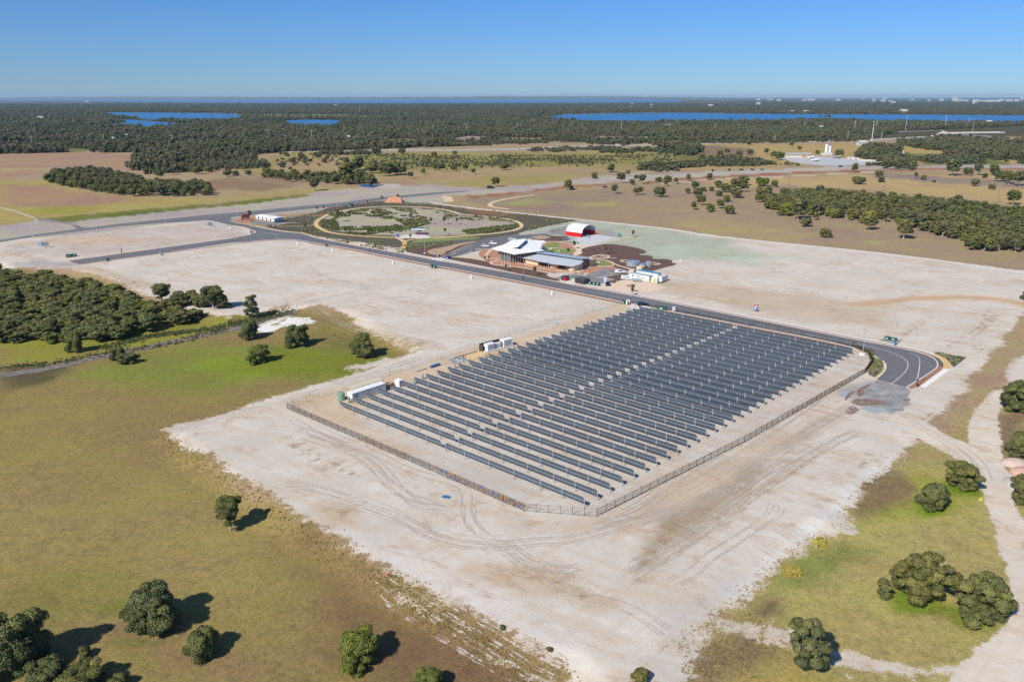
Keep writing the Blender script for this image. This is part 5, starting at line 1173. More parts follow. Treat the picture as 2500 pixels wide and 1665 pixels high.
gp = [inside('E', [(1190, 320), (1380, 310), (1430, 400), (1440, 440), (1330, 440), (1220, 400)], 1500, 11), inside('E', [(1300, 230), (1750, 170), (1950, 160), (2130, 230), (1900, 230), (1700, 240), (1300, 310)], 900, 12, 6),
      inside('E', [(1400, 400), (2000, 395), (2300, 330), (2355, 240), (2100, 150), (2355, 150), (2600, 300), (2400, 390), (2000, 430), (1500, 440)], 2200, 13, 5), inside('E', [(1500, 480), (1900, 440), (2600, 420), (2600, 450), (2000, 490), (1700, 510)], 1100, 14, 5),
      inside('2', [(60, 990), (500, 980), (600, 990), (400, 1020), (200, 1030)], 700, 15, 6), inside('2', [(900, 1010), (1100, 985), (1290, 965), (1290, 985), (1100, 1020), (950, 1030)], 1500, 16), inside('2', [(700, 870), (900, 900), (1180, 925), (1250, 945), (1000, 940), (800, 930)], 900, 17, 6),
      inside('2', [(120, 880), (350, 860), (500, 900), (640, 930), (500, 950), (200, 900)], 1500, 18, 6), inside('2', [(500, 960), (650, 920), (700, 960), (560, 1000)], 400, 19)]
tufts('garden_plants', np.concatenate(gp)[::2], .85, M_PLANT, .9, 9)
gq = [inside('F', [(380, 430), (1500, 370), (1900, 340), (1500, 460), (900, 550), (380, 590)], 1500, 21, 8), inside('2', [(-380, 960), (-60, 1000), (0, 1060), (600, 1090), (500, 1160), (0, 1070)], 900, 22, 8), inside('2', [(200, 830), (350, 805), (900, 850), (1700, 935), (1350, 1000), (1320, 950), (900, 880), (600, 840)], 1500, 23, 12),
      inside('2', [(-60, 880), (200, 830), (60, 880), (-100, 940), (-250, 950)], 400, 24, 8), inside('Q', [(400, 560), (460, 560), (500, 600), (480, 650), (440, 690), (380, 650)], 260, 25, 3), inside('Q', [(880, 505), (1100, 545), (1030, 600), (980, 550)], 160, 26, 3)]
tufts('ground_cover', np.concatenate(gq), .75, foliage_mat('grey_leaves', (.08, .10, .04), (.13, .15, .07), (.20, .22, .12), (.22, .22, .17)), .6, 10)
tufts('grass_tufts', np.concatenate([inside('Q', [(250, 450), (330, 470), (400, 490), (420, 520), (390, 560), (385, 515), (330, 480)], 300, 27), along('W', [(700, 690), (1000, 615), (1300, 580), (1550, 530), (1750, 500), (1980, 420)], 1500, 1.6, 28), along('W', [(0, 830), (400, 790), (800, 720), (1200, 650), (1550, 560)], 500, 1.6, 29)]), .42, M_PLANT, .8, 12)
# ------------------------------------------------------------------ solar farm
def panel_mat():
    m, nt, b = new_mat('solar_panel'); k = NT(nt)
    tc = k.n('ShaderNodeTexCoord').outputs['Object']
    sp = k.n('ShaderNodeSeparateXYZ'); nt.links.new(tc, sp.inputs[0])
    fx = k.math('FRACT', k.math('MULTIPLY', sp.outputs[0], 1.0)); ln = k.math('LESS_THAN', k.math('ABSOLUTE', k.math('SUBTRACT', fx, .5)), .022)
    fc = k.math('LESS_THAN', k.math('FRACT', k.math('MULTIPLY', sp.outputs[0], 6.0)), .09)
    fz = k.math('LESS_THAN', k.math('FRACT', k.math('MULTIPLY', sp.outputs[2], 7.0)), .10)
    cell = k.math('MULTIPLY', k.math('MAXIMUM', fc, fz), .35)
    n = k.noise(k.xform(tc, 0, (1, 1, 1)), 1.0, 2, .5); rnd = k.n('ShaderNodeObjectInfo').outputs['Random']
    base = k.mix(k.map(n, .35, .65), (.062, .092, .135), (.078, .108, .152))
    base = k.mix(k.math('MULTIPLY', rnd, .25), base, (.065, .075, .088))
    k.put(b.inputs['Base Color'], k.mix(ln, k.mix(cell, base, (.10, .12, .145)), (.17, .19, .215)))
    b.inputs['Roughness'].default_value = .32; b.inputs['Specular IOR Level'].default_value = .5
    return m
M_PANEL = panel_mat()
M_GALV = mat('galvanised_steel', (.36, .39, .42), .5, .3, .12, 3)
M_TUBE = mat('torque_tube_steel', (.33, .41, .48), .38, .45, .08, 2)
M_BRKT = mat('bright_bracket', (.44, .47, .49), .5, .1, .06)
M_DARK = mat('dark_steel', (.045, .045, .05), .5, .1, .2)
POSTS = [0, 6.2, 12.2, 20.3, 28.3, 36.4, 43.4, 50.2, 58.2, 66.2, 74.2, 80.4, 86.5]
TZ = 1.62; TH = R(66)
def panel_bay(x0, x1, round_=0):
    """one bay of modules between two posts, seen from its tilted underside"""
    L = 2.05; n = Vector((0, math.sin(TH), math.cos(TH))); up_ = Vector((0, -math.cos(TH), math.sin(TH)))
    c = Vector((0, 0, TZ)) + n * .12
    P = [(x0, -L / 2), (x1, -L / 2), (x1, L / 2 - (.22 if round_ > 0 else 0)), (x1 - (.18 if round_ > 0 else 0), L / 2), (x0, L / 2)]
    mb = MB(); q = [c + up_ * b + Vector((a, 0, 0)) for a, b in P]; k = len(q)
    mb.add([tuple(v) for v in q] + [tuple(v + n * .04) for v in q], [tuple(range(k)), tuple(range(2 * k - 1, k - 1, -1))] + [(i, k + i, k + (i + 1) % k, (i + 1) % k) for i in range(k)])
    # mounting rails under the modules
    x = x0 + .5
    while x < x1:
        a = c + Vector((x, 0, 0)); mb.add([tuple(a + up_ * (-.6) + Vector((-.025, 0, 0)) - n * .004), tuple(a + up_ * (-.6) + Vector((.025, 0, 0)) - n * .004), tuple(a + up_ * .6 + Vector((.025, 0, 0)) - n * .004), tuple(a + up_ * .6 + Vector((-.025, 0, 0)) - n * .004)], [(0, 1, 2, 3)], 1); x += 1.0
    return mb
row0 = thing('solar_tracker_row', 'x', 'solar panels', group='rows of solar panels inside the black fence')
for i in range(len(POSTS) - 1):
    a, b = POSTS[i] + .14, POSTS[i + 1] - .14
    if i == 5: b = POSTS[6] - 1.75
    if i == 6: a = POSTS[6] + .55
    panel_bay(a, b, 1 if i == 11 else 0).build('solar_panel', [M_PANEL, M_GALV], row0)
mb = MB(); mb.box(.0, 86.5, -.06, .06, TZ - .06, TZ + .06); mb.build('torque_tube', M_TUBE, row0)
for i, x in enumerate(POSTS):
    mb = MB(); mb.box(x - .075, x + .075, -.06, .06, -.1, TZ + .10)
    mb.box(x - .11, x + .11, -.10, -.06, TZ - .25, TZ + .16); mb.build('post', M_GALV, row0)
    if 0 < i < 12:
        mb = MB(); n = Vector((0, math.sin(TH), math.cos(TH))); up_ = Vector((0, -math.cos(TH), math.sin(TH))); c = Vector((x, 0, TZ)) + n * .13
        q = [c + up_ * s + Vector((dx, 0, 0)) for s, dx in ((.10, -.12), (.10, .12), (.98, .09), (.98, -.09))]
        mb.add([tuple(v) for v in q] + [tuple(v + n * .03) for v in q], [(0, 1, 2, 3), (7, 6, 5, 4), (0, 4, 5, 1), (1, 5, 6, 2), (2, 6, 7, 3), (3, 7, 4, 0)])
        mb.box(x - .05, x + .05, -.16, .12, TZ + .09, TZ + .20); mb.build('bracket', M_BRKT, row0)
x = POSTS[6]; mb = MB(); mb.box(x - .42, x + .30, -.02, .30, TZ - .42, TZ - .02); mb.cyl((x - .2, .14, TZ - .2), (x - .8, .14, TZ - .45), .10, n=8); mb.build('drive_motor', M_DARK, row0)
mb = MB(); mb.box(x + .28, x + .40, -.50, .62, TZ - .80, TZ + .72); mb.build('drive_arm', M_BRKT, row0)
children_ready()
NROW = 33; RA = R(-41.5); RC = R(46.35); R0 = np.array((-49.1, 211.6))
for i in range(NROW):
    r = row0 if i == 0 else copy_tree(row0)
    p = R0 + np.array((math.cos(RC), math.sin(RC))) * 4.595 * i
    r.location = (p[0], p[1], 0); r.rotation_euler = (0, 0, RA)
    if i == 0: l = 'long row of tilted dark solar panels nearest the front fence'
    elif i == NROW - 1: l = 'long row of tilted solar panels farthest back, beside the asphalt road'
    elif i <= 16: l = 'long row of tilted dark solar panels, %s counting from the front fence' % ORD[i]
    else: l = 'long row of tilted dark solar panels, %s counting from the road side' % ORD[NROW - 1 - i]
    r['label'] = l

# --- fences
M_FENCE = mat('black_fence', (.035, .030, .028), .5, .2, .15)
M_WIRE = mat('fence_wire', (.20, .20, .20), .5, .4, .15)
M_ORANGE = mat('orange_slats', (.62, .26, .06), .6, 0, .15); M_BLUE = mat('blue_slats', (.05, .19, .50), .6, 0, .15)
def fence(pts, label, style='bars', h=1.85, sp=3.0, art=None, group=None, barsp=.13, barr=.016):
    P = [np.array(p) for p in pts]; a0 = P[0]
    t = thing('security_fence' if style == 'bars' else 'wire_fence', label, 'fence', (float(a0[0]), float(a0[1]), 0), group=group)
    rails = MB(); bars = MB(); ns = 0; artm = [MB(), MB()]; s_tot = 0; rg = np.random.default_rng(9); m_ = M_FENCE if style == 'bars' else M_WIRE
    tot = sum(np.linalg.norm(b - a) for a, b in zip(P, P[1:]))
    for a, b in zip(P, P[1:]):
        L = np.linalg.norm(b - a); e = (b - a) / L; q = a - a0; nrm = np.array((-e[1], e[0]))
        rz = math.atan2(e[1], e[0]); n = max(1, int(round(L / sp)))
        for z in ((h - .06, .18) if style == 'bars' else (h - .03, h * .5, .06)):
            w = .022 if style == 'bars' else .012
            A = Vector((q[0], q[1], z)); B = Vector((q[0] + e[0] * L, q[1] + e[1] * L, z)); rails.cyl(A, B, w, n=4)
        if style == 'bars':
            for k in range(int(L / barsp)):
                c = q + e * k * barsp; bars.cyl((c[0], c[1], .1), (c[0], c[1], h), barr, n=3, cap=False)
        else:
            for k in range(int(L / .35)):
                c = q + e * k * .35; c2 = c + e * .9
                bars.cyl((c[0], c[1], .05), (c2[0], c2[1], h - .05), .005, n=3, cap=False); bars.cyl((c2[0], c2[1], .05), (c[0], c[1], h - .05), .005, n=3, cap=False)
        for k in range(n + (1 if b is P[-1] else 0)):
            c = q + e * L * k / n; ns += 1
            if ns > 99: continue
            pm = MB(); r = .045 if style == 'bars' else .028; pm.box(c[0] - r, c[0] + r, c[1] - r, c[1] + r, -.1, h + .08)
            pm.build('post', m_, t)
            if art is not None and s_tot + L * k / n > art * tot and k < n:
                bl = L / n; f0 = (s_tot + L * k / n) / tot
                for j in range(int(bl / .15)):
                    u_ = (j + .5) * .15; cc = c + e * u_ + nrm * .03
                    g_ = f0 * 9 + j * .02; col_ = 1 if (math.sin(g_ * 7.1 + math.sin(k * 2.1) * 2) + .6 * math.sin(k * 3.7 + j * .35)) > .0 else 0
                    zlo = .95 if f0 < .72 else .25; dens = .3 + .9 * (f0 - art)
                    if rg.random() > .18 + dens * .45: continue
                    z1 = h - .12; zm = zlo + (z1 - zlo) * (.5 + .5 * math.sin(k * 1.9 + j * .3)) * .6
                    artm[col_].box(cc[0] - .034, cc[0] + .034, cc[1] - .008, cc[1] + .008, zm, z1)
                    if f0 > .7: artm[1 - col_].box(cc[0] - .034, cc[0] + .034, cc[1] - .008, cc[1] + .008, .2, zm - .01)
        s_tot += L
    rails.build('rail', m_, t); bars.build('infill', m_, t)
    if art is not None: artm[0].build('coloured_slats', M_ORANGE, t); artm[1].build('coloured_slats', M_BLUE, t)
    return t
fence([G(701.5, 998), G(1279.5, 1247.5)], 'black bar fence along the near-left side of the solar field with orange and blue slats', sp=3.0, art=.46)
fence([G(1279.5, 1247.5), G(1457, 1261)], 'short thin fence across the cut-off front corner of the solar field', sp=2.6, barsp=.3, barr=.008)
fence([G(1457, 1261), G(1817, 1080), G(2112, 911), G(2131, 886)], 'long black bar fence along the right side of the solar field', sp=2.9)
fence([G(2131, 886), G(2120, 868), G(2081.5, 846), G(1900, 806), G(1578, 748)], 'black fence between the back of the solar field and the asphalt road', sp=4.6)
fence([G(716, 991), G(780, 971.5), G(1166, 848)], 'grey wire fence behind the white container on the left side of the solar field', 'wire', sp=4.4, h=2.0)
fence([G(1222, 827), G(1372, 781), G(1518, 743)], 'grey wire fence from the battery enclosure up to the road gate', 'wire', sp=4.4, h=2.0)

# --- plant along the left side of the solar field
M_WHITE = mat('white_paint', (.74, .74, .73), .5, 0, .06); M_CONT = mat('container_white', (.60, .63, .64), .5, .1, .08)
M_GLASS = mat('dark_glass', (.025, .035, .05), .12, 0, .2, spec=.6); M_BLACK = mat('black_rubber', (.02, .02, .02), .8)
M_GREEN = mat('green_kiosk', (.012, .085, .05), .5, 0, .15); M_TANKG = mat('green_tank', (.20, .33, .26), .5, 0, .12)
M_CREAMW = mat('cream_wall', (.63, .51, .33), .8, 0, .06); M_GREYR = mat('grey_roof', (.60, .63, .65), .45, .3, .06); M_RUST = mat('rust_brown', (.28, .13, .07), .8, 0, .3)
def frame(k, o, ang):
    p = G(*Zm(k, [o])[0]); return float(p[0]), float(p[1]), R(ang)
x, y, a = frame('K', (640, 800), 47)
t = thing('shipping_container', 'long white corrugated container standing beside the first solar rows', 'container', (x, y, gz(x, y)), a)
mb = MB(); W_ = 12.2; nrib = 44
prof = []
for i in range(nrib):
    u0 = W_ * i / nrib; d_ = .06 if i % 2 else 0; prof += [(u0, d_), (u0 + W_ / nrib, d_)]
back = [(W_, 2.44), (0, 2.44)]
mb.prism(prof + back, .16, 2.56); mb.build('body', M_CONT, t)
mb = MB(); mb.box(-.03, W_ + .03, -.03, 2.47, 2.56, 2.64); mb.build('roof', M_WHITE, t)
mb = MB(); mb.box(-.05, -.0, .08, 1.18, .2, 2.5); mb.box(-.05, -.0, 1.26, 2.36, .2, 2.5); mb.build('door', M_WHITE, t)
mb = MB(); mb.box(5.6, 5.72, -.05, -.004, .16, 2.56); mb.box(-.02, .1, -.04, .0, .0, 2.56); mb.box(W_ - .1, W_ + .02, -.04, .0, .0, 2.56); mb.box(0, W_, -.035, 0.0, .0, .15); mb.build('frame', M_GALV, t)
mb = MB(); mb.box(1.0, 1.9, -.03, -.012, 1.15, 2.2); mb.build('logo_panel', mat('blue_logo', (.08, .26, .55), .5), t)
t = thing('shade_awning', 'flat beige awning roof on thin posts behind the white container', 'awning', (x, y, gz(x, y)), a)
mb = MB(); mb.slab([(2.6, 3.1, 2.75), (14.0, 3.1, 2.75), (14.0, 6.4, 2.45), (2.6, 6.4, 2.45)], .08); mb.build('roof', mat('beige_roof', (.55, .50, .38), .7), t)
for u in (2.8, 8.2, 13.8):
    for v, z in ((3.2, 2.67), (6.3, 2.37)):
        mb = MB(); mb.box(u - .05, u + .05, v - .05, v + .05, -.1, z); mb.build('post', M_GALV, t)
t = thing('skip_bin', 'open rusty bin full of scrap behind the end of the white container', 'bin', (x, y, gz(x, y)), a)
mb = MB(); mb.box(13.0, 16.4, 1.4, 1.5, .0, 1.3); mb.box(13.0, 16.4, 3.1, 3.2, 0, 1.3); mb.box(13.0, 13.1, 1.5, 3.1, 0, 1.3); mb.box(16.3, 16.4, 1.5, 3.1, 0, 1.3); mb.box(13.1, 16.3, 1.5, 3.1, 0, .12); mb.build('body', M_RUST, t)
mb = MB()
for i in range(16): mb.ico((13.5 + rng.random() * 2.6, 1.8 + rng.random(), .7 + rng.random() * .6), .16 + rng.random() * .25, 1, (1.4, 1, .6), .4)
mb.build('scrap', mat('scrap', (.12, .08, .06), .8, .2, .5, 4, c2=(.5, .4, .3)), t)
t = thing('white_cabinet', 'tall white and grey cabinet at the far end of the container', 'cabinet', (x, y, gz(x, y)), a)
mb = MB(); mb.rbox(17.0, 18.6, -.4, 1.8, 0, 2.2, .06); mb.build('body', M_WHITE, t)
mb = MB(); mb.box(17.15, 18.45, -.44, -.41, .15, 2.05); mb.build('door', M_GALV, t)
def tank(k, o, r, h, label, m, name='water_tank', ribs=True):
    p = G(*Zm(k, [o])[0]); t = thing(name, label, 'tank', pgz(p))
    n = 28; mb = MB(); rr = r
    nseg = 8 if ribs else 1
    for i in range(nseg):
        z0, z1 = h * i / nseg, h * (i + 1) / nseg
        mb.cyl((0, 0, z0), (0, 0, z1 - .04 * ribs), rr, n=n); 
        if ribs: mb.cyl((0, 0, z1 - .04), (0, 0, z1), rr - .05, n=n)
    mb.build('tank_wall', m, t)
    mb = MB(); mb.cyl((0, 0, h + .002), (0, 0, h + r * .16), rr * 1.01, rr * .18, n=n); mb.cyl((0, 0, h + r * .16), (0, 0, h + r * .16 + .1), rr * .18, n=12); mb.build('tank_roof', m, t)
    return t
tank('K', (418, 752), 1.1, 2.2, 'green round water tank at the near corner of the container', M_TANKG)
tank('K', (570, 812), .38, 1.7, 'narrow grey-green cylinder standing against the container end', mat('grey_green', (.2, .27, .26), .5), 'gas_cylinder', False)
drum = None
for i, (k, o) in enumerate([('M', (1132, 745)), ('M', (1198, 708)), ('M', (1446, 626)), ('M', (1680, 550)), ('M', (1892, 480)), ('M', (2092, 412)), ('I', (1396, 432)), ('I', (1662, 347)), ('I', (1911, 268)), ('I', (2145, 188))]):
    p = G(*Zm(k, [o])[0])
    if drum is None:
        drum = thing('steel_cabinet', 'x', 'cabinet', group='round steel cabinets at the left ends of the solar rows')
        mb = MB(); mb.cyl((0, 0, 0), (0, 0, 1.45), .40, n=16); mb.build('body', M_GALV, drum)
        mb = MB(); mb.cyl((0, 0, 1.452), (0, 0, 1.56), .43, .30, n=16); mb.build('lid', M_GALV, drum)
        mb = MB(); mb.cyl((.3, -.35, .0), (.9, -.75, .02), .05, n=6); mb.build('conduit', M_DARK, drum); children_ready(); c = drum
    else: c = copy_tree(drum)
    c.location = pgz(p); c.rotation_euler = (0, 0, R(5))
    c['label'] = 'round grey steel cabinet at the left ends of the solar rows, ' + ('nearest the container' if i == 0 else 'nearest the road gate' if i == 9 else ORD[i] + ' from the container')
# blue stack of timber/pallets and small slab things
p = G(*Zm('K', [(2200, 120)])[0]); t = thing('pallet_stack', 'low stack of blue panels lying inside the wire fence', 'stack', pgz(p), R(47))
for i in range(4):
    mb = MB(); mb.box(-1.8 + .12 * i, 1.9 + .1 * i, -.6, .5 - .05 * i, .18 + .14 * i, .29 + .14 * i); mb.build('panel', mat('blue_stack', (.04, .14, .30), .5, 0, .2), t)
mb = MB()
for u in (-1.4, 0, 1.4): mb.box(u - .1, u + .1, -.7, .6, 0, .17)
mb.build('bearer', mat('timber', (.35, .24, .14), .8), t)
p = G(*Zm('K', [(1960, 190)])[0]); t = thing('steel_beam', 'long thin steel beam lying on the sand left of the blue stack', 'beam', pgz(p), R(47)); mb = MB(); mb.box(-2.2, 2.2, -.12, .12, .0, .06); mb.box(-2.2, 2.2, -.02, .02, .06, .2); mb.box(-2.2, 2.2, -.12, .12, .2, .25); mb.build('beam', M_GALV, t)
p = G(*Zm('I', [(262, 690)])[0]); t = thing('steel_beam', 'long steel beam lying along the fence beside the orange sand', 'beam', pgz(p), R(44)); mb = MB(); mb.box(-5, 5, -.15, .15, .0, .08); mb.box(-5, 5, -.03, .03, .08, .22); mb.box(-5, 5, -.15, .15, .22, .28); mb.build('beam', M_GALV, t)
p = G(*Zm('I', [(240, 728)])[0]); t = thing('slab_bollard', 'black post standing on the grey slab beside the orange sand', 'post', pgz(p)); mb = MB(); mb.cyl((0, 0, 0), (0, 0, 1.1), .12, n=10); mb.cyl((0, 0, 1.1), (0, 0, 1.2), .16, n=10); mb.build('post', M_DARK, t)
# battery enclosure
x, y, a = frame('N', (640, 770), 40)
t = thing('battery_station', 'row of white battery cabinets on a concrete plinth with dark screen wall', 'battery station', (x, y, gz(x, y)), a)
mb = MB(); mb.box(0, 12.6, -3.4, .2, -.1, .28); mb.build('plinth', mat('grey_plinth', (.48, .50, .50), .8), t)
mb = MB(); mb.box(.8, 4.3, -2.7, -.6, .282, 2.5); mb.build('battery_cabinet', M_WHITE, t)
mb = MB(); mb.box(.95, 4.15, -2.76, -2.703, .45, 1.25); mb.box(.95, 4.15, -2.76, -2.703, 1.4, 2.3); mb.build('louvre_panel', mat('louvre_grey', (.42, .45, .50), .5, .2, .2, 9), t)
mb = MB(); mb.rbox(4.9, 7.3, -2.5, -.9, .282, 2.0, .08); mb.build('transformer', mat('pale_grey', (.55, .57, .58), .5), t)
mb = MB()
for u in (5.3, 6.1, 6.9): mb.cyl((u, -1.7, 2.0), (u, -1.7, 2.35), .12, .06, n=8)
mb.build('bushing', M_WHITE, t)
mb = MB(); mb.rbox(4.5, 4.75, -2.4, -.8, .282, 2.1, .03); mb.rbox(7.5, 7.75, -2.4, -.8, .282, 2.1, .03); mb.build('cooling_fin', M_DARK, t)
mb = MB(); mb.box(8.0, 12.2, -2.9, -.5, .282, 2.75); mb.build('battery_cabinet', M_WHITE, t)
mb = MB(); mb.box(8.2, 11.2, -2.96, -2.903, .4, 2.5); mb.build('louvre_panel', mat('louvre_grey', (.42, .45, .50), .5), t)
mb = MB(); mb.box(-.4, 12.4, .35, .45, 0, 2.5); mb.box(-.5, -.4, -1.6, .45, 0, 2.5); mb.build('screen_wall', mat('dark_screen', (.06, .05, .045), .7), t)
# ------------------------------------------------------------------ community building
M_ROOFW = mat('white_roof', (.80, .80, .79), .45, .0, .03, .4); M_TIMB = mat('grey_timber', (.52, .48, .42), .8, 0, .2, 3); M_BRICK = mat('red_brick', (.30, .12, .08), .8, 0, .25, 5)
M_STEELB = mat('steel_blue', (.20, .33, .45), .35, .4, .1)
x0, y0 = .6, 424.7; a = R(-37.4)
t = thing('community_hall', 'main hall with large folded white roof, dark roof slot and tall timber posts', 'building', (x0, y0, 0), a)
wl = [(-9.6, -.7), (1.5, -3.2), (6.4, 0.2), (8.5, 9), (2.5, 16), (0, 27), (-7, 20), (-10.5, 13)]
mb = MB(); mb.prism(wl, 0, 4.9); mb.build('wall', mat('hall_wall', (.30, .20, .15), .8, 0, .2, 2), t)
mb = MB(); mb.box(-9.0, 1.0, -.12, .0, .3, 4.9); 
mb = MB()
def wallseg(mb, p, q, z0, z1, d):
    p = np.array(p); q = np.array(q); e = (q - p) / np.linalg.norm(q - p); n = np.array((e[1], -e[0])); c = [p, q, q + n * d, p + n * d]
    mb.prism([tuple(v) for v in c], z0, z1)
wallseg(mb, (-8.0, -1.05), (1.3, -3.15), .2, 5.0, .12); wallseg(mb, (1.7, -3.0), (6.2, 0.05), .2, 5.0, .12); mb.build('glazing', M_GLASS, t)
for i in range(9):
    s = i / 8; px_, py_ = -7.6 + 8.9 * s, -1.9 - 2.1 * s
    mb = MB(); mb.cyl((px_, py_ - .4, 0), (px_ + .15, py_ - .9, 5.6), .13, n=7); mb.build('timber_post', M_TIMB, t)
for i in range(4):
    s = i / 3; mb = MB(); mb.cyl((2.6 + 3.2 * s, -3.3 + 2.4 * s, 0), (3.0 + 3.4 * s, -4.1 + 2.3 * s, 5.5), .12, n=7); mb.build('timber_post', M_TIMB, t)
A, B, C = (-11.1, -4.8, 6.5), (7.1, -7.8, 5.9), (13.9, 10.0, 6.2)
sl, sbr = (-1.7, -.6, 7.1), (2.3, 5.4, 6.9)
mb = MB()
mb.slab([A, (6.3, -7.8, 5.95), B, C, sbr, sl], .35); mb.build('roof', M_ROOFW, t)
mb = MB(); mb.slab([A, sl, (3.6, -.1, 8.5), (-3.1, 16.0, 9.2), (-8.1, 22.0, 8.6), (-12.5, 14.3, 8.0), (-9.6, 4.6, 7.5)], .3); mb.build('roof', M_ROOFW, t)
mb = MB(); mb.slab([sbr, (13.5, 9.4, 6.23), (8.6, 12.2, 6.35), (9.0, 14.2, 6.4), (6.4, 17.0, 6.6), (5.4, 19.6, 6.7), (2.6, 23.5, 6.9), (3.6, 25.6, 6.9), (-.4, 29.6, 7.2), (-8.3, 23.3, 7.6)], .3); mb.build('roof', M_ROOFW, t)
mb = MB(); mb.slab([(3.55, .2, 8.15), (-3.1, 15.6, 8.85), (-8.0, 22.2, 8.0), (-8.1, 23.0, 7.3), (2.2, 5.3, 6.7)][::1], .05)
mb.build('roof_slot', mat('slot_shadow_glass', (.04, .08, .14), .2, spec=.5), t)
mb = MB(); mb.prism([(6.6, 15.5), (9.8, 15.8), (9.0, 18.6), (5.6, 21.5), (3.4, 20.0)], 0, 5.6); mb.build('rear_glazing', mat('blue_glass', (.02, .05, .10), .15), t)
mb = MB(); mb.box(-6.0, -4.4, 22.4, 23.0, 8.5, 8.8); mb.box(-1.5, 3.0, 18, 18.15, 7.0, 7.12); mb.build('roof_vent', M_GALV, t)
# classroom wing
x0, y0 = 7.1, 418.7
t = thing('classroom_wing', 'long low wing with cream walls, grey sloping roof and clerestory windows', 'building', (x0, y0, 0), a)
mb = MB()
for u0, u1 in ((0, 8.3), (17.0, 21.0), (28.3, 31.8)): mb.box(u0, u1, -.9 if u0 else .0, 7.0, 0, 2.95)
mb.box(31.0, 31.8, 7.0, 7.3, 0, 4.0); mb.build('wall', M_CREAMW, t)
mb = MB(); mb.box(8.3, 17.0, 1.0, 7.0, 0, 2.9); mb.box(21.0, 28.3, 1.0, 7.0, 0, 2.9); mb.box(-5.5, 0, 2.5, 7.0, 0, 2.9); mb.box(31.0, 31.4, 7.3, 13.0, 0, 4.4); mb.build('recess_wall', mat('dark_wall', (.10, .07, .055), .7), t)
for u0, u1 in ((9.0, 16.3), (21.6, 27.6), (-5.0, -.6)):
    n_ = 4
    for i in range(n_):
        w_ = (u1 - u0) / n_; v_ = .95 if u0 > 0 else 2.45
        f_ = MB(); f_.box(u0 + i * w_ + .08, u0 + (i + 1) * w_ - .08, v_ - .06, v_, .35, 2.5); f_.build('window', M_GLASS, t)
for u in (.6, 16.6, 20.7, 28.0, 31.4):
    mb = MB(); mb.box(u - .12, u + .12, -2.2, -1.96, 0, 2.75); mb.build('post', M_GALV, t)
mb = MB(); mb.slab([(-5.8, -1.1, 3.25), (8.0, -1.8, 3.02), (10.8, -3.0, 3.0), (16.6, -3.0, 3.0), (18.8, -3.9, 2.98), (29.0, -3.0, 3.0), (32.2, -2.6, 3.05), (33.8, 1.8, 3.7), (32.6, 6.6, 4.3), (2.3, 6.7, 4.35), (-.1, 6.3, 4.25)], .22); mb.build('roof', M_GREYR, t)
mb = MB(); mb.box(3.0, 31.2, 6.9, 7.3, 4.32, 5.1); mb.box(2.6, 31.0, 7.3, 13.0, .0, 4.6); mb.build('clerestory_wall', mat('clerestory_grey', (.30, .33, .36), .6), t)
for i in range(16):
    f_ = MB(); f_.box(3.3 + i * 1.73, 3.3 + i * 1.73 + 1.45, 6.84, 6.89, 4.42, 5.0); f_.build('window', M_GLASS, t)
mb = MB(); mb.slab([(2.2, 6.0, 5.45), (31.6, 6.0, 5.4), (34.2, 13.4, 4.75), (2.6, 14.0, 4.8)], .18); mb.build('roof', mat('blue_grey_roof', (.42, .50, .58), .4, .3, .06), t)
mb = MB(); mb.box(29.6, 32.4, 13.3, 19.0, 0, 3.6); mb.box(27, 29.6, 13.0, 19, 0, 3.6); mb.build('rear_wall', M_CREAMW, t)
mb = MB(); mb.box(31.4, 31.5, 8.4, 12.4, .1, 4.0); mb.build('glass_door', M_GLASS, t)
# four flag poles
for i, (px_, h_) in enumerate([(590, 0), (642, 0), (696, 0), (748, 0)]):
    p = G(*Zm('A', [(px_, 708 + 9 * i)])[0]); t = thing('flagpole', 'bare white flagpole before the hall, ' + ['leftmost', 'second from left', 'third from left', 'rightmost'][i] + ' of four', 'flagpole', pgz(p), group='flagpoles before the hall')
    mb = MB(); mb.cyl((0, 0, 0), (0, 0, 7.2), .09, .05, n=8); mb.build('pole', M_WHITE, t); mb = MB(); mb.cyl((0, 0, -.05), (0, 0, .15), .3, n=10); mb.build('base', M_KERB, t)
# arched shed
x, y, a = frame('D', (1080, 470), -42)
t = thing('arched_shelter', 'open-ended barrel-roofed shelter with white canopy on bright red container walls', 'shelter', (x, y, 0), a)
M_REDC = mat('red_container', (.58, .012, .02), .5, 0, .08)
for v0 in (0.0, 13.6):
    mb = MB(); pr = []
    for i in range(40): pr += [(-11.8 + 11.8 * i / 40, v0 + (.05 if i % 2 else 0)), (-11.8 + 11.8 * (i + 1) / 40, v0 + (.05 if i % 2 else 0))]
    mb.prism(pr + [(0, v0 + 2.2), (-11.8, v0 + 2.2)], 0, 2.55); mb.build('container_wall', M_REDC, t)
mb = MB(); n_ = 20; vs = []; fs = []
for i in range(n_ + 1):
    ph = math.pi * (i / n_); v = 7.9 - 7.4 * math.cos(ph); z = 2.6 + 4.4 * math.sin(ph) ** .85; z2 = z - .12; v2 = 7.9 - 7.28 * math.cos(ph)
    vs += [(-12, v, z), (.6, v, z), (-12, v2, z2), (.6, v2, z2)]
for i in range(n_):
    k = 4 * i; fs += [(k, k + 1, k + 5, k + 4), (k + 2, k + 6, k + 7, k + 3), (k, k + 4, k + 6, k + 2), (k + 1, k + 3, k + 7, k + 5)]
mb.add(vs, fs); mb.build('canopy', M_ROOFW, t, smooth=False)
mb = MB()
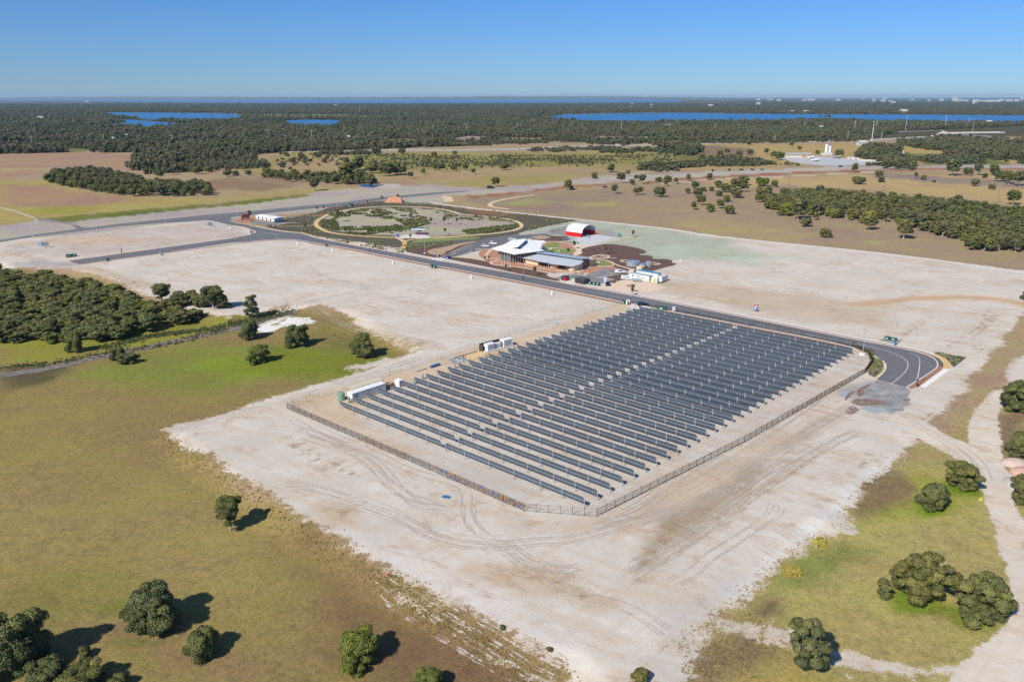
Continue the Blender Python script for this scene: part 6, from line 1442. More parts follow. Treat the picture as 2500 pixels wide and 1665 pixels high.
for u in (-12, -8, -4, 0):
    for i in range(12):
        p1, p2 = math.pi * i / 12, math.pi * (i + 1) / 12
        mb.cyl((u + .3, 7.9 - 7.15 * math.cos(p1), 2.5 + 4.3 * max(math.sin(p1), 0) ** .85), (u + .3, 7.9 - 7.15 * math.cos(p2), 2.5 + 4.3 * max(math.sin(p2), 0) ** .85), .07, n=5)
mb.build('arch_frame', M_GALV, t)
mb = MB(); mb.box(-11.9, -11.7, 2.25, 13.55, 0, 3.0); mb.build('back_wall', mat('dark_red_interior', (.16, .02, .03), .7), t)
fence([G(*p) for p in Zm('D', [(495, 385), (620, 400), (690, 412), (800, 430)])], 'dark mesh fence panels left of the arched shelter, near run', h=2.4, sp=2.5, barsp=.35, barr=.02)
fence([G(*p) for p in Zm('D', [(495, 385), (845, 312)])], 'dark mesh fence panels left of the arched shelter, far run', h=2.4, sp=2.5, barsp=.35, barr=.02)
p = G(*Zm('D', [(1225, 470)])[0]); t = thing('water_tub', 'round grey-green lidded tub on the concrete in front of the arched shelter', 'tub', pgz(p)); mb = MB(); mb.cyl((0, 0, 0), (0, 0, .9), 1.0, 1.15, n=16); mb.build('body', mat('tub', (.2, .25, .25), .5), t); mb = MB(); mb.cyl((0, 0, .902), (0, 0, 1.3), 1.15, .4, n=16); mb.build('lid', mat('tub_lid', (.3, .35, .36), .5), t)
tank('D', (1810, 458), 1.15, 2.1, 'green water tank beyond the concrete apron right of the arched shelter', mat('teal_tank', (.10, .28, .22), .5))
def steel_tank(k, o, r, h, label):
    t = tank(k, o, r, h, label, mat('zinc_tank', (.50, .57, .62), .32, .6, .06, .5), 'steel_tank', False)
    for i in range(10):
        q = 2 * math.pi * i / 10
        if i % 5 == 0: mb = MB(); mb.cyl(((r + .3) * math.cos(q), (r + .3) * math.sin(q), 0), ((r + .3) * math.cos(q), (r + .3) * math.sin(q), h), .05, n=5); mb.build('ladder', M_GALV, t)
    return t
steel_tank('B', (1145, 462), 3.6, 2.3, 'wide corrugated steel water tank in the brown mulch, largest of three')
steel_tank('B', (1320, 500), 1.7, 2.0, 'steel tank nearest the pump hut, right of the widest tank')
steel_tank('B', (1440, 475), 1.7, 2.5, 'rearmost small steel tank, right of the other two')
def box_hut(k, o, ang, L, D, h, label, cat, mw, mr, name, over=.15, slope=0, wins=(), door=None, extra=None):
    x, y, a = frame(k, o, ang); t = thing(name, label, cat, (x, y, gz(x, y)), a)
    mb = MB(); mb.box(0, L, 0, D, 0.12, h); mb.box(.1, L - .1, .1, D - .1, -.1, .12); mb.build('wall', mw, t)
    mb = MB(); mb.slab([(-over, -over, h + .14), (L + over, -over, h + .14), (L + over, D + over, h + .14 + slope), (-over, D + over, h + .14 + slope)], .13); mb.build('roof', mr, t)
    for u in wins: f_ = MB(); f_.box(u, u + .9, -.035, -.003, 1.1, 2.0); f_ = f_.build('window', M_GLASS, t); g_ = MB(); g_.box(u + .4, u + .5, -.045, -.036, 1.1, 2.0); g_.build('frame', M_WHITE, f_)
    if door: f_ = MB(); f_.box(door[0], door[0] + .95, -.035, -.003, .15, 2.15); f_.build('door', door[1], t)
    return t
M_BLUER = mat('blue_roof', (.10, .28, .46), .4, .1, .08)
box_hut('B', (1070, 700), -43, 11.5, 2.9, 2.55, 'front white site cabin with flat grey roof and two windows', 'site cabin', M_WHITE, mat('cabin_roof', (.36, .42, .46), .5), 'site_cabin', wins=(1.6, 4.8), door=(7.3, mat('yellow_notice', (.55, .42, .22), .6)))
box_hut('B', (1205, 650), -43, 12.6, 2.9, 2.6, 'rear white site cabin with bright blue roof', 'site cabin', M_WHITE, M_BLUER, 'site_cabin')
box_hut('B', (1205, 565), -40, 3.0, 3.4, 2.3, 'small cream pump hut beside the steel tanks', 'hut', M_CREAMW, M_CREAMW, 'pump_hut', .05)
box_hut('B', (1065, 612), -40, 2.6, 2.4, 2.0, 'small pale green hut behind the white site cabins', 'hut', mat('pale_green', (.50, .50, .40), .7), mat('pale_green', (.50, .50, .40), .7), 'service_hut', .05)
box_hut('B', (1490, 785), -40, 3.0, 2.6, 2.5, 'white toilet cabin with open orange door right of the site cabins', 'toilet cabin', M_WHITE, M_WHITE, 'toilet_cabin', .06, door=(1.3, mat('orange_door', (.60, .30, .04), .6)))
x, y, a = frame('B', (1610, 785), -37); t = thing('box_trailer', 'white box trailer with grey corrugated side at the end of the site cabins', 'trailer', (x, y, 0), a)
mb = MB(); mb.box(0, 2.3, 0, 6.2, .55, 3.0); mb.build('body', M_CONT, t); mb = MB(); mb.box(.2, 2.1, -1.2, 6.0, .40, .549); mb.build('chassis', M_DARK, t)
for u in (.1, 2.0):
    for v in (2.6, 3.6): mb = MB(); mb.cyl((u, v, .35), (u + .22, v, .35), .35, n=12); mb.build('wheel', M_BLACK, t)
x, y, a = frame('B', (912, 730), -43); t = thing('banner_sign', 'white rectangular company banner beside the white site cabins', 'sign', (x, y, 0), R(-12))
mb = MB(); mb.box(0, 4.9, 0, .06, .5, 2.3); mb.build('board', M_WHITE, t)
def text(s, size, loc, m, parent, name='lettering', rx=math.pi / 2, rz=0):
    c = bpy.data.curves.new('text', 'FONT'); c.body = s; c.size = size; c.extrude = .01; c.align_x = 'CENTER'
    o = bpy.data.objects.new('tmp', c); col.objects.link(o); bpy.context.view_layer.update()
    me = bpy.data.meshes.new_from_object(o); bpy.data.objects.remove(o); me.materials.clear(); me.materials.append(m)
    o = bpy.data.objects.new(name, me); col.objects.link(o); o.parent = parent; o.location = loc; o.rotation_euler = (rx, 0, rz); return o
mb = MB(); mb.box(.5, 4.3, -.03, -.005, 1.42, 1.62); mb.box(.9, 4.0, -.03, -.005, 1.68, 1.86); mb.box(1.0, 4.2, -.03, -.005, .95, 1.12); mb.build('lettering', mat('blue_letters', (.08, .14, .35), .6), t)
for u in (.1, 4.8): mb = MB(); mb.box(u - .05, u + .05, .07, .16, 0, 2.4); mb.build('post', M_GALV, t)
x, y, a = frame('B', (1110, 775), -43); t = thing('site_bench', 'blue-grey covered frame standing in front of the white site cabins', 'frame', (x, y, 0), R(-10)); mb = MB(); mb.slab([(0, 0, 1.1), (4.6, 0, 1.1), (4.6, 1.8, 1.5), (0, 1.8, 1.5)], .08); mb.build('cover', mat('tarp_blue', (.22, .30, .38), .6), t)
for u in (.1, 2.3, 4.5): mb = MB(); mb.box(u - .05, u + .05, .1, .2, 0, 1.05); mb.box(u - .05, u + .05, 1.6, 1.7, 0, 1.35); mb.build('leg', M_GALV, t)
# dark container at the car park, red-fronted kiosk, green kiosks
x, y, a = frame('C', (1190, 668), -49); t = thing('dark_container', 'dark grey slatted container at the road edge of the car park', 'container', (x, y, 0), a)
mb = MB(); pr = []
for i in range(24): pr += [(6.0 * i / 24, .06 * (i % 2)), (6.0 * (i + 1) / 24, .06 * (i % 2))]
mb.prism(pr + [(6, 4.2), (0, 4.2)], 0, 2.4); mb.build('body', mat('charcoal', (.05, .05, .055), .6, .1, .15), t); mb = MB(); mb.box(-.03, 6.03, -.03, 4.23, 2.4, 2.47); mb.build('roof', mat('charcoal_roof', (.08, .08, .085), .6), t)
x, y, a = frame('A', (1725, 975), -49); t = thing('red_kiosk', 'small black kiosk with red front panel left of the dark container', 'kiosk', (x, y, 0), a)
mb = MB(); mb.rbox(0, 3.0, 0, 2.6, 0, 2.2, .08); mb.build('body', M_DARK, t); mb = MB(); mb.box(1.4, 2.95, -.05, -.003, .1, 1.7); mb.box(3.003, 3.05, .2, 2.2, .1, 1.5); mb.build('front_panel', mat('red_panel', (.40, .01, .02), .5), t)
def kiosk(k, o, label, n=2, ang=-40, L=1.6, D=1.2, h=1.3, m=None, group=None):
    x, y, a = frame(k, o, ang); t = thing('electrical_kiosk', label, 'kiosk', (x, y, gz(x, y)), a, group)
    for i in range(n):
        u = i * (L + .35); hh = h * (1 - .12 * (i % 2)); mb = MB(); mb.rbox(u, u + L, (.3 * i) % .7, D + (.3 * i) % .7, .12, hh, .06); b = mb.build('cabinet', m or M_GREEN, t)
        mb = MB(); mb.box(u + L * .25, u + L * .6, (.3 * i) % .7 - .03, (.3 * i) % .7 - .003, .6, .95); mb.build('label_plate', M_WHITE, b)
    mb = MB(); mb.box(-.3, n * (L + .35), -.3, D + .9, -.05, .11); mb.build('plinth', M_GREYG, t); return t
kiosk('C', (1322, 686), 'three green electrical cabinets on a pad beside the dark container', 3)
kiosk('F', (1050, 1105), 'pair of green electrical cabinets on the sand opposite the car park entrance', 2, L=1.7, h=1.6)
kiosk('Q', (497, 408), 'green electrical cabinets on a grey pad beside the road before the bend', 2, L=1.8, D=1.6)
kiosk('L', (962, 528), 'green electrical cabinets at the dead end of the left branch road', 2, ang=40, L=2.4, D=1.8, h=1.7)
kiosk('L', (1520, 572), 'single green cabinet on the verge of the left branch road', 1, h=1.6)
kiosk('L', (2295, 492), 'single grey cabinet on the verge of the left branch road', 1, L=1.4, h=1.5, m=M_GALV)
kiosk('E', (1245, 652), 'two narrow green cabinets on the verge of the curving road', 2, L=.9, D=.8, h=1.4)
kiosk('2', (138, 842), 'green cabinet at the road edge behind the oval park', 1, L=4.4, D=2, h=2.0)
kiosk('C', (1640, 872), 'single green cabinet beside the solar farm gate', 1, h=1.6)
kiosk('O', (640, 240), 'dark green bin behind the fence at the back of the solar field', 1, L=3.8, D=1.4, h=1.3, ang=-24)
kiosk('F', (1520, 850), 'dark blue recycling bin at the car park entrance', 1, L=2.2, D=1.5, h=1.6, m=mat('navy', (.015, .03, .12), .5))
kiosk('F', (1240, 800), 'dark blue bush-like bin on the other side of the car park entrance', 1, L=1.8, D=1.2, h=1.2, m=mat('navy', (.015, .03, .12), .5))
kiosk('E', (2175, 530), 'bright blue drinking station at the west end of the park plaza', 1, L=1.6, D=1.2, h=1.8, m=mat('bright_blue', (.03, .14, .45), .5))
# white service pillars standing on the sand
pil = None
for k, o, w_ in (('E', (893, 632), 'leftmost on the big sand lot'), ('E', (1345, 727), 'second from left on the big sand lot'), ('E', (2137, 880), 'third from left on the big sand lot'), ('C', (197, 628), 'fourth from left on the big sand lot'),
                 ('C', (972, 783), 'nearest the solar farm on the big sand lot'), ('1', (1558, 995), 'in the small lot beside the T junction'), ('A', (5, 945), 'x')):
    if w_ == 'x': continue
    if pil is None:
        pil = thing('service_pillar', 'x', 'pillar', group='white service pillars on the sand'); mb = MB(); mb.rbox(-.32, .32, -.3, .3, 0, 1.5, .05); mb.build('body', M_WHITE, pil); mb = MB(); mb.rbox(-.36, .36, -.34, .34, 1.502, 1.62, .04); mb.build('cap', M_WHITE, pil); children_ready(); c = pil
    else: c = copy_tree(pil)
    c.location = pgz(G(*Zm(k, [o])[0])); c.rotation_euler = (0, 0, R(-20)); c['label'] = 'white service pillar ' + w_
# big site sign boards seen from behind
for k, o, L_, l in (('1', (258, 1122), 6.2, 'large grey-blue slatted sign board on posts at the far left of the sand lot'), ('1', (1398, 984), 4.2, 'grey slatted sign board on posts near the T junction')):
    x, y, a = frame(k, o, 8); t = thing('sign_board', l, 'sign', (x, y, 0), a)
    for i in range(6): mb = MB(); mb.box(L_ * i / 6 + .05, L_ * (i + 1) / 6 - .05, 0, .08, 1.0, 3.3); mb.build('panel', mat('sign_back_blue' if i < 2 else 'sign_back', (.25, .36, .48) if i < 2 else (.16, .20, .25), .5, .1, .15), t)
    for u in (.4, L_ * .5, L_ - .4): mb = MB(); mb.box(u - .08, u + .08, .09, .2, 0, 3.2); mb.build('post', M_GALV, t); mb = MB(); mb.box(u - .3, u + .3, -.2, .5, -.05, .25); mb.build('footing', M_WHITEC, t)
def sign(k, o, w, h, z, m, label, m2=None, rz=R(5)):
    x, y, a = frame(k, o, 0); t = thing('sign', label, 'sign', (x, y, gz(x, y)), rz)
    mb = MB(); mb.box(-w / 2, w / 2, 0, .05, z, z + h); mb.build('board', m, t)
    for u in (-w / 2 + .08, w / 2 - .08): mb = MB(); mb.box(u - .04, u + .04, .06, .12, 0, z + h); mb.build('post', M_GALV, t)
    if m2: mb = MB(); mb.box(-w * .4, w * .3, -.012, -.002, z + h * .55, z + h * .85); mb.box(-w * .4, w * .1, -.012, -.002, z + h * .2, z + h * .42); mb.build('lettering', m2, t)
    return t
M_SB = mat('sign_blue', (.05, .10, .40), .5); M_SR = mat('sign_red', (.55, .04, .05), .5)
t = sign('R', (2030, 362), 1.9, 2.2, .7, M_SB, 'blue and red estate agent sign on the sand beyond the road', M_WHITE); mb = MB(); mb.box(-.93, .93, -.03, -.014, 2.45, 2.88); mb.build('red_band', M_SR, t)
sign('R', (850, 362), 1.3, 1.8, .5, M_WHITE, 'white notice board on the verge between the solar field and the road', mat('grey_letters', (.4, .4, .4)))
sign('R', (207, 250), 1.6, 1.4, .6, M_WHITE, 'white notice board at the solar farm gate', mat('grey_letters', (.4, .4, .4)))
sign('B', (605, 800), 1.2, 3.0, .2, mat('lilac_flag', (.55, .55, .75), .6), 'pale lilac feather banner beside the dark solar lamp trailer')
sign('I', (1297, 345), 1.2, .9, .9, mat('pale_blue_sign', (.35, .48, .65), .5), 'small pale blue sign hanging on the wire fence beside the big sand lot')
sign('X', (368, 1470), .9, .9, .15, mat('yellow_sign', (.62, .50, .10), .5), 'little yellow marker box in the grass beside the right dirt road')
x, y, a = frame('R', (178, 258), -40); t = thing('gate_pillar', 'white square pillar at the solar farm gate', 'pillar', (x, y, 0), a); mb = MB(); mb.rbox(-.3, .3, -.3, .3, 0, 1.9, .04); mb.build('body', M_WHITE, t); mb = MB(); mb.rbox(-.34, .34, -.34, .34, 1.902, 2.0, .03); mb.build('cap', M_WHITE, t)
x, y, a = frame('B', (660, 850), 20); t = thing('solar_lamp_trailer', 'tilted black solar panel on a trailer beside the car park', 'trailer', (x, y, 0), a); mb = MB(); mb.slab([(-1.2, -.9, .5), (1.2, -.9, .5), (1.2, 1.0, 1.7), (-1.2, 1.0, 1.7)], .06); mb.build('panel', mat('black_pv', (.015, .02, .035), .25), t); mb = MB(); mb.box(-.9, .9, -.5, .8, .25, .42); mb.build('chassis', M_GALV, t)
for u in (-1.0, .9): mb = MB(); mb.cyl((u, .2, .28), (u + .15, .2, .28), .28, n=10); mb.build('wheel', M_BLACK, t)
mb = MB(); mb.cyl((0, .9, .4), (0, .9, 4.5), .05, n=6); mb.build('mast', M_GALV, t)
x, y, a = frame('U', (800, 38), 25); t = thing('blue_sheet', 'small blue square sheet lying on the sand in front of the solar field', 'sheet', (x, y, gz(x, y) + .05), R(-20)); mb = MB(); mb.slab([(-.95, -.5, .04), (-.1, -.62, .16), (.95, -.45, .06), (1.0, .5, .12), (.05, .62, .22), (-.9, .5, .1)], .05); mb.build('sheet', mat('blue_sheet', (.04, .16, .30), .5), t)
x, y, a = frame('U', (410, 562), 10); t = thing('red_rag', 'tiny bright red object lying on the slope at the edge of the sand', 'litter', (x, y, gz(x, y)), a); mb = MB(); mb.ico((0, 0, .12), .28, 2, (1.2, .8, .6), .5); mb.build('cloth', mat('red_rag', (.6, .02, .03), .7), t)
# picnic shelters of the park
x, y, a = frame('F', (520, 150), -2); t = thing('picnic_shelter', 'pale blue flat-roofed shelter at the plaza of the oval park', 'shelter', (x, y, 0), a)
mb = MB(); mb.slab([(-.4, 0, 2.9), (8.6, 0, 2.9), (8.6, 4.2, 3.2), (-.4, 4.2, 3.2)], .14); mb.build('roof', mat('pale_blue_roof', (.50, .60, .66), .4), t)
for u in (0, 4.1, 8.2):
    for v in (.2, 3.9): mb = MB(); mb.box(u - .07, u + .07, v - .07, v + .07, 0, 2.75); mb.build('post', M_GALV, t)
mb = MB(); mb.box(3.6, 11.2, -1.6, -1.3, 0, 1.7); mb.build('screen_wall', mat('navy_screen', (.03, .04, .12), .5, 0, .3, 1, c2=(.16, .05, .08)), t)
x, y, a = frame('D', (800, 590), 0); t = thing('garden_pergola', 'striped blue-grey slatted pergola between the lawn and the concrete apron', 'pergola', (x, y, 0), R(-12))
for i in range(12): mb = MB(); mb.box(-2.4 + .72 * i, -2.0 + .72 * i, .4 * math.sin(i), 4.2 + .5 * math.cos(i * 1.3), 2.7, 2.8); mb.build('slat', M_STEELB, t)
for u, v in ((-2, .6), (1, .6), (4, .6), (6, 1), (-2, 3.8), (2, 4), (6, 4)): mb = MB(); mb.cyl((u, v, 0), (u, v, 2.69), .06, n=6); mb.build('post', M_GALV, t)
# play boulders
rock = None
rocks = [('D', (518, 705), 1.3, 'on the lawn, left'), ('D', (668, 742), 1.2, 'on the lawn, middle'), ('D', (610, 690), .8, 'by the lawn path'), ('D', (485, 770), .9, 'at the roof edge of the wing'), ('D', (150, 478), .6, 'left rim of the sandy oval'), ('D', (200, 455), .5, 'upper rim of the sandy oval'), ('D', (262, 445), .5, 'top of the sandy oval'),
         ('D', (302, 440), .5, 'right of the top of the sandy oval'), ('D', (460, 468), .5, 'right rim of the sandy oval'), ('D', (484, 474), .5, 'rightmost on the sandy oval'), ('D', (1465, 840), .8, 'inside the small ring path, left'), ('D', (1500, 815), .8, 'inside the small ring path, middle'), ('D', (1530, 845), .9, 'inside the small ring path, front'),
         ('D', (1440, 965), .9, 'white one on the oval lawn'), ('D', (1400, 960), .8, 'left of the white one on the oval lawn'), ('C', (1385, 462), .9, 'pale one at the wing corner')]
for i, (k, o, s, w_) in enumerate(rocks):
    p = G(*Zm(k, [o])[0]); t = thing('boulder', 'pale landscape boulder ' + w_, 'rock', pgz(p), i * 1.3, 'pale boulders in the garden'); mb = MB(); mb.ico((0, 0, s * .3), s * .75, 2, (1.2, .9, .7), .28); mb.build('stone', mat('pale_stone', (.50, .42, .34), .9, 0, .15, 3), t)
# small white workshop and brick wall near the T junction
x, y, a = frame('E', (345, 305), -40); t = thing('white_workshop', 'long low white metal building beside the T junction', 'building', (x, y, 0), a)
mb = MB(); mb.box(0, 23, 0, 8.2, .9, 2.9); mb.build('wall', M_WHITE, t); mb = MB(); mb.box(.02, 22.98, .02, 8.18, 0, .9); mb.build('base_wall', mat('brown_base', (.30, .20, .15), .8), t)
mb = MB(); mb.slab([(-.4, -.4, 3.0), (23.4, -.4, 3.0), (23.4, 4.1, 3.5), (-.4, 4.1, 3.5)], .1); mb.build('roof', M_ROOFW, t); mb = MB(); mb.slab([(-.4, 4.1, 3.5), (23.4, 4.1, 3.5), (23.4, 8.6, 3.0), (-.4, 8.6, 3.0)], .1); mb.build('roof', M_ROOFW, t)
for u in (3, 8, 13, 18): f_ = MB(); f_.box(u, u + 1.6, -.05, -.003, 1.1, 2.3); f_.build('window', M_GLASS, t)
for v in (1.0, 3.2, 5.4): f_ = MB(); f_.box(23.003, 23.05, v, v + 1.3, .2, 2.3); f_.build('window', mat('blue_window', (.10, .22, .38), .2), t)
x, y, a = frame('E', (150, 312), -40); t = thing('brick_entry_wall', 'curved rust-red entry wall left of the white workshop', 'wall', (x, y, 0), a)
mb = MB(); mb.prism([(0, 0), (1.5, 0), (2.0, 6), (.4, 6)], 0, 4.2); mb.build('tower', M_BRICK, t); mb = MB(); mb.box(1.6, 12.5, 1.2, 1.6, 0, 2.0); mb.box(5.0, 13.0, 9, 9.4, 0, 2.6); mb.build('wall', mat('dark_brick', (.20, .10, .08), .8), t)
x, y, a = frame('2', (385, 818), 0); t = thing('red_dirt_mound', 'orange-red dirt mound behind the oval park', 'mound', (x, y, 0), 0); mb = MB(); mb.add([(0, 0, 0), (15, -1, 0), (16, 6, 0), (0, 6, 0), (3, 2, 4.2), (9, 3.5, 4.8), (13, 2.5, 4.0), (4, 4.5, 3.5)], [(0, 1, 6, 5, 4), (1, 2, 6), (2, 3, 7, 5, 6), (3, 0, 4, 7), (4, 5, 7)]); mb.build('soil', mat('red_soil', (.50, .24, .14), .95, 0, .15), t)
# pink stockpiles at the right dirt road
for i, (o, w_, h_, c_, l) in enumerate([((690, 1110), 5.2, 1.5, (.50, .38, .33), 'pale pink stockpile at the right edge beside the dirt road'), ((752, 1190), 4.6, 1.3, (.52, .32, .25), 'orange-pink stockpile at the right edge in front of the pale pink one'), ((690, 1290), 5.0, 1.0, (.42, .38, .36), 'low grey stockpile at the road bend in front of the pink ones')]):
    x, y, a = frame('X', o, 0); t = thing('stockpile', l, 'mound', (x, y, gz(x, y)), .5 * i); mb = MB(); mb.ico((0, 0, -.1), 1, 3, (w_ * .62, w_ * .5, h_), .12, flat=-.1); o_ = mb.build('soil', mat('stockpile%d' % i, c_, .95, 0, .15, 1.5, bump=.4), t, smooth=True)

# ------------------------------------------------------------------ vehicles
def car(k, o, rz, paint, label, kind='suv', s=1.0):
    p = G(*Zm(k, [o])[0]); t = thing('car' if kind != 'ute' else 'utility_truck', label, 'car', (float(p[0]), float(p[1]), gz(*p) + .02), rz); t.scale = (s, s, s)
    if kind == 'suv': bd = [(-2.35, .35), (-2.4, .8), (-2.3, 1.05), (1.0, 1.08), (2.2, .92), (2.38, .6), (2.3, .32)]; rf = [(-2.2, 1.05), (-1.95, 1.68), (.25, 1.7), (1.1, 1.06)]
    elif kind == 'ute': bd = [(-2.6, .45), (-2.6, 1.0), (.3, 1.05), (1.2, 1.08), (2.3, .95), (2.5, .6), (2.4, .4)]; rf = [(-.9, 1.04), (-.7, 1.7), (.5, 1.72), (1.3, 1.07)]
    else: bd = [(-2.2, .3), (-2.25, .75), (-2.0, .95), (.9, .95), (2.1, .78), (2.2, .5), (2.1, .28)]; rf = [(-1.9, .94), (-1.2, 1.42), (.1, 1.42), (1.0, .94)]
    def ext(prof, w0, w1):
        n = len(prof); mb = MB(); zs = [q[1] for q in prof]; zm, zM = min(zs), max(zs)
        W = [w0 + (w1 - w0) * (q[1] - zm) / (zM - zm) for q in prof]
        vs = [(q[0], -w, q[1]) for q, w in zip(prof, W)] + [(q[0], w, q[1]) for q, w in zip(prof, W)]
        mb.add(vs, [tuple(range(n)), tuple(range(2 * n - 1, n - 1, -1))] + [(i, n + i, n + (i + 1) % n, (i + 1) % n) for i in range(n)]); return mb
    b = ext(bd, .90, .88); b.build('body', paint, t)
    g = ext(rf, .84, .66); g.build('window_glass', M_GLASS, t)
    r = MB(); zt = max(q[1] for q in rf); x1, x2 = rf[1][0], rf[2][0]; r.rbox(x1 - .03, x2 + .03, -.69, .69, zt - .05, zt + .05, .03); r.build('roof', paint, t)
    if kind == 'ute': c_ = MB(); c_.rbox(-2.5, -1.0, -.85, .85, 1.02, 1.75, .12); c_.build('canopy', paint, t)
    for u in (-1.45, 1.45):
        for v in (-.92, .72): w = MB(); w.cyl((u, v, .33), (u, v + .2, .33), .34, n=14); w = w.build('wheel', M_BLACK, t); h_ = MB(); vv = v - .01 if v < 0 else v + .2; h_.cyl((u, vv, .33), (u, vv + .012, .33), .19, n=10); h_.build('rim', M_GALV, w)
    for v in (-.62, .62): q = MB(); q.rbox(2.2, 2.36, v - .18, v + .18, .66, .82, .02); q.build('headlight', M_WHITE, t); q = MB(); q.rbox(-2.42, -2.3, v - .12, v + .12, .7, .9, .02); q.build('taillight', M_SR, t)
    return t
P_W = mat('white_car', (.78, .79, .80), .25, 0, .03); P_N = mat('navy_car', (.008, .02, .045), .2, .2, .05); P_D = mat('dark_car', (.02, .02, .025), .25, .2); P_S = mat('silver_car', (.5, .52, .54), .3, .5)
car('R', (408, 272), R(10), P_N, 'dark navy four-wheel drive parked beside the solar farm gate')
car('C', (410, 300), R(-20), P_W, 'white four-wheel drive parked in the car park left of the hall')
car('C', (332, 323), R(-8), P_W, 'white car parked nearest the hall entrance island', 'sedan')
car('C', (590, 262), R(8), P_W, 'white and blue van parked behind the hall', 'suv')
car('B', (895, 605), R(8), P_W, 'white utility truck with canopy parked beside the oval lawn', 'ute')
car('2', (1102, 722), R(20), P_D, 'dark car on the far road beside the conical tree', 'suv', 1.6)
car('2', (2140, 640), R(5), P_W, 'white car on the far road near the right paddock', 'suv', 1.2)
car('2', (1878, 716), R(20), P_D, 'small dark vehicle in the red earth strip by the far road', 'sedan', 1.1)
for i, (o, pm, l) in enumerate([((445, 600), P_D, 'dark car on the highway, leftmost of three close together'), ((518, 599), P_D, 'dark car on the highway, middle of three close together'), ((585, 600), mat('teal_car', (.05, .2, .22), .3), 'teal car on the highway, rightmost of three close together'), ((1115, 577), P_D, 'dark car on the highway before the concrete plant')]):
    car('3', o, R(5), pm, l, 'suv', 1.15)
for o, l in (((1955, 428), 'pale car on the distant upper road, left'), ((2003, 436), 'dark car on the distant upper road, right')): car('2', o, R(5), P_W if 'pale' in l else P_D, l, 'suv', 1.3)
# person at the gate
def person(k, o, label, shirt, pants, rz=0):
    p = G(*Zm(k, [o])[0]); t = thing('person', label, 'person', pgz(p), rz)
    J = [(0, 0, .95), (0, 0, 1.2), (0, 0, 1.42), (0, 0, 1.52), (0, .01, 1.64), (0, .01, 1.74), (-.1, 0, .9), (-.12, .05, .5), (-.13, -.02, .06), (-.13, .12, .03), (.1, 0, .9), (.13, -.06, .5), (.15, -.1, .06), (.15, .04, .03),
         (-.2, 0, 1.4), (-.27, 0, 1.12), (-.25, .14, .88), (-.25, .2, .80), (.2, 0, 1.4), (.28, -.02, 1.12), (.27, .06, .86), (.27, .1, .78)]
    E_ = [(0, 1), (1, 2), (2, 3), (3, 4), (4, 5), (0, 6), (6, 7), (7, 8), (8, 9), (0, 10), (10, 11), (11, 12), (12, 13), (2, 14), (14, 15), (15, 16), (16, 17), (2, 18), (18, 19), (19, 20), (20, 21)]
    rr = [.15, .15, .16, .06, .10, .08, .09, .065, .045, .04, .09, .065, .045, .04, .07, .05, .035, .03, .07, .05, .035, .03]
    me = bpy.data.meshes.new('body'); me.from_pydata(J, E_, []); o_ = bpy.data.objects.new('tmp', me); col.objects.link(o_)
    md = o_.modifiers.new('s', 'SKIN'); 
    for v, r in zip(me.skin_vertices[0].data, rr): v.radius = (r, r * .8)
    me.skin_vertices[0].data[0].use_root = True
    o_.modifiers.new('u', 'SUBSURF').levels = 1
    dg = bpy.context.evaluated_depsgraph_get(); me2 = bpy.data.meshes.new_from_object(o_.evaluated_get(dg)); bpy.data.objects.remove(o_)
    me2.materials.clear(); ms = [mat('skin', (.5, .3, .22), .6), shirt, pants]
    for m_ in ms: me2.materials.append(m_)
    for f_ in me2.polygons: z = f_.center.z; f_.material_index = 0 if (z > 1.48 or (abs(f_.center.x) > .2 and z < 1.1)) else (1 if z > .95 else 2)
    b = bpy.data.objects.new('body', me2); col.objects.link(b); b.parent = t
    h = MB(); h.ico((0, .01, 1.74), .13, 2, (1, 1.1, .7)); h.cyl((0, .01, 1.72), (0, .01, 1.74), .17, n=12); h.build('hat', M_WHITE, t); return t
person('R', (300, 292), 'person in orange work shirt standing at the solar farm gate', mat('hi_vis', (.75, .20, .06), .7), mat('navy_trousers', (.03, .04, .09), .8), R(200))

# ------------------------------------------------------------------ lamps, poles, masts
def lamp(k, o, h, label, banner=None, arm=1.6, base=None, rz=R(-130), r=.07, group='street lamps', name='street_lamp', head=True, m=None):
    p = G(*Zm(k, [o])[0]); t = thing(name, label, 'lamp' if head else 'pole', pgz(p), rz, group)
    m = m or M_POLE
    mb = MB(); mb.cyl((0, 0, -.1), (0, 0, h), r * 1.3, r * .8, n=8); mb.build('pole', m, t)
    if arm: mb = MB(); mb.cyl((0, 0, h - .05), (arm * .6, 0, h + .35), r * .6, n=6); mb.cyl((arm * .6, 0, h + .35), (arm, 0, h + .4), r * .55, n=6); mb.build('arm', m, t)
    if head: mb = MB(); mb.rbox(arm - .1, arm + .65, -.16, .16, h + .33, h + .45, .03); mb.build('lamp_head', M_GALV, t)
    if banner: mb = MB(); mb.cyl((0, 0, .4), (0, 0, 2.9), r * 1.3 + .14, n=10); mb.build('banner', banner, t)
    if base: mb = MB(); mb.box(-base, base, -base, base, -.05, .35); mb.build('base', M_WHITEC, t)
    return t
M_POLE = mat('pole_grey', (.52, .55, .57), .45, .3, .08); M_BANN = mat('blue_banner', (.03, .10, .34), .5)
lamp('C', (697, 655), 8.6, 'street lamp with dark blue pole wrap between the hall and the big sand lot', mat('navy_wrap', (.02, .03, .14), .5))
lamp('E', (952, 577), 8.0, 'street lamp with blue pole wrap at the T junction bend', M_BANN)
lamp('E', (1835, 737), 8.4, 'street lamp with blue pole wrap on the verge left of the park plaza path', M_BANN)
lamp('F', (1302, 1108), 8.4, 'street lamp with blue pole wrap beside the pair of green cabinets', M_BANN)
lamp('C', (1723, 872), 8.4, 'street lamp with black pole wrap beside the solar farm gate', M_DARK)
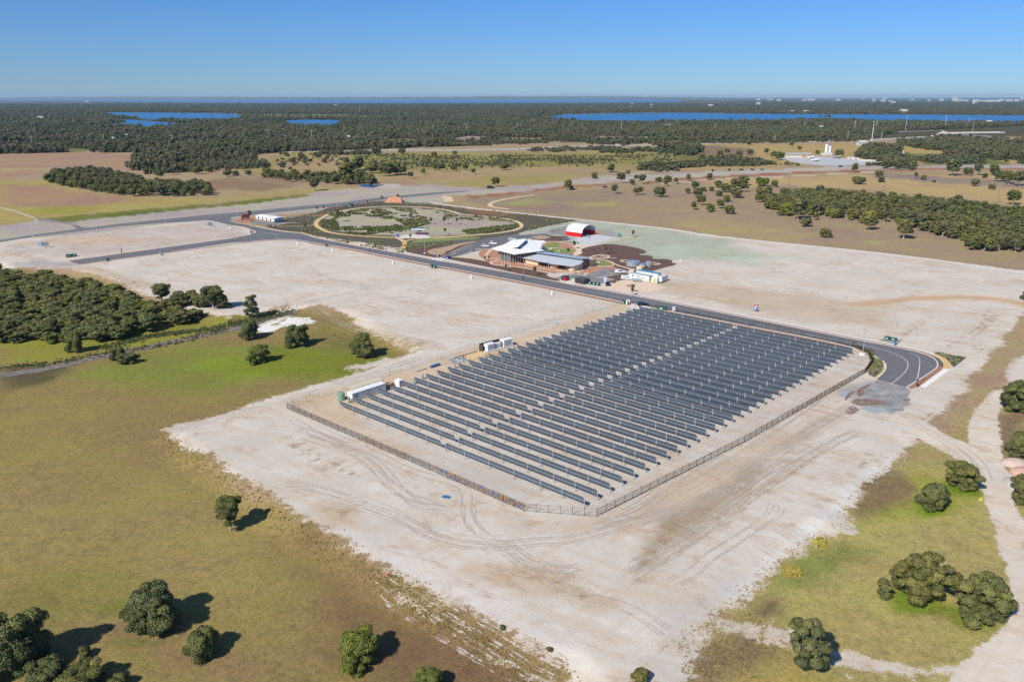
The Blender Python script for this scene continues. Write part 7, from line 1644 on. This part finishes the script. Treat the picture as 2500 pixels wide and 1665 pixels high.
lamp('R', (1937, 575), 8.6, 'street lamp with bright blue pole wrap at the back of the solar field', M_BANN)
lamp('Q', (332, 518), 9.0, 'tall street lamp on a pale base inside the far corner of the solar field', base=.9)
lamp('Q', (578, 452), 8.6, 'street lamp with blue pole wrap beside the green cabinets before the bend', M_BANN)
lamp('Q', (745, 770), 9.0, 'street lamp with dark base at the sealed end of the road', M_DARK)
lamp('F', (912, 695), 8.6, 'thin white lamp mast on a white block in the mulch near the car park', base=.55, arm=.6)
lamp('F', (2235, 655), 5.0, 'short white lamp post at the edge of the car park asphalt', arm=0, base=.2)
lamp('C', (2207, 460), 10.5, 'tall thin mast on a white base in the pale sand beyond the steel tanks', base=.6, arm=0, name='light_mast')
lamp('L', (1752, 462), 5.2, 'thin pole with black base on the verge of the left branch road', M_DARK, arm=.5)
lamp('E', (606, 418), 6.2, 'thin lamp with dark base on the verge before the white workshop', M_DARK)
lamp('1', (1425, 945), 9.0, 'street lamp with blue base at the mouth of the T junction', M_BANN)
lamp('E', (2235, 700), 4, 'slim pole among the dark planting near the plaza path', arm=0, name='garden_pole', head=False)
for i, (o, h) in enumerate([((222, 1058), 11.5), ((655, 1008), 11.8), ((1123, 955), 11.8), ((1610, 908), 11.5), ((1955, 870), 11.5), ((2280, 838), 11.5)]):
    lamp('1', o, h, 'tall street lamp along the near side of the far road, ' + ('leftmost' if i == 0 else ORD[i] + ' from the left'), rz=R(120), arm=2.2, r=.1)
for i, (k, o, h) in enumerate([('1', (1035, 912), 8), ('1', (1492, 890), 9.5), ('1', (1848, 855), 9), ('2', (198, 815), 7)]):
    lamp(k, o, h, 'thin street lamp on the far side of the far road, ' + ('leftmost' if i == 0 else ORD[i] + ' from the left'), rz=R(-60), arm=1.8, r=.08)
pyl = [('1', (222, 447), 20), ('1', (707, 432), 19), ('1', (1167, 425), 18), ('1', (1820, 392), 17), ('1', (2112, 400), 18), ('2', (218, 215), 26), ('2', (714, 358), 17), ('2', (942, 355), 20), ('2', (1285, 335), 16), ('2', (1652, 330), 15), ('2', (1985, 350), 22), ('2', (480, 362), 12), ('2', (2050, 190), 22), ('2', (2185, 190), 24),
       ('3', (265, 328), 14), ('3', (865, 332), 18), ('3', (1206, 348), 24), ('3', (1355, 328), 22), ('3', (1552, 332), 32), ('3', (1820, 318), 28), ('3', (1976, 310), 22), ('3', (1160, 398), 14), ('3', (765, 705), 14), ('3', (1408, 735), 12), ('3', (2174, 822), 16), ('3', (665, 410), 12), ('3', (1388, 400), 14), ('3', (2005, 345), 16)]
for i, (k, o, h) in enumerate(pyl):
    p = G(*Zm(k, [o])[0]); h = h * (1.0 if math.hypot(*p) < 1700 else 1.25)
    big = k == '3' and o[1] > 600
    t = thing('power_pole', ('bare timber pole in the straw paddock, ' + {765: 'left', 1408: 'middle', 2174: 'right'}[o[0]] if big else 'grey transmission pole rising out of the woodland, ' + ORD[[q[1][0] + {'1': 0, '2': 2000, '3': 5000}[q[0]] for q in pyl if not (q[0] == '3' and q[1][1] > 600)].index(o[0] + {'1': 0, '2': 2000, '3': 5000}[k])] + ' of them'), 'pole', pgz(p), 0, None if big else 'transmission poles in the woodland')
    r = .16 if big else .00019 * math.hypot(*p) + .12
    mb = MB(); mb.cyl((0, 0, 0), (0, 0, h), r, r * .7, n=6); mb.build('pole', mat('dark_timber', (.14, .11, .09), .9) if big else mat('pale_pole', (.48, .48, .46), .7), t); mb = MB()
    for z in (.82, .90, .98): mb.box(-1.6, 1.6, -.1, .1, h * z - .1, h * z + .1)
    mb.build('crossarm', mat('pale_pole', (.48, .48, .46), .7), t)
p = G(*Zm('3', [(1325, 402)])[0]); t = thing('phone_mast', 'tall telecom monopole with antenna head behind the concrete plant', 'mast', pgz(p)); mb = MB(); mb.cyl((0, 0, 0), (0, 0, 38), .9, .5, n=10); mb.build('pole', mat('pale_mast', (.55, .56, .57), .5), t); mb = MB(); mb.cyl((0, 0, 36.5), (0, 0, 37), 2.2, n=12)
for i in range(6): q = math.pi * i / 3; mb.box(2.2 * math.cos(q) - .2, 2.2 * math.cos(q) + .2, 2.2 * math.sin(q) - .2, 2.2 * math.sin(q) + .2, 36.0, 39)
mb.build('antenna_head', M_GALV, t)
# concrete batching plant
def bl(k, o): p = G(*Zm(k, [o])[0]); return float(p[0]), float(p[1])
x, y = bl('P', (700, 352)); t = thing('cement_silos', 'pair of white cement silos with conveyor tower at the concrete plant', 'silo', (x, y, 0))
for i, (u, h) in enumerate(((-1.8, 15.5), (3.4, 13.0))): mb = MB(); mb.cyl((u, 0, 4.5), (u, 0, h), 2.1, n=18); mb.cyl((u, 0, h), (u, 0, h + 1.0), 2.1, .5, n=18); mb.cyl((u, 0, 2.4), (u, 0, 4.5), .5, 2.1, n=18); mb.build('silo', M_WHITE, t)
mb = MB(); mb.box(.2, 2.0, -1, 1.5, 2.5, 21.5); mb.box(.4, 1.8, -.8, 1.2, 21.5, 23); mb.build('tower', M_GALV, t); mb = MB(); mb.box(-8, 7.5, -2.5, 3, 0, 3.6); mb.box(-5, 4.5, -3, -2.5, 2, 4.6); mb.build('base', M_CONT, t)
mb = MB(); mb.slab([(7, -1, 4.5), (15, -2, 1.0), (15, .5, 1.0), (7, .8, 4.5)], .5); mb.build('conveyor', M_RUST, t); mb = MB(); mb.box(3.0, 4.6, 3, 4.5, 15, 17.5); mb.build('hood', M_ORANGE, t)
x, y = bl('P', (118, 385)); t = thing('plant_shed', 'long pale shed with grey roof beside the concrete plant', 'shed', (x, y, 0), R(4))
mb = MB(); mb.box(0, 37, 0, 10, 0, 4.2); mb.build('wall', mat('pale_wall', (.60, .55, .46), .8), t); mb = MB(); mb.slab([(-1, -1, 4.4), (38, -1, 4.4), (38, 5, 6.4), (-1, 5, 6.4)], .2); mb.slab([(-1, 5, 6.4), (38, 5, 6.4), (38, 11, 4.4), (-1, 11, 4.4)], .2); mb.build('roof', mat('shed_roof', (.36, .36, .35), .6), t)
mb = MB(); mb.box(24, 30, -.1, -.003, 0, 3.2); mb.box(32, 36, -.1, -.003, 0, 3.2); mb.build('door', M_ORANGE, t)
for j, (o, L_, D_, h_, m_, l) in enumerate([((430, 400), 9, 4, 3, M_WHITE, 'white mixer truck parked before the plant shed'), ((480, 435), 12, 4, 3, M_WHITE, 'white mixer truck nearest the highway at the concrete plant'), ((790, 395), 13, 4, 2.6, M_GALV, 'grey tipper truck right of the cement silos')]):
    x, y = bl('P', o); t = thing('mixer_truck', l, 'truck', (x, y, 0), R(5)); mb = MB(); mb.rbox(0, 2.4, 0, 2.5, .6, 3.0, .15); mb.build('cab', m_, t); mb = MB(); mb.cyl((3.0, 1.25, 1.6), (L_ * .8, 1.25, 2.4), .9, 1.35, n=12); mb.cyl((L_ * .8, 1.25, 2.4), (L_, 1.25, 2.7), 1.35, .6, n=12); mb.build('drum', m_, t)
    mb = MB(); mb.box(.2, L_ - .5, .4, 2.1, .5, .95); mb.build('chassis', M_DARK, t)
    for u in (1.1, L_ * .6, L_ * .78):
        for v in (0, 2.2): mb = MB(); mb.cyl((u, v, .5), (u, v + .3, .5), .5, n=10); mb.build('wheel', M_BLACK, t)
for j, (o, w_) in enumerate([((1045, 405), 'left'), ((1115, 415), 'right')]):
    x, y = bl('P', o); t = thing('aggregate_bay', 'concrete block stockpile bay in the plant yard, ' + w_, 'bay', (x, y, 0), 0); mb = MB(); mb.box(-4, 4, 3, 3.6, 0, 2.6); mb.box(-4, -3.4, -2, 3, 0, 2.6); mb.box(3.4, 4, -2, 3, 0, 2.6); mb.build('wall', M_WHITEC, t); mb = MB(); mb.ico((0, .5, 0), 3, 2, (1, .9, .65), .15, flat=0); mb.build('gravel_pile', M_GREYG, t)
x, y = bl('P', (1150, 430)); t = thing('block_wall', 'long pale block wall along the far side of the plant yard', 'wall', (x, y, 0), R(-12)); mb = MB(); mb.box(0, 42, 0, .8, 0, 1.6); mb.build('wall', mat('pale_block', (.62, .55, .42), .8), t); mb = MB(); mb.box(0, 42, -.02, .82, 1.6, 1.72); mb.build('coping', M_WHITEC, t)
# highway overpass
x, y = bl('3', (1830, 382)); t = thing('highway_bridge', 'concrete road bridge crossing the far highway on the right', 'bridge', (x, y, 0), R(14))
mb = MB(); mb.box(-10, 150, 0, 14, 9.0, 10.6); mb.build('deck', mat('bridge_concrete', (.50, .49, .47), .8), t); mb = MB(); mb.slab([(-45, -2, .5), (-6, -2, 9), (-6, 16, 9), (-45, 16, .5)], .5); mb.slab([(-6, -1, 9), (8, -1, 0.2), (8, 15, .2), (-6, 15, 9)], .5); mb.build('abutment', M_WHITEC, t)
for u in (12, 40, 70): mb = MB(); mb.box(u - .8, u + .8, 2, 12, 0, 9); mb.build('pier', mat('bridge_shade', (.3, .3, .3), .8), t)
mb = MB(); mb.box(-10, 150, -.2, .0, 10.6, 11.6); mb.box(-10, 150, 14.0, 14.2, 10.6, 11.6); mb.build('parapet', M_WHITEC, t)
# houses in the woodland and the town on the horizon
def house(k, o, L_, D_, h, label, m=M_WHITE, mr=None, z0=0, cat='house', name='house', flat=False, group=None):
    x, y = bl(k, o); t = thing(name, label, cat, (x, y, z0), R(6), group); L_ *= .8
    mb = MB(); mb.box(-L_ / 2, L_ / 2, 0, D_, 0, h); mb.build('wall', m, t); mr = mr or (M_ROOFW if flat else mat('house_roof', (.48, .48, .47), .6)); mb = MB(); e = .6
    if flat: mb.box(-L_ / 2 - .3, L_ / 2 + .3, -.3, D_ + .3, h + .002, h + h * .03 + .5)
    else: mb.slab([(-L_ / 2 - e, -e, h), (L_ / 2 + e, -e, h), (L_ / 2 - 2, D_ / 2, h + D_ * .25), (-L_ / 2 + 2, D_ / 2, h + D_ * .25)], .2); mb.slab([(-L_ / 2 + 2, D_ / 2, h + D_ * .25), (L_ / 2 - 2, D_ / 2, h + D_ * .25), (L_ / 2 + e, D_ + e, h), (-L_ / 2 - e, D_ + e, h)], .2)
    mb.build('roof', mr, t)
    n_ = 3 if not flat else 5
    if L_ < 60:
        for i in range(n_): w = MB(); u = -L_ / 2 + L_ * (i + .5) / n_; w.box(u - L_ * .05, u + L_ * .05, -.1, -.003, h * .3, h * .75); w.build('window', M_GLASS, t)
    return t
HS = [('1', (1915, 397), 22, 12, 7), ('1', (1755, 454), 14, 9, 6), ('1', (272, 262), 30, 14, 11), ('1', (862, 388), 12, 9, 8), ('1', (770, 408), 14, 9, 7), ('1', (590, 140), 60, 30, 13), ('1', (2270, 165), 22, 16, 13), ('2', (50, 165), 22, 16, 13), ('2', (170, 336), 14, 10, 10), ('2', (858, 352), 14, 10, 9),
      ('2', (2060, 160), 25, 16, 14), ('2', (2190, 165), 28, 16, 14), ('2', (2310, 318), 30, 12, 9), ('2', (2335, 322), 20, 12, 9), ('3', (237, 175), 50, 24, 20), ('3', (560, 162), 50, 24, 26), ('3', (785, 214), 50, 20, 10), ('3', (885, 214), 50, 20, 10), ('3', (1545, 216), 55, 30, 14), ('3', (985, 327), 14, 10, 9), ('3', (1220, 352), 26, 12, 8), ('3', (2120, 293), 26, 12, 11), ('3', (1270, 432), 22, 10, 6), ('1', (2350, 400), 16, 10, 8)]
for i, (k, o, L_, D_, h) in enumerate(HS):
    sx = ZO[k][0] + o[0] / ZO[k][2]; w = 'far left' if sx < 500 else 'left of centre' if sx < 1000 else 'right of centre' if sx < 1700 else 'far right'
    house(k, o, L_, D_, h, 'pale house among distant trees, %s, %s of the scattered ones' % (w, ORD[i]), m=mat('house_wall%d' % (i % 3), [(.46, .43, .39), (.50, .49, .47), (.38, .33, .27)][i % 3], .8), group='houses in the woodland')
TW = [((1888, 137), 90, 40, 68), ((1912, 139), 70, 40, 40), ((1930, 138), 60, 40, 30), ((1960, 136), 140, 40, 24), ((2027, 153), 55, 30, 42), ((1415, 134), 70, 40, 55), ((1400, 137), 60, 30, 28), ((1343, 135), 45, 30, 38), ((1452, 137), 60, 30, 20), ((905, 128), 140, 40, 30), ((930, 128), 80, 40, 22), ((870, 130), 60, 40, 22), ((2150, 141), 260, 60, 26), ((2080, 139), 120, 50, 22), ((2260, 134), 160, 50, 30), ((2345, 124), 60, 40, 60),
      ((2310, 134), 90, 40, 26), ((340, 113), 260, 60, 60), ((640, 126), 140, 50, 24), ((700, 130), 90, 50, 20), ((1270, 124), 40, 30, 60), ((1475, 150), 60, 30, 18), ((1715, 136), 50, 30, 22), ((1800, 128), 120, 40, 24), ((560, 124), 130, 40, 22), ((130, 120), 160, 60, 28), ((60, 116), 200, 60, 30), ((240, 118), 180, 60, 26), ((1100, 128), 120, 40, 18), ((1600, 128), 110, 40, 20), ((2040, 132), 120, 40, 18), ((2200, 130), 140, 40, 22)]
TW.sort(key=lambda t: t[0][0])
for i, (o, L_, D_, h) in enumerate(TW):
    house('3', o, L_, D_, h + 9, 'pale town building on the right horizon, ' + (ORD[i] + ' from the left') + (', tallest block' if h > 65 else ''), m=mat('town_wall%d' % (i % 3), [(.62, .60, .57), (.70, .69, .67), (.50, .47, .45)][i % 3], .8), cat='building', name='town_building', flat=True, group='town buildings on the horizon')
for i, (o, L_, h) in enumerate([((2152, 106), 160, 110), ((1560, 106), 120, 50), ((1330, 105), 120, 50), ((2010, 108), 120, 50)]):
    o = (o[0], o[1] + 11); house('2', o, L_, 100, h, 'pale building on the far shore of the estuary, ' + ORD[i] + ' of them', cat='building', name='town_building', flat=True, group='buildings on the far shore')
# young street trees
SAP = proto('sapling', 70, 3.0, 1.5, 7, 40, .12, zb=.5, r=.05, cr=.34, bark=M_BARKD)
for i, (k, o, s, w) in enumerate([('C', (1740, 790), 1.2, 'beside the road opposite the solar gate'), ('A', (270, 610), 1.0, 'in the mulch left of the flagpoles'), ('A', (345, 605), .9, 'second in the mulch left of the flagpoles'), ('A', (672, 800), 1.2, 'in the mulch in front of the flagpoles'), ('A', (1215, 880), 1.5, 'in the mulch before the classroom wing'), ('D', (950, 690), 1.6, 'beside the garden pergola'),
        ('D', (840, 815), 1.4, 'behind the wing roof at the lawn edge'), ('D', (2085, 470), 1.5, 'at the tip of the cream path in the sand'), ('D', (1655, 775), 1.3, 'in the big mulch bed by the ring path, right'), ('D', (1560, 780), 1.5, 'in the big mulch bed by the ring path, middle'), ('D', (1330, 790), 1.2, 'in the big mulch bed by the ring path, left'), ('E', (265, 300), 2.2, 'beside the brick entry wall'),
        ('E', (1420, 335), 3.0, 'with a dark trunk inside the oval park'), ('E', (1475, 270), 1.5, 'behind the dark-trunked tree in the oval park'), ('E', (1000, 450), 2.0, 'dark clump between the road and the oval path'), ('E', (1150, 195), 1.3, 'left one behind the oval path'), ('E', (1228, 185), 1.3, 'right one behind the oval path'), ('E', (1800, 105), 1.2, 'behind the top of the oval path'),
        ('E', (1995, 68), 1.6, 'left of the red dirt mound'), ('E', (2205, 62), 2.0, 'right of the red dirt mound'), ('F', (820, 110), 1.2, 'behind the picnic shelter'), ('F', (1490, 150), 1.4, 'in the oval park right of the shelter'), ('F', (490, 295), 1.2, 'below the plaza'), ('B', (1135, 965), 1.2, 'on the verge beside the gate lamp'), ('2', (790, 968), 2.0, 'in the middle clump of the oval park'), ('2', (875, 965), 1.6, 'right side of the middle clump of the oval park'), ('2', (700, 965), 1.6, 'left side of the middle clump of the oval park')]):
    put_tree(SAP, G(*Zm(k, [o])[0]), s, i * 1.1, 'young tree ' + w, 'young planted trees', 'young_tree')
# ------------------------------------------------------------------ air
hz = MB(); hz.box(-17500, 17500, -430, 36500, -4, CAMH + 65); hz = hz.build('haze', [bpy.data.materials.new('haze')]); tag(hz, kind='stuff')
hm = hz.data.materials[0]; hm.use_nodes = True; hm.node_tree.nodes.clear()
ho = hm.node_tree.nodes.new('ShaderNodeOutputMaterial'); hv = hm.node_tree.nodes.new('ShaderNodeVolumePrincipled')
hv.inputs['Color'].default_value = (.55, .80, 1.0, 1); hv.inputs['Density'].default_value = 2.9e-5; hv.inputs['Anisotropy'].default_value = .1
hm.node_tree.links.new(hv.outputs[0], ho.inputs['Volume'])
